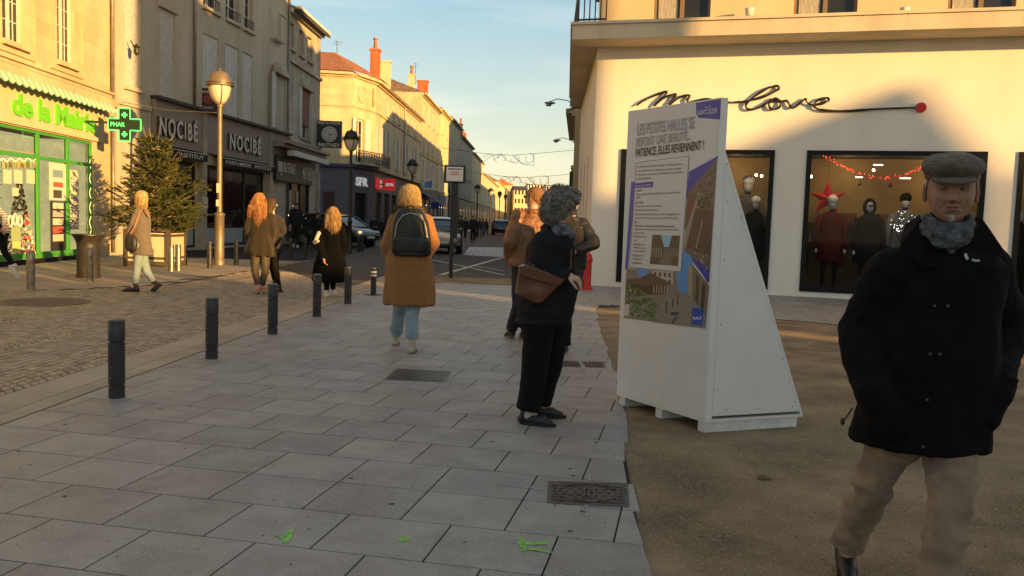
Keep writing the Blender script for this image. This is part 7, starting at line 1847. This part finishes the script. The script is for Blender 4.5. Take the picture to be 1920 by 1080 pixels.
# side hair and eyebrows
GH = mat('grey_hair', (.42, .38, .33), .8, var=.3, vscale=60, stretch=(1, 1, .3))
b = MB(); rr = random.Random(3)
for g in (-1, 1):
    for i in range(120):
        y = rr.uniform(-.07, -.028) if i % 4 else rr.uniform(-.03, .02); z = rr.uniform(-.02, .045) if y < -.028 else rr.uniform(.026, .045); q = V((g * .0755 * (1 - .6 * max(0, -y - .03) / .1), y, z)); b.tube([C_(*q), C_(q.x + g * .004, q.y - .004, q.z - .012), C_(q.x + g * .005, q.y - .009, q.z - .026)], [.0012, .0011, .0004], 3, False)
    for i in range(46):
        x = g * rr.uniform(.014, .046); b.tube([C_(x, .094 - abs(x) * .35, .031 + rr.uniform(-.003, .003)), C_(x + g * .006, .100 - abs(x) * .35, .034 + rr.uniform(-.004, .003))], [.001, .0004], 3, False)
b.obj('hair', GH, p.t, off=p.o, recalc=False)
b = MB()
for i in range(55):
    x = rr.gauss(0, .005); z = -.078 - rr.random() * .018; b.tube([C_(x, .096 - abs(x) * .5, z + .004), C_(x * 1.1, .103 - abs(x) * .5, z - .006)], [.0007, .0003], 3, False)
b.obj('goatee', GH, p.t, off=p.o, recalc=False)

# ---- curly haired woman with the brown bag
p = Person('curly grey haired woman in dark clothes with a brown bag reading the white board', .24, 5.92, 62, 1.66)
J = p.J; D = 5.92
J['head'] = W(1055, 388, 5.90); J['neck'] = W(1040, 425, 5.93); J['chest'] = W(1030, 478, 5.93); J['waist'] = W(1026, 540, 5.93); J['pel'] = W(1022, 590, 5.93)
J['shR'] = W(1020, 452, 5.78); J['shL'] = W(1052, 448, 6.08); J['elR'] = W(1010, 527, 5.76); J['elL'] = W(1050, 520, 6.15); J['wrR'] = W(1062, 516, 5.74); J['wrL'] = W(1050, 582, 6.10)
J['hipR'] = W(1012, 610, 5.86); J['hipL'] = W(1038, 610, 6.02); J['knR'] = W(1003, 690, 5.86); J['knL'] = W(1030, 685, 6.08); J['anR'] = W(990, 768, 5.88); J['anL'] = W(1010, 757, 6.10)
for q in ('anR', 'anL'): J[q].z = .085
J['toeR'] = V((.95, -.28, 0)).normalized(); J['toeL'] = V((.98, .05, 0)).normalized()
p.hy = 84; p.hp = -14
hdir = V((.9, -.15, -.28)).normalized()
p.body(hands=('R', 'L'), vox=.009, curl=1.15, handdir={'R': hdir, 'L': V((.25, 0, -.95))}, palm={'R': V((0, .3, -1)), 'L': V((0, 1, 0))}, det=(72, 64))
p.top(NAVY, 'jacket', hr=(.19, .205), chest=(.175, .178), waist=(.18, .20), sl=(.090, .082, .058), disp=folds(.012, (8, 8, 8), 1.2, .003), vox=.010, shoulder=.14, hemc=W(1016, 606, 5.93), collar=.06)
BT = wool('black_trouser_cloth', (.0085, .0082, .009), sheen=.02)
p.trousers(BT, r=(.118, .098, .088), low=.03, disp=folds(.007, (10, 10, 8), 5), hips=(.15, .15))
for n in 'RL': p.shoe(n, mat('black_shoe', (.012, .013, .015), .38, var=.3, bump=.3, bscale=90), ln=.25, name='shoe', w=.048)
b = MB(); b.cap(J['anR'] + V((0, 0, -.01)), J['anR'] + V((0, 0, .05)), .045, .045); b.obj('sock', mat('pale_sock', (.45, .42, .42), .9), p.t, off=p.o, smooth=True)
CH = mat('grey_curly_hair', (.19, .165, .14), .7, var=.5, vscale=28, bump=.3, bscale=120, col2=(.50, .46, .40))
p.hair(CH, [((0, -.035, .03), (0, -.04, .035), .090, .088), ((0, .015, .062), (0, .0, .066), .066, .072), ((-.04, -.05, -.02), (.04, -.05, -.02), .070, .070), ((0, -.07, -.07), (0, -.06, 0), .058, .075), ((.045, -.02, .03), (-.045, -.02, .03), .056, .056)], amp=.018, f=(40, 40, 40), strands=4800, curly=True, seed=5, sr=.0019)
SC2 = mat('patterned_scarf', (.035, .04, .055), .9, var=.6, vscale=42, col2=(.20, .20, .24), bump=.6, bscale=80)
b = MB()
for z, r_, rad in ((-.005, .085, .03), (-.035, .098, .03)): b.tube([J['neck'] + p.r * math.cos(a) * r_ + p.f * (math.sin(a) * r_ + .03) + V((0, 0, z - .04 * max(0, math.sin(a)))) for a in [q * .3307 for q in range(20)]], rad, 10)
b.cap(J['neck'] + p.f * .11 + V((0, 0, -.06)), J['neck'] + p.f * .14 + V((0, 0, -.17)), .045, .03)
me = fuse(b, .007, 2, .5, SC2, folds(.006, (30, 30, 40)), off=p.o); ob('scarf', me, p.t)
b = MB(); M = p.headM(); k = p.k
for g in (1,): b.tube([M @ (V((g * .078, -.02, .012)) * k), M @ (V((g * .070, .075, .014)) * k)], .0022, 5)
for g in (-1, 1): b.tube([M @ (V((g * .034 + .021 * math.cos(a), .094 - .01 * abs(g * .034 + .021 * math.cos(a)) / .05, .008 + .016 * math.sin(a))) * k) for a in [q * .524 for q in range(13)]], .0016, 4)
b.obj('glasses', BLK, p.t, off=p.o)
# bag
bg_ = thing('shoulder_bag', 'brown leather shoulder bag hanging at the curly haired woman’s hip', 'bag', W(1015, 535, 5.66)); o_ = bg_.location.copy()
b = MB(); pts = [(968, 552), (975, 500), (990, 496), (1058, 524), (1040, 545), (1018, 566), (1005, 569)]
fp = [W(x, y, 5.60 + .10 * (x - 968) / 90) for x, y in pts]; bp_ = [q + V((-.01, .13, 0)) for q in fp]; n = len(fp)
b.add(fp + bp_, [tuple(range(n)), tuple(range(n, 2 * n))] + [(i, (i + 1) % n, n + (i + 1) % n, n + i) for i in range(n)])
LE = mat('brown_leather', (.095, .034, .016), .38, var=.2, vscale=7, bump=.1, bscale=70)
me = fuse(b, .006, 5, .5, LE, lambda q, n_: n_ * (nz3(q, (9, 9, 12), 1) * .006), off=o_); ob('bag_body', me, bg_)
b = MB(); fl = [(974, 499), (1058, 523), (1050, 535), (1012, 527), (975, 515)]; fq = [W(x, y, 5.585 + .10 * (x - 968) / 90) for x, y in fl]; b.add(fq + [q + V((0, .008, 0)) for q in fq], [(0, 1, 2, 3, 4), (5, 6, 7, 8, 9)] + [(i, (i + 1) % 5, 5 + (i + 1) % 5, 5 + i) for i in range(5)]); b.obj('flap', LE, bg_, off=o_)
b = MB(); b.tube([W(980, 500, 5.66), W(990, 492, 5.66), W(1003, 500, 5.62)], .006, 6); b.tube([W(1058, 524, 5.72), W(1070, 500, 5.76), W(1071, 470, 5.82), W(1064, 440, 5.92)], .007, 6); b.obj('strap', LE, bg_, off=o_)

# ---- woman in the camel coat
p = Person('blonde woman in a long camel coat and pale jeans walking away', -1.07, 8.80, 2, 1.76)
J = p.J; p.stride(.34, 'L'); D = 8.85
J['head'] = W(768, 372, 8.83); J['neck'] = W(767, 402, 8.85); J['shL'] = W(742, 415, D); J['shR'] = W(797, 415, D); J['elL'] = W(728, 462, D - .05); J['elR'] = W(811, 455, D - .05); J['wrL'] = W(733, 470 + 18, D + .22); J['wrR'] = W(800, 472, D + .25)
J['anL'] = G(742, 648) + V((0, 0, .09)); J['knL'] = W(748, 585, 9.1); J['anR'] = G(771, 664) + V((0, .06, .09)); J['knR'] = W(772, 590, 8.80); J['hipL'] = W(752, 540, D); J['hipR'] = W(784, 540, D)
J['toeR'] = V((0, 1, 0)); J['toeL'] = V((-.1, 1, 0)).normalized()
p.body(hands=('R', 'L'), vox=.010)
CAM_ = wool('camel_wool', (.30, .135, .047)); 
cc_ = p.top(CAM_, 'coat', hem=.52, hr=(.265, .20), chest=(.205, .14), waist=(.215, .155), sl=(.088, .082, .068), disp=folds(.015, (7, 7, 2.6), 9), vox=.010, shoulder=.16, pleat=(6, .012, .95, .5), collar=.0, hemc=W(767, 570, 8.84))
JEAN = mat('pale_denim', (.27, .36, .42), .9, var=.18, vscale=8, bump=.4, bscale=260)
p.trousers(JEAN, r=(.086, .068, .070), low=.09, disp=folds(.005, (10, 10, 7), 2))
b = MB(); rr = random.Random(9)
for n in 'RL':
    c = J['an' + n] + V((0, 0, .09))
    for i in range(90): a = rr.uniform(0, 6.28); q = c + V((math.cos(a), math.sin(a), 0)) * .068; b.tube([q + V((0, 0, .02)), q + V((rr.uniform(-.006, .006), 0, -rr.uniform(.005, .022)))], .0015, 3, False)
b.obj('frayed_hem', JEAN, p.t, off=p.o, recalc=False)
BOOT = mat('cream_boot', (.42, .37, .29), .6, var=.15)
for n in 'RL': p.shoe(n, BOOT, boot=.08, name='boot', sole=mat('brown_sole', (.06, .045, .035), .7), ln=.25)
BL = mat('blonde_hair', (.50, .31, .10), .5, var=.35, vscale=70, stretch=(1, 1, .12), bump=.5, bscale=60, col2=(.60, .42, .19))
p.hair(BL, [((0, -.012, .04), (0, -.02, .02), .107, .107), ((-.04, -.025, .0), (-.055, -.03, -.075), .076, .055), ((.04, -.025, 0), (.055, -.03, -.08), .076, .055), ((0, -.05, 0), (0, -.055, -.085), .08, .06)], strands=2200, sl=.10, seed=4, wav=.012, spread=.03, sr=.0013)
FUR = mat('brown_fur', (.07, .045, .03), .95, var=.5, vscale=50)
b = MB(); b.tube([J['neck'] + p.r * math.cos(a) * .115 + p.f * math.sin(a) * .11 + V((0, 0, .035 - .02 * math.sin(a))) for a in [q * .3307 for q in range(20)]], .05, 10)
me = fuse(b, .009, 1, .5, FUR, lambda q, n: n * nz3(q, (60, 60, 60), 0) * .02, off=p.o); fo = ob('fur_collar', me, p.t)
sb = MB()
for i in range(1400): v = me.vertices[rr.randrange(len(me.vertices))]; q = v.co; sb.tube([q, q + (v.normal + V((rr.uniform(-.5, .5), rr.uniform(-.5, .5), rr.uniform(-.6, .3)))) * .022], [.0018, .0004], 3, False)
sb.obj('fur_hairs', FUR, fo, recalc=False)
# backpack
bk = thing('backpack', 'shiny black backpack on the back of the camel coat woman', 'backpack', W(770, 440, 8.62)); o_ = bk.location.copy()
GLB = mat('glossy_black', (.010, .010, .011), .3, spec=.45); MTB = mat('matt_black', (.012, .012, .013), .7)
b = MB(); kk = 8.66 / FPX
cx = W(770, 440, 8.66)
def bp2(x, y, d=0): q = W(x, y, 8.66 + d); return q
rings = []
for y, hw in ((392, 20), (400, 29), (415, 35), (435, 38), (455, 40), (470, 40), (480, 36)): rings.append((bp2(769 + (y - 392) * .03, y, -.0), hw * kk * .95, .085, 0))
b.loft(rings[::-1], 28, 3.2)
me = fuse(b, .007, 8, .5, GLB, lambda q, n: n * (nz3(q, (16, 16, 5), 3) * .0035), off=o_); bo_ = ob('bag_body', me, bk)
b = MB(); ar = [(742, 462), (741, 440), (745, 418), (755, 404), (770, 399), (784, 403), (795, 416), (799, 438), (800, 460)]
b.tube([bp2(x, y, -.088) for x, y in ar], .008, 6); b.obj('zip', STEEL, bk, off=o_)
b = MB(); b.loft([(bp2(771, y, -.098), hw * kk, .03, 0) for y, hw in ((472, 30), (463, 34), (450, 34), (444, 31))], 24, 3)
me = fuse(b, .006, 4, .5, GLB, lambda q, n: n * nz3(q, (12, 12, 12), 8) * .003, off=o_); ob('pocket', me, bk)
b = MB()
for g in (-1, 1): b.tube([J['neck'] + p.r * g * .07 + V((0, -.10, -.03)), J['neck'] + p.r * g * .11 + V((0, .02, .035)), J['neck'] + p.r * g * .13 + V((0, .15, -.08)), J['neck'] + p.r * g * .17 + V((0, .15, -.3)), J['neck'] + p.r * g * .2 + V((0, .0, -.42))], .022, 6)
b.tube([bp2(762, 396, -.03), bp2(764, 386, -.03), bp2(775, 386, -.03), bp2(777, 396, -.03)], .008, 6); b.obj('strap', MTB, bk, off=o_)

# ---- man in the leather jacket
p = Person('man in sunglasses and tan leather jacket partly hidden by the curly haired woman', .12, 9.9, -8, 1.82)
J = p.J; p.stride(.5, 'R'); D = 9.9
J['head'] = W(1001, 371, D); J['neck'] = W(1000, 394, D); J['shL'] = W(972, 404, D); J['shR'] = W(1022, 404, D + .05); J['elL'] = W(956, 455, D - .12); J['wrL'] = W(957, 488, D + .05); J['chest'] = W(996, 440, D); J['waist'] = W(990, 470, D); J['pel'] = W(985, 500, D)
J['anL'] = G(958, 634) + V((0, .02, .10)); J['knL'] = W(972, 575, 9.75); J['toeL'] = V((-.35, .85, -.25)).normalized(); J['hipL'] = W(975, 520, D); J['hipR'] = W(998, 520, D)
p.hy = -62
LJ = mat('tan_leather', (.20, .085, .032), .38, var=.3, vscale=10, bump=.5, bscale=45); DJ = mat('dark_denim', (.018, .02, .028), .9, var=.2, bump=.3, bscale=120)
p.body(vox=.010, det=(60, 50)); lj = p.top(LJ, 'leather_jacket', hem=.86, hr=(.19, .13), chest=(.20, .135), sl=(.085, .078, .062), disp=folds(.011, (9, 9, 7), 1, .003), vox=.010, shoulder=.155, collar=.06)
p.trousers(DJ, r=(.098, .07, .066)); p.top(mat('dark_shirt_tail', (.012, .012, .014), .9), 'jumper', hem=.70, hr=(.175, .125), chest=(.17, .11), sl=(.05, .05, .03), shoulder=.12, collar=0, up=1.4) if 0 else None
for n in 'RL': p.shoe(n, mat('brown_shoe', (.035, .022, .015), .5), boot=.01, sole=mat('pale_sole', (.2, .18, .15), .7), ln=.28)
SH_ = mat('short_ginger_hair', (.25, .125, .055), .75, var=.3, vscale=60, bump=.5, bscale=150)
p.hair(SH_, [((0, -.018, .034), (0, -.03, .025), .094, .092), ((0, -.06, -.02), (0, -.06, 0), .050, .070)], amp=.002, f=(60, 60, 60), strands=900, sl=.012, seed=6, sr=.0016, wav=.002, spread=.01)
b = MB(); M = p.headM(); k = p.k
for g in (-1, 1): b.ell(V((g * .032, .095, .012)) * k, (.026 * k, .008 * k, .018 * k), 12, 8, M); b.tube([M @ (V((g * .078, -.02, .014)) * k), M @ (V((g * .060, .088, .016)) * k)], .003, 5)
b.obj('sunglasses', BLK, p.t, off=p.o)

# ---- man behind, elbow out
p = Person('person in a dark jacket with one elbow stuck out behind the curly haired woman', .82, 9.2, 10, 1.70)
J = p.J; D = 9.2
J['head'] = W(1072, 380, D); J['neck'] = W(1070, 408, D); J['shL'] = W(1046, 425, D); J['shR'] = W(1092, 420, D); J['elR'] = W(1113, 456, D - .1); J['wrR'] = W(1082, 470, D - .16); J['elL'] = W(1034, 470, D); J['wrL'] = W(1034, 520, D + .1); J['chest'] = W(1068, 440, D); J['waist'] = W(1066, 480, D); J['pel'] = W(1064, 510, D)
J['anR'] = G(1057, 662) + V((0, .02, .09)); J['anL'] = G(1040, 652) + V((0, .1, .09)); J['knR'] = W(1060, 592, D); J['knL'] = W(1042, 592, D + .1); J['hipR'] = W(1071, 530, D); J['hipL'] = W(1050, 530, D)
p.body(vox=.011, hands=('R', 'L'), det=(40, 36)); p.top(mat('dark_puffer', (.016, .016, .019), .6, var=.2, bump=.4, bscale=30), 'jacket', hem=.74, hr=(.19, .14), chest=(.185, .13), waist=(.18, .13), sl=(.078, .072, .055), vox=.011, disp=folds(.010, (5, 5, 22), 4)); p.trousers(BT, r=(.095, .078, .075), low=0)
p.top(mat('olive_gilet', (.014, .012, .010), .8, var=.2, bump=.4, bscale=30), 'gilet', hem=.98, hr=(.195, .143), chest=(.193, .138), waist=(.193, .138), sl=(.03, .02, .02), arms=(), vox=.011, shoulder=.125)
for n in 'RL': p.shoe(n, MATS['black_shoe'])
p.hair(CH, [((0, -.01, .03), (0, -.02, .02), .100, .098)], amp=.003, strands=0, seed=2)

# ---- woman in the grey coat by the planter
g0 = G(268, 549)
p = Person('blonde woman in a grey coat and light jeans walking past the fir tree', -6.26, 14.55, -78, 1.70)
J = p.J; D = 14.55; 
J['head'] = W(265, 372, D); J['neck'] = W(266, 392, D); J['chest'] = W(266, 412, D); J['waist'] = W(265, 435, D); J['pel'] = W(264, 455, D)
J['shR'] = W(272, 397, D + .14); J['shL'] = W(258, 397, D - .14); J['elL'] = W(249, 418, D - .18); J['wrL'] = W(241, 436, D - .12); J['elR'] = W(276, 420, D + .18); J['wrR'] = W(266, 438, D + .25)
J['hipL'] = W(262, 470, D - .05); J['hipR'] = W(266, 470, D + .05); J['knL'] = W(257, 505, D - .05); J['anL'] = W(253, 538, D - .05); J['knR'] = W(275, 508, D + .05); J['anR'] = W(291, 533, D + .1)
J['toeL'] = V((-1, -.1, 0)).normalized(); J['toeR'] = V((-.65, -.05, -.75)).normalized(); J['anL'].z = .09
p.hy = -35
p.body(vox=.011, det=(44, 40)); GC = wool('grey_wool', (.15, .125, .10)); p.top(GC, 'coat', hem=.66, hr=(.15, .20), chest=(.15, .13), waist=(.15, .14), sl=(.072, .064, .052), vox=.011, shoulder=.13, hemc=W(265, 477, D), disp=folds(.008, (7, 7, 2.5), 2))
LJN = mat('light_jeans', (.20, .27, .29), .9, var=.12); p.trousers(LJN, r=(.085, .062, .052), vox=.010, low=.06)
for n in 'RL': p.shoe(n, mat('dark_brown_boot', (.035, .018, .012), .5), boot=.07, heel=1, name='boot')
p.hair(BL, [((0, -.01, .035), (0, -.02, .025), .103, .103), ((0, -.05, -.02), (0, -.05, -.085), .08, .07), ((-.05, 0, 0), (-.05, -.01, -.08), .05, .045), ((.05, 0, 0), (.05, -.01, -.08), .05, .045)], strands=500, sl=.08, seed=7, wav=.004, spread=.012, sr=.003)
hb = thing('handbag', 'dark handbag on a tan strap carried by the woman in the grey coat', 'bag', W(243, 455, D - .2)); o_ = hb.location.copy(); b = MB(); b.ell(o_, (.085, .05, .16), 14, 10); b.ell(o_ + V((.06, 0, -.02)), (.07, .05, .15), 14, 10); me = fuse(b, .01, 3, .5, mat('dark_bag', (.018, .014, .014), .5), off=o_); ob('bag_body', me, hb)
b = MB(); b.tube([o_ + V((0, 0, .12)), W(252, 425, D - .24), W(262, 398, D - .20), W(268, 391, D - .10), W(274, 398, D - .12), W(281, 407, D - .1)], .014, 6); b.obj('strap', mat('tan_strap', (.35, .16, .07), .5), hb, off=o_)

# ---- red haired woman and her companion
p = Person('woman with long wavy red hair in a short olive coat and dark tights walking away', -4.36, 14.75, 5, 1.80)
J = p.J; D = 14.75
J['head'] = W(485, 378, D); J['neck'] = W(488, 398, D); J['shL'] = W(472, 404, D); J['shR'] = W(505, 404, D); J['elL'] = W(464, 428, D - .05); J['wrL'] = W(466, 452, D + .15); J['elR'] = W(511, 430, D); J['wrR'] = W(508, 455, D + .15); J['chest'] = W(489, 418, D); J['waist'] = W(487, 442, D); J['pel'] = W(487, 460, D)
J['hipL'] = W(479, 480, D); J['hipR'] = W(497, 480, D); J['knL'] = W(478, 508, D); J['knR'] = W(497, 510, D); J['anL'] = W(484, 538, D); J['anR'] = W(491, 536, D + .1)
J['toeL'] = V((-.2, .9, -.35)).normalized(); J['toeR'] = V((.1, .95, -.2)).normalized()
p.hy = -12; p.body(vox=.011, det=(44, 40), hands=('L',))
OL = wool('olive_wool', (.032, .025, .016)); p.top(OL, 'coat', hem=.80, hr=(.26, .2), chest=(.185, .13), waist=(.18, .13), sl=(.075, .068, .055), vox=.011, shoulder=.145, pleat=(9, .012, 1.05, .8), hemc=W(486, 479, D))
p.trousers(mat('dark_tights', (.055, .045, .03), .7), name='tights', r=(.088, .060, .046), vox=.010, low=.03)
for n in 'RL': p.shoe(n, mat('pink_shoe', (.50, .24, .19), .45), name='trainer', boot=0, sole=WHF)
RHm = mat('red_hair', (.36, .12, .030), .5, var=.5, vscale=45, stretch=(1, 1, .2), bump=.6, bscale=60, col2=(.62, .30, .10))
p.hair(RHm, [((0, -.01, .035), (0, -.02, .025), .106, .106), ((-.05, -.02, .0), (-.085, -.05, -.10), .07, .07), ((.04, -.04, -.02), (.075, -.07, -.24), .08, .055), ((0, -.06, -.02), (.01, -.09, -.25), .085, .06), ((-.03, -.05, -.05), (-.03, -.08, -.16), .08, .05)], strands=1800, sl=.14, seed=9, wav=.022, spread=.05, amp=.012, f=(24, 24, 14), sr=.0018)
p = Person('companion in dark clothes mostly hidden behind the red haired woman', -4.0, 15.5, 8, 1.72); J = p.J; D = 15.5
p.stride(.45, 'L'); J['head'] = W(509, 385, D); J['neck'] = W(511, 403, D); J['anR'] = W(524, 541, D - .2); J['knR'] = W(517, 505, D - .05); J['anL'] = W(516, 530, D + .25); J['knL'] = W(512, 505, D + .2); J['hipR'] = W(515, 475, D); J['shR'] = W(525, 412, D); J['elR'] = W(531, 432, D - .05); J['wrR'] = W(520, 450, D + .15)
J['chest'] = W(513, 425, D); J['waist'] = W(513, 445, D); J['pel'] = W(512, 462, D); J['shL'] = W(499, 412, D); J['elL'] = W(496, 435, D); J['wrL'] = W(500, 455, D); J['hipL'] = W(507, 475, D)
J['toeR'] = V((0, 1, -.1)).normalized()
p.body(vox=.012, det=(36, 32)); p.top(wool('charcoal_wool', (.04, .035, .03)), 'coat', hem=.80, hr=(.17, .13), chest=(.175, .12), sl=(.068, .062, .05), vox=.012); p.trousers(BT, r=(.08, .055, .044), low=.05, vox=.011)
for n in 'RL': p.shoe(n, BLK, name='trainer', sole=WHF)
p.hair(mat('brown_hair', (.06, .035, .02), .7, var=.3), [((0, -.01, .035), (0, -.02, .025), .104, .104), ((0, -.05, -.03), (0, -.06, -.1), .08, .06)], seed=3)

# ---- woman in the long black coat
p = Person('woman with wavy fair hair in a very long black coat walking away', -3.14, 14.75, 8, 1.68)
J = p.J; D = 14.75
J['head'] = W(624, 402, D); J['neck'] = W(622, 420, D); J['shL'] = W(605, 430, D); J['shR'] = W(640, 428, D); J['elL'] = W(600, 460, D - .1); J['wrL'] = W(606, 484, D - .2); J['elR'] = W(645, 455, D); J['wrR'] = W(643, 480, D + .15); J['chest'] = W(621, 445, D); J['waist'] = W(621, 468, D); J['pel'] = W(620, 485, D)
J['hipL'] = W(612, 495, D); J['hipR'] = W(628, 495, D); J['anL'] = W(612, 549, D); J['knL'] = W(613, 522, D); J['anR'] = W(624, 545, D + .3); J['knR'] = W(625, 522, D + .15)
p.hy = -22; p.body(vox=.011, det=(44, 40)); p.top(BLKC, 'coat', hem=.35, hr=(.30, .24), chest=(.18, .13), waist=(.19, .14), sl=(.070, .066, .058), vox=.012, shoulder=.14, pleat=(6, .014, .9, .35), hemc=W(617, 527, D), disp=folds(.01, (7, 7, 2), 4)); p.trousers(BT, r=(.08, .055, .045), vox=.011)
for n in 'RL': p.shoe(n, WHF, name='trainer', sole=WHF)
FH = mat('fair_wavy_hair', (.30, .17, .07), .55, var=.5, vscale=45, stretch=(1, 1, .2), bump=.6, bscale=60, col2=(.52, .33, .15))
p.hair(FH, [((0, -.01, .035), (0, -.02, .025), .103, .103), ((-.05, -.02, .0), (-.08, -.04, -.10), .065, .06), ((.05, -.03, -.02), (.08, -.06, -.18), .07, .05), ((0, -.06, -.02), (.01, -.09, -.21), .08, .06)], strands=1500, sl=.12, seed=11, wav=.022, spread=.05, amp=.012, f=(24, 24, 14), sr=.0018)
b = MB(); b.cap(W(598, 437, D - .15), W(590, 455, D - .28), .035, .03); b.cap(W(590, 455, D - .28), W(596, 452, D - .35), .03, .028); b.obj('scarf', mat('cream_scarf', (.45, .38, .28), .9), p.t, off=p.o, smooth=True)

# ---- simple figures further off
JK = [mat('far_black', (.014, .014, .016), .9), mat('far_navy', (.015, .018, .03), .9), mat('far_brown', (.05, .035, .025), .9), mat('far_grey', (.07, .065, .06), .9)]
JN = [mat('far_jeans', (.12, .15, .19), .9), mat('far_dark_trousers', (.016, .016, .018), .9)]
def far(x, y, topy, yaw, label, jk, jn, hair_=None, stride=.3, arms=0, group='people in the distance along the street', hem=.82, bag=False, sh=None, lean=0.0, vox=.02):
    g = G(x, y); h = W(x, topy, g.y).z; p = Person(label, g.x, g.y, yaw, h, group=group, lean=lean)
    if stride: p.stride(stride, 'R' if int(x) % 2 else 'L')
    J = p.J
    if arms: 
        for n, gq in (('R', 1), ('L', -1)): J['wr' + n] = p.P(gq * .12, .2, 1.08); J['el' + n] = p.P(gq * .24, -.05, 1.14)
    p.body(vox=vox, det=(24, 20)); p.top(jk, 'jacket', hem=hem, hr=(.18, .14), chest=(.19, .13), sl=(.07, .06, .05), vox=vox * .8); p.trousers(jn, vox=vox * .8, r=(.088, .065, .058))
    for n in 'RL': p.shoe(n, sh or BLK)
    p.hair(hair_ or MATS['brown_hair'], [((0, -.01, .035), (0, -.02, .025), .103, .103)], vox=.015, seed=3)
    return p
far(554, 465, 380, 168, 'man in dark jacket and white trainers facing the viewer outside the jewellery shop', JK[0], JN[1], sh=WHF, stride=.25, vox=.014, group=None)
far(586, 467, 398, 120, 'bent figure in black clothes stooping beside the dark jacket man', JK[0], JN[1], lean=.42, hem=.62, vox=.014, group=None)
far(700, 457, 405, 150, 'young person in dark jumper and pale jeans standing beyond the black car', JK[0], mat('far_pale_jeans', (.25, .29, .33), .9), stride=.1, arms=1, sh=WHF, group=None)
far(716, 452, 409, 10, 'figure in black beside the pale jeans pedestrian, left of the camel coat woman', JK[0], JN[1])
far(886, 456, 404, 182, 'person all in black standing on the road right of the white street sign', JK[0], JN[1], stride=.12)
far(862, 453, 404, 170, 'person in dark clothes striding just right of the street sign post', JK[2], JN[1], stride=.5)
far(899, 445, 410, 20, 'distant pedestrian in brown right of the person in black', JK[2], JN[0])
far(906, 443, 410, 190, 'distant pedestrian in grey with jeans near the lamp row', JK[3], JN[0])
far(911, 441, 411, 30, 'distant pedestrian in navy walking away beside the one in grey', JK[1], JN[1])
far(872, 447, 408, 15, 'distant dark pedestrian behind the striding person', JK[1], JN[1])
far(853, 447, 408, 5, 'distant pedestrian in grey by the signpost foot', JK[3], JN[1])
far(925, 438, 412, 12, 'distant pedestrian in black just left of the dark driving car', JK[0], JN[1])
far(893, 447, 409, 165, 'distant pedestrian in brown walking towards the viewer by the lamp row', JK[2], JN[1], stride=.4)
# person leaving the frame at the left edge
p = Person('person in a striped top and dark trousers striding at the left edge', -9.75, 15.6, 80, 1.70)
J = p.J; D = 15.6; J['head'] = W(-14, 370, D); J['neck'] = W(-10, 388, D)
J['chest'] = W(-4, 405, D); J['waist'] = W(0, 420, D); J['pel'] = W(2, 435, D)
J['shR'] = W(-4, 392, D - .14); J['elR'] = W(9, 405, D - .18); J['wrR'] = W(8, 424, D - .2); J['shL'] = W(-8, 392, D + .14); J['elL'] = W(-20, 410, D + .15); J['wrL'] = W(-22, 430, D + .15)
J['hipR'] = W(3, 440, D - .05); J['knR'] = W(8, 472, D - .05); J['anR'] = W(27, 500, D - .05); J['hipL'] = W(0, 440, D + .05); J['knL'] = W(-18, 470, D); J['anL'] = W(-22, 507, D); J['toeR'] = V((.6, .1, -.8)).normalized(); J['toeL'] = V((1, 0, 0))
p.body(vox=.012, det=(36, 32))
ST = mat('striped_knit', (.6, .57, .5), .9); n_ = ST.node_tree; bs_ = n_.nodes['Principled BSDF']; tcx = n_.nodes.new('ShaderNodeTexCoord'); wv = n_.nodes.new('ShaderNodeTexWave'); wv.bands_direction = 'Z'; wv.inputs['Scale'].default_value = 11; rp_ = n_.nodes.new('ShaderNodeValToRGB'); rp_.color_ramp.interpolation = 'CONSTANT'; rp_.color_ramp.elements[0].color = (.6, .57, .5, 1); rp_.color_ramp.elements[1].color = (.02, .02, .02, 1); rp_.color_ramp.elements[1].position = .62
L = n_.links.new; L(tcx.outputs['Object'], wv.inputs['Vector']); L(wv.outputs['Fac'], rp_.inputs[0]); L(rp_.outputs[0], bs_.inputs['Base Color'])
p.top(ST, 'striped_top', hem=.92, hr=(.12, .16), chest=(.12, .14), sl=(.06, .052, .042), vox=.012, hemc=W(2, 436, D), shoulder=.12); p.trousers(BT, vox=.011, r=(.085, .06, .05))
for n in 'RL': p.shoe(n, WHF, name='trainer', sole=WHF)
p.hair(BL, [((0, -.01, .035), (0, -.02, .025), .104, .104), ((0, -.05, -.03), (0, -.06, -.16), .07, .05)], seed=13)
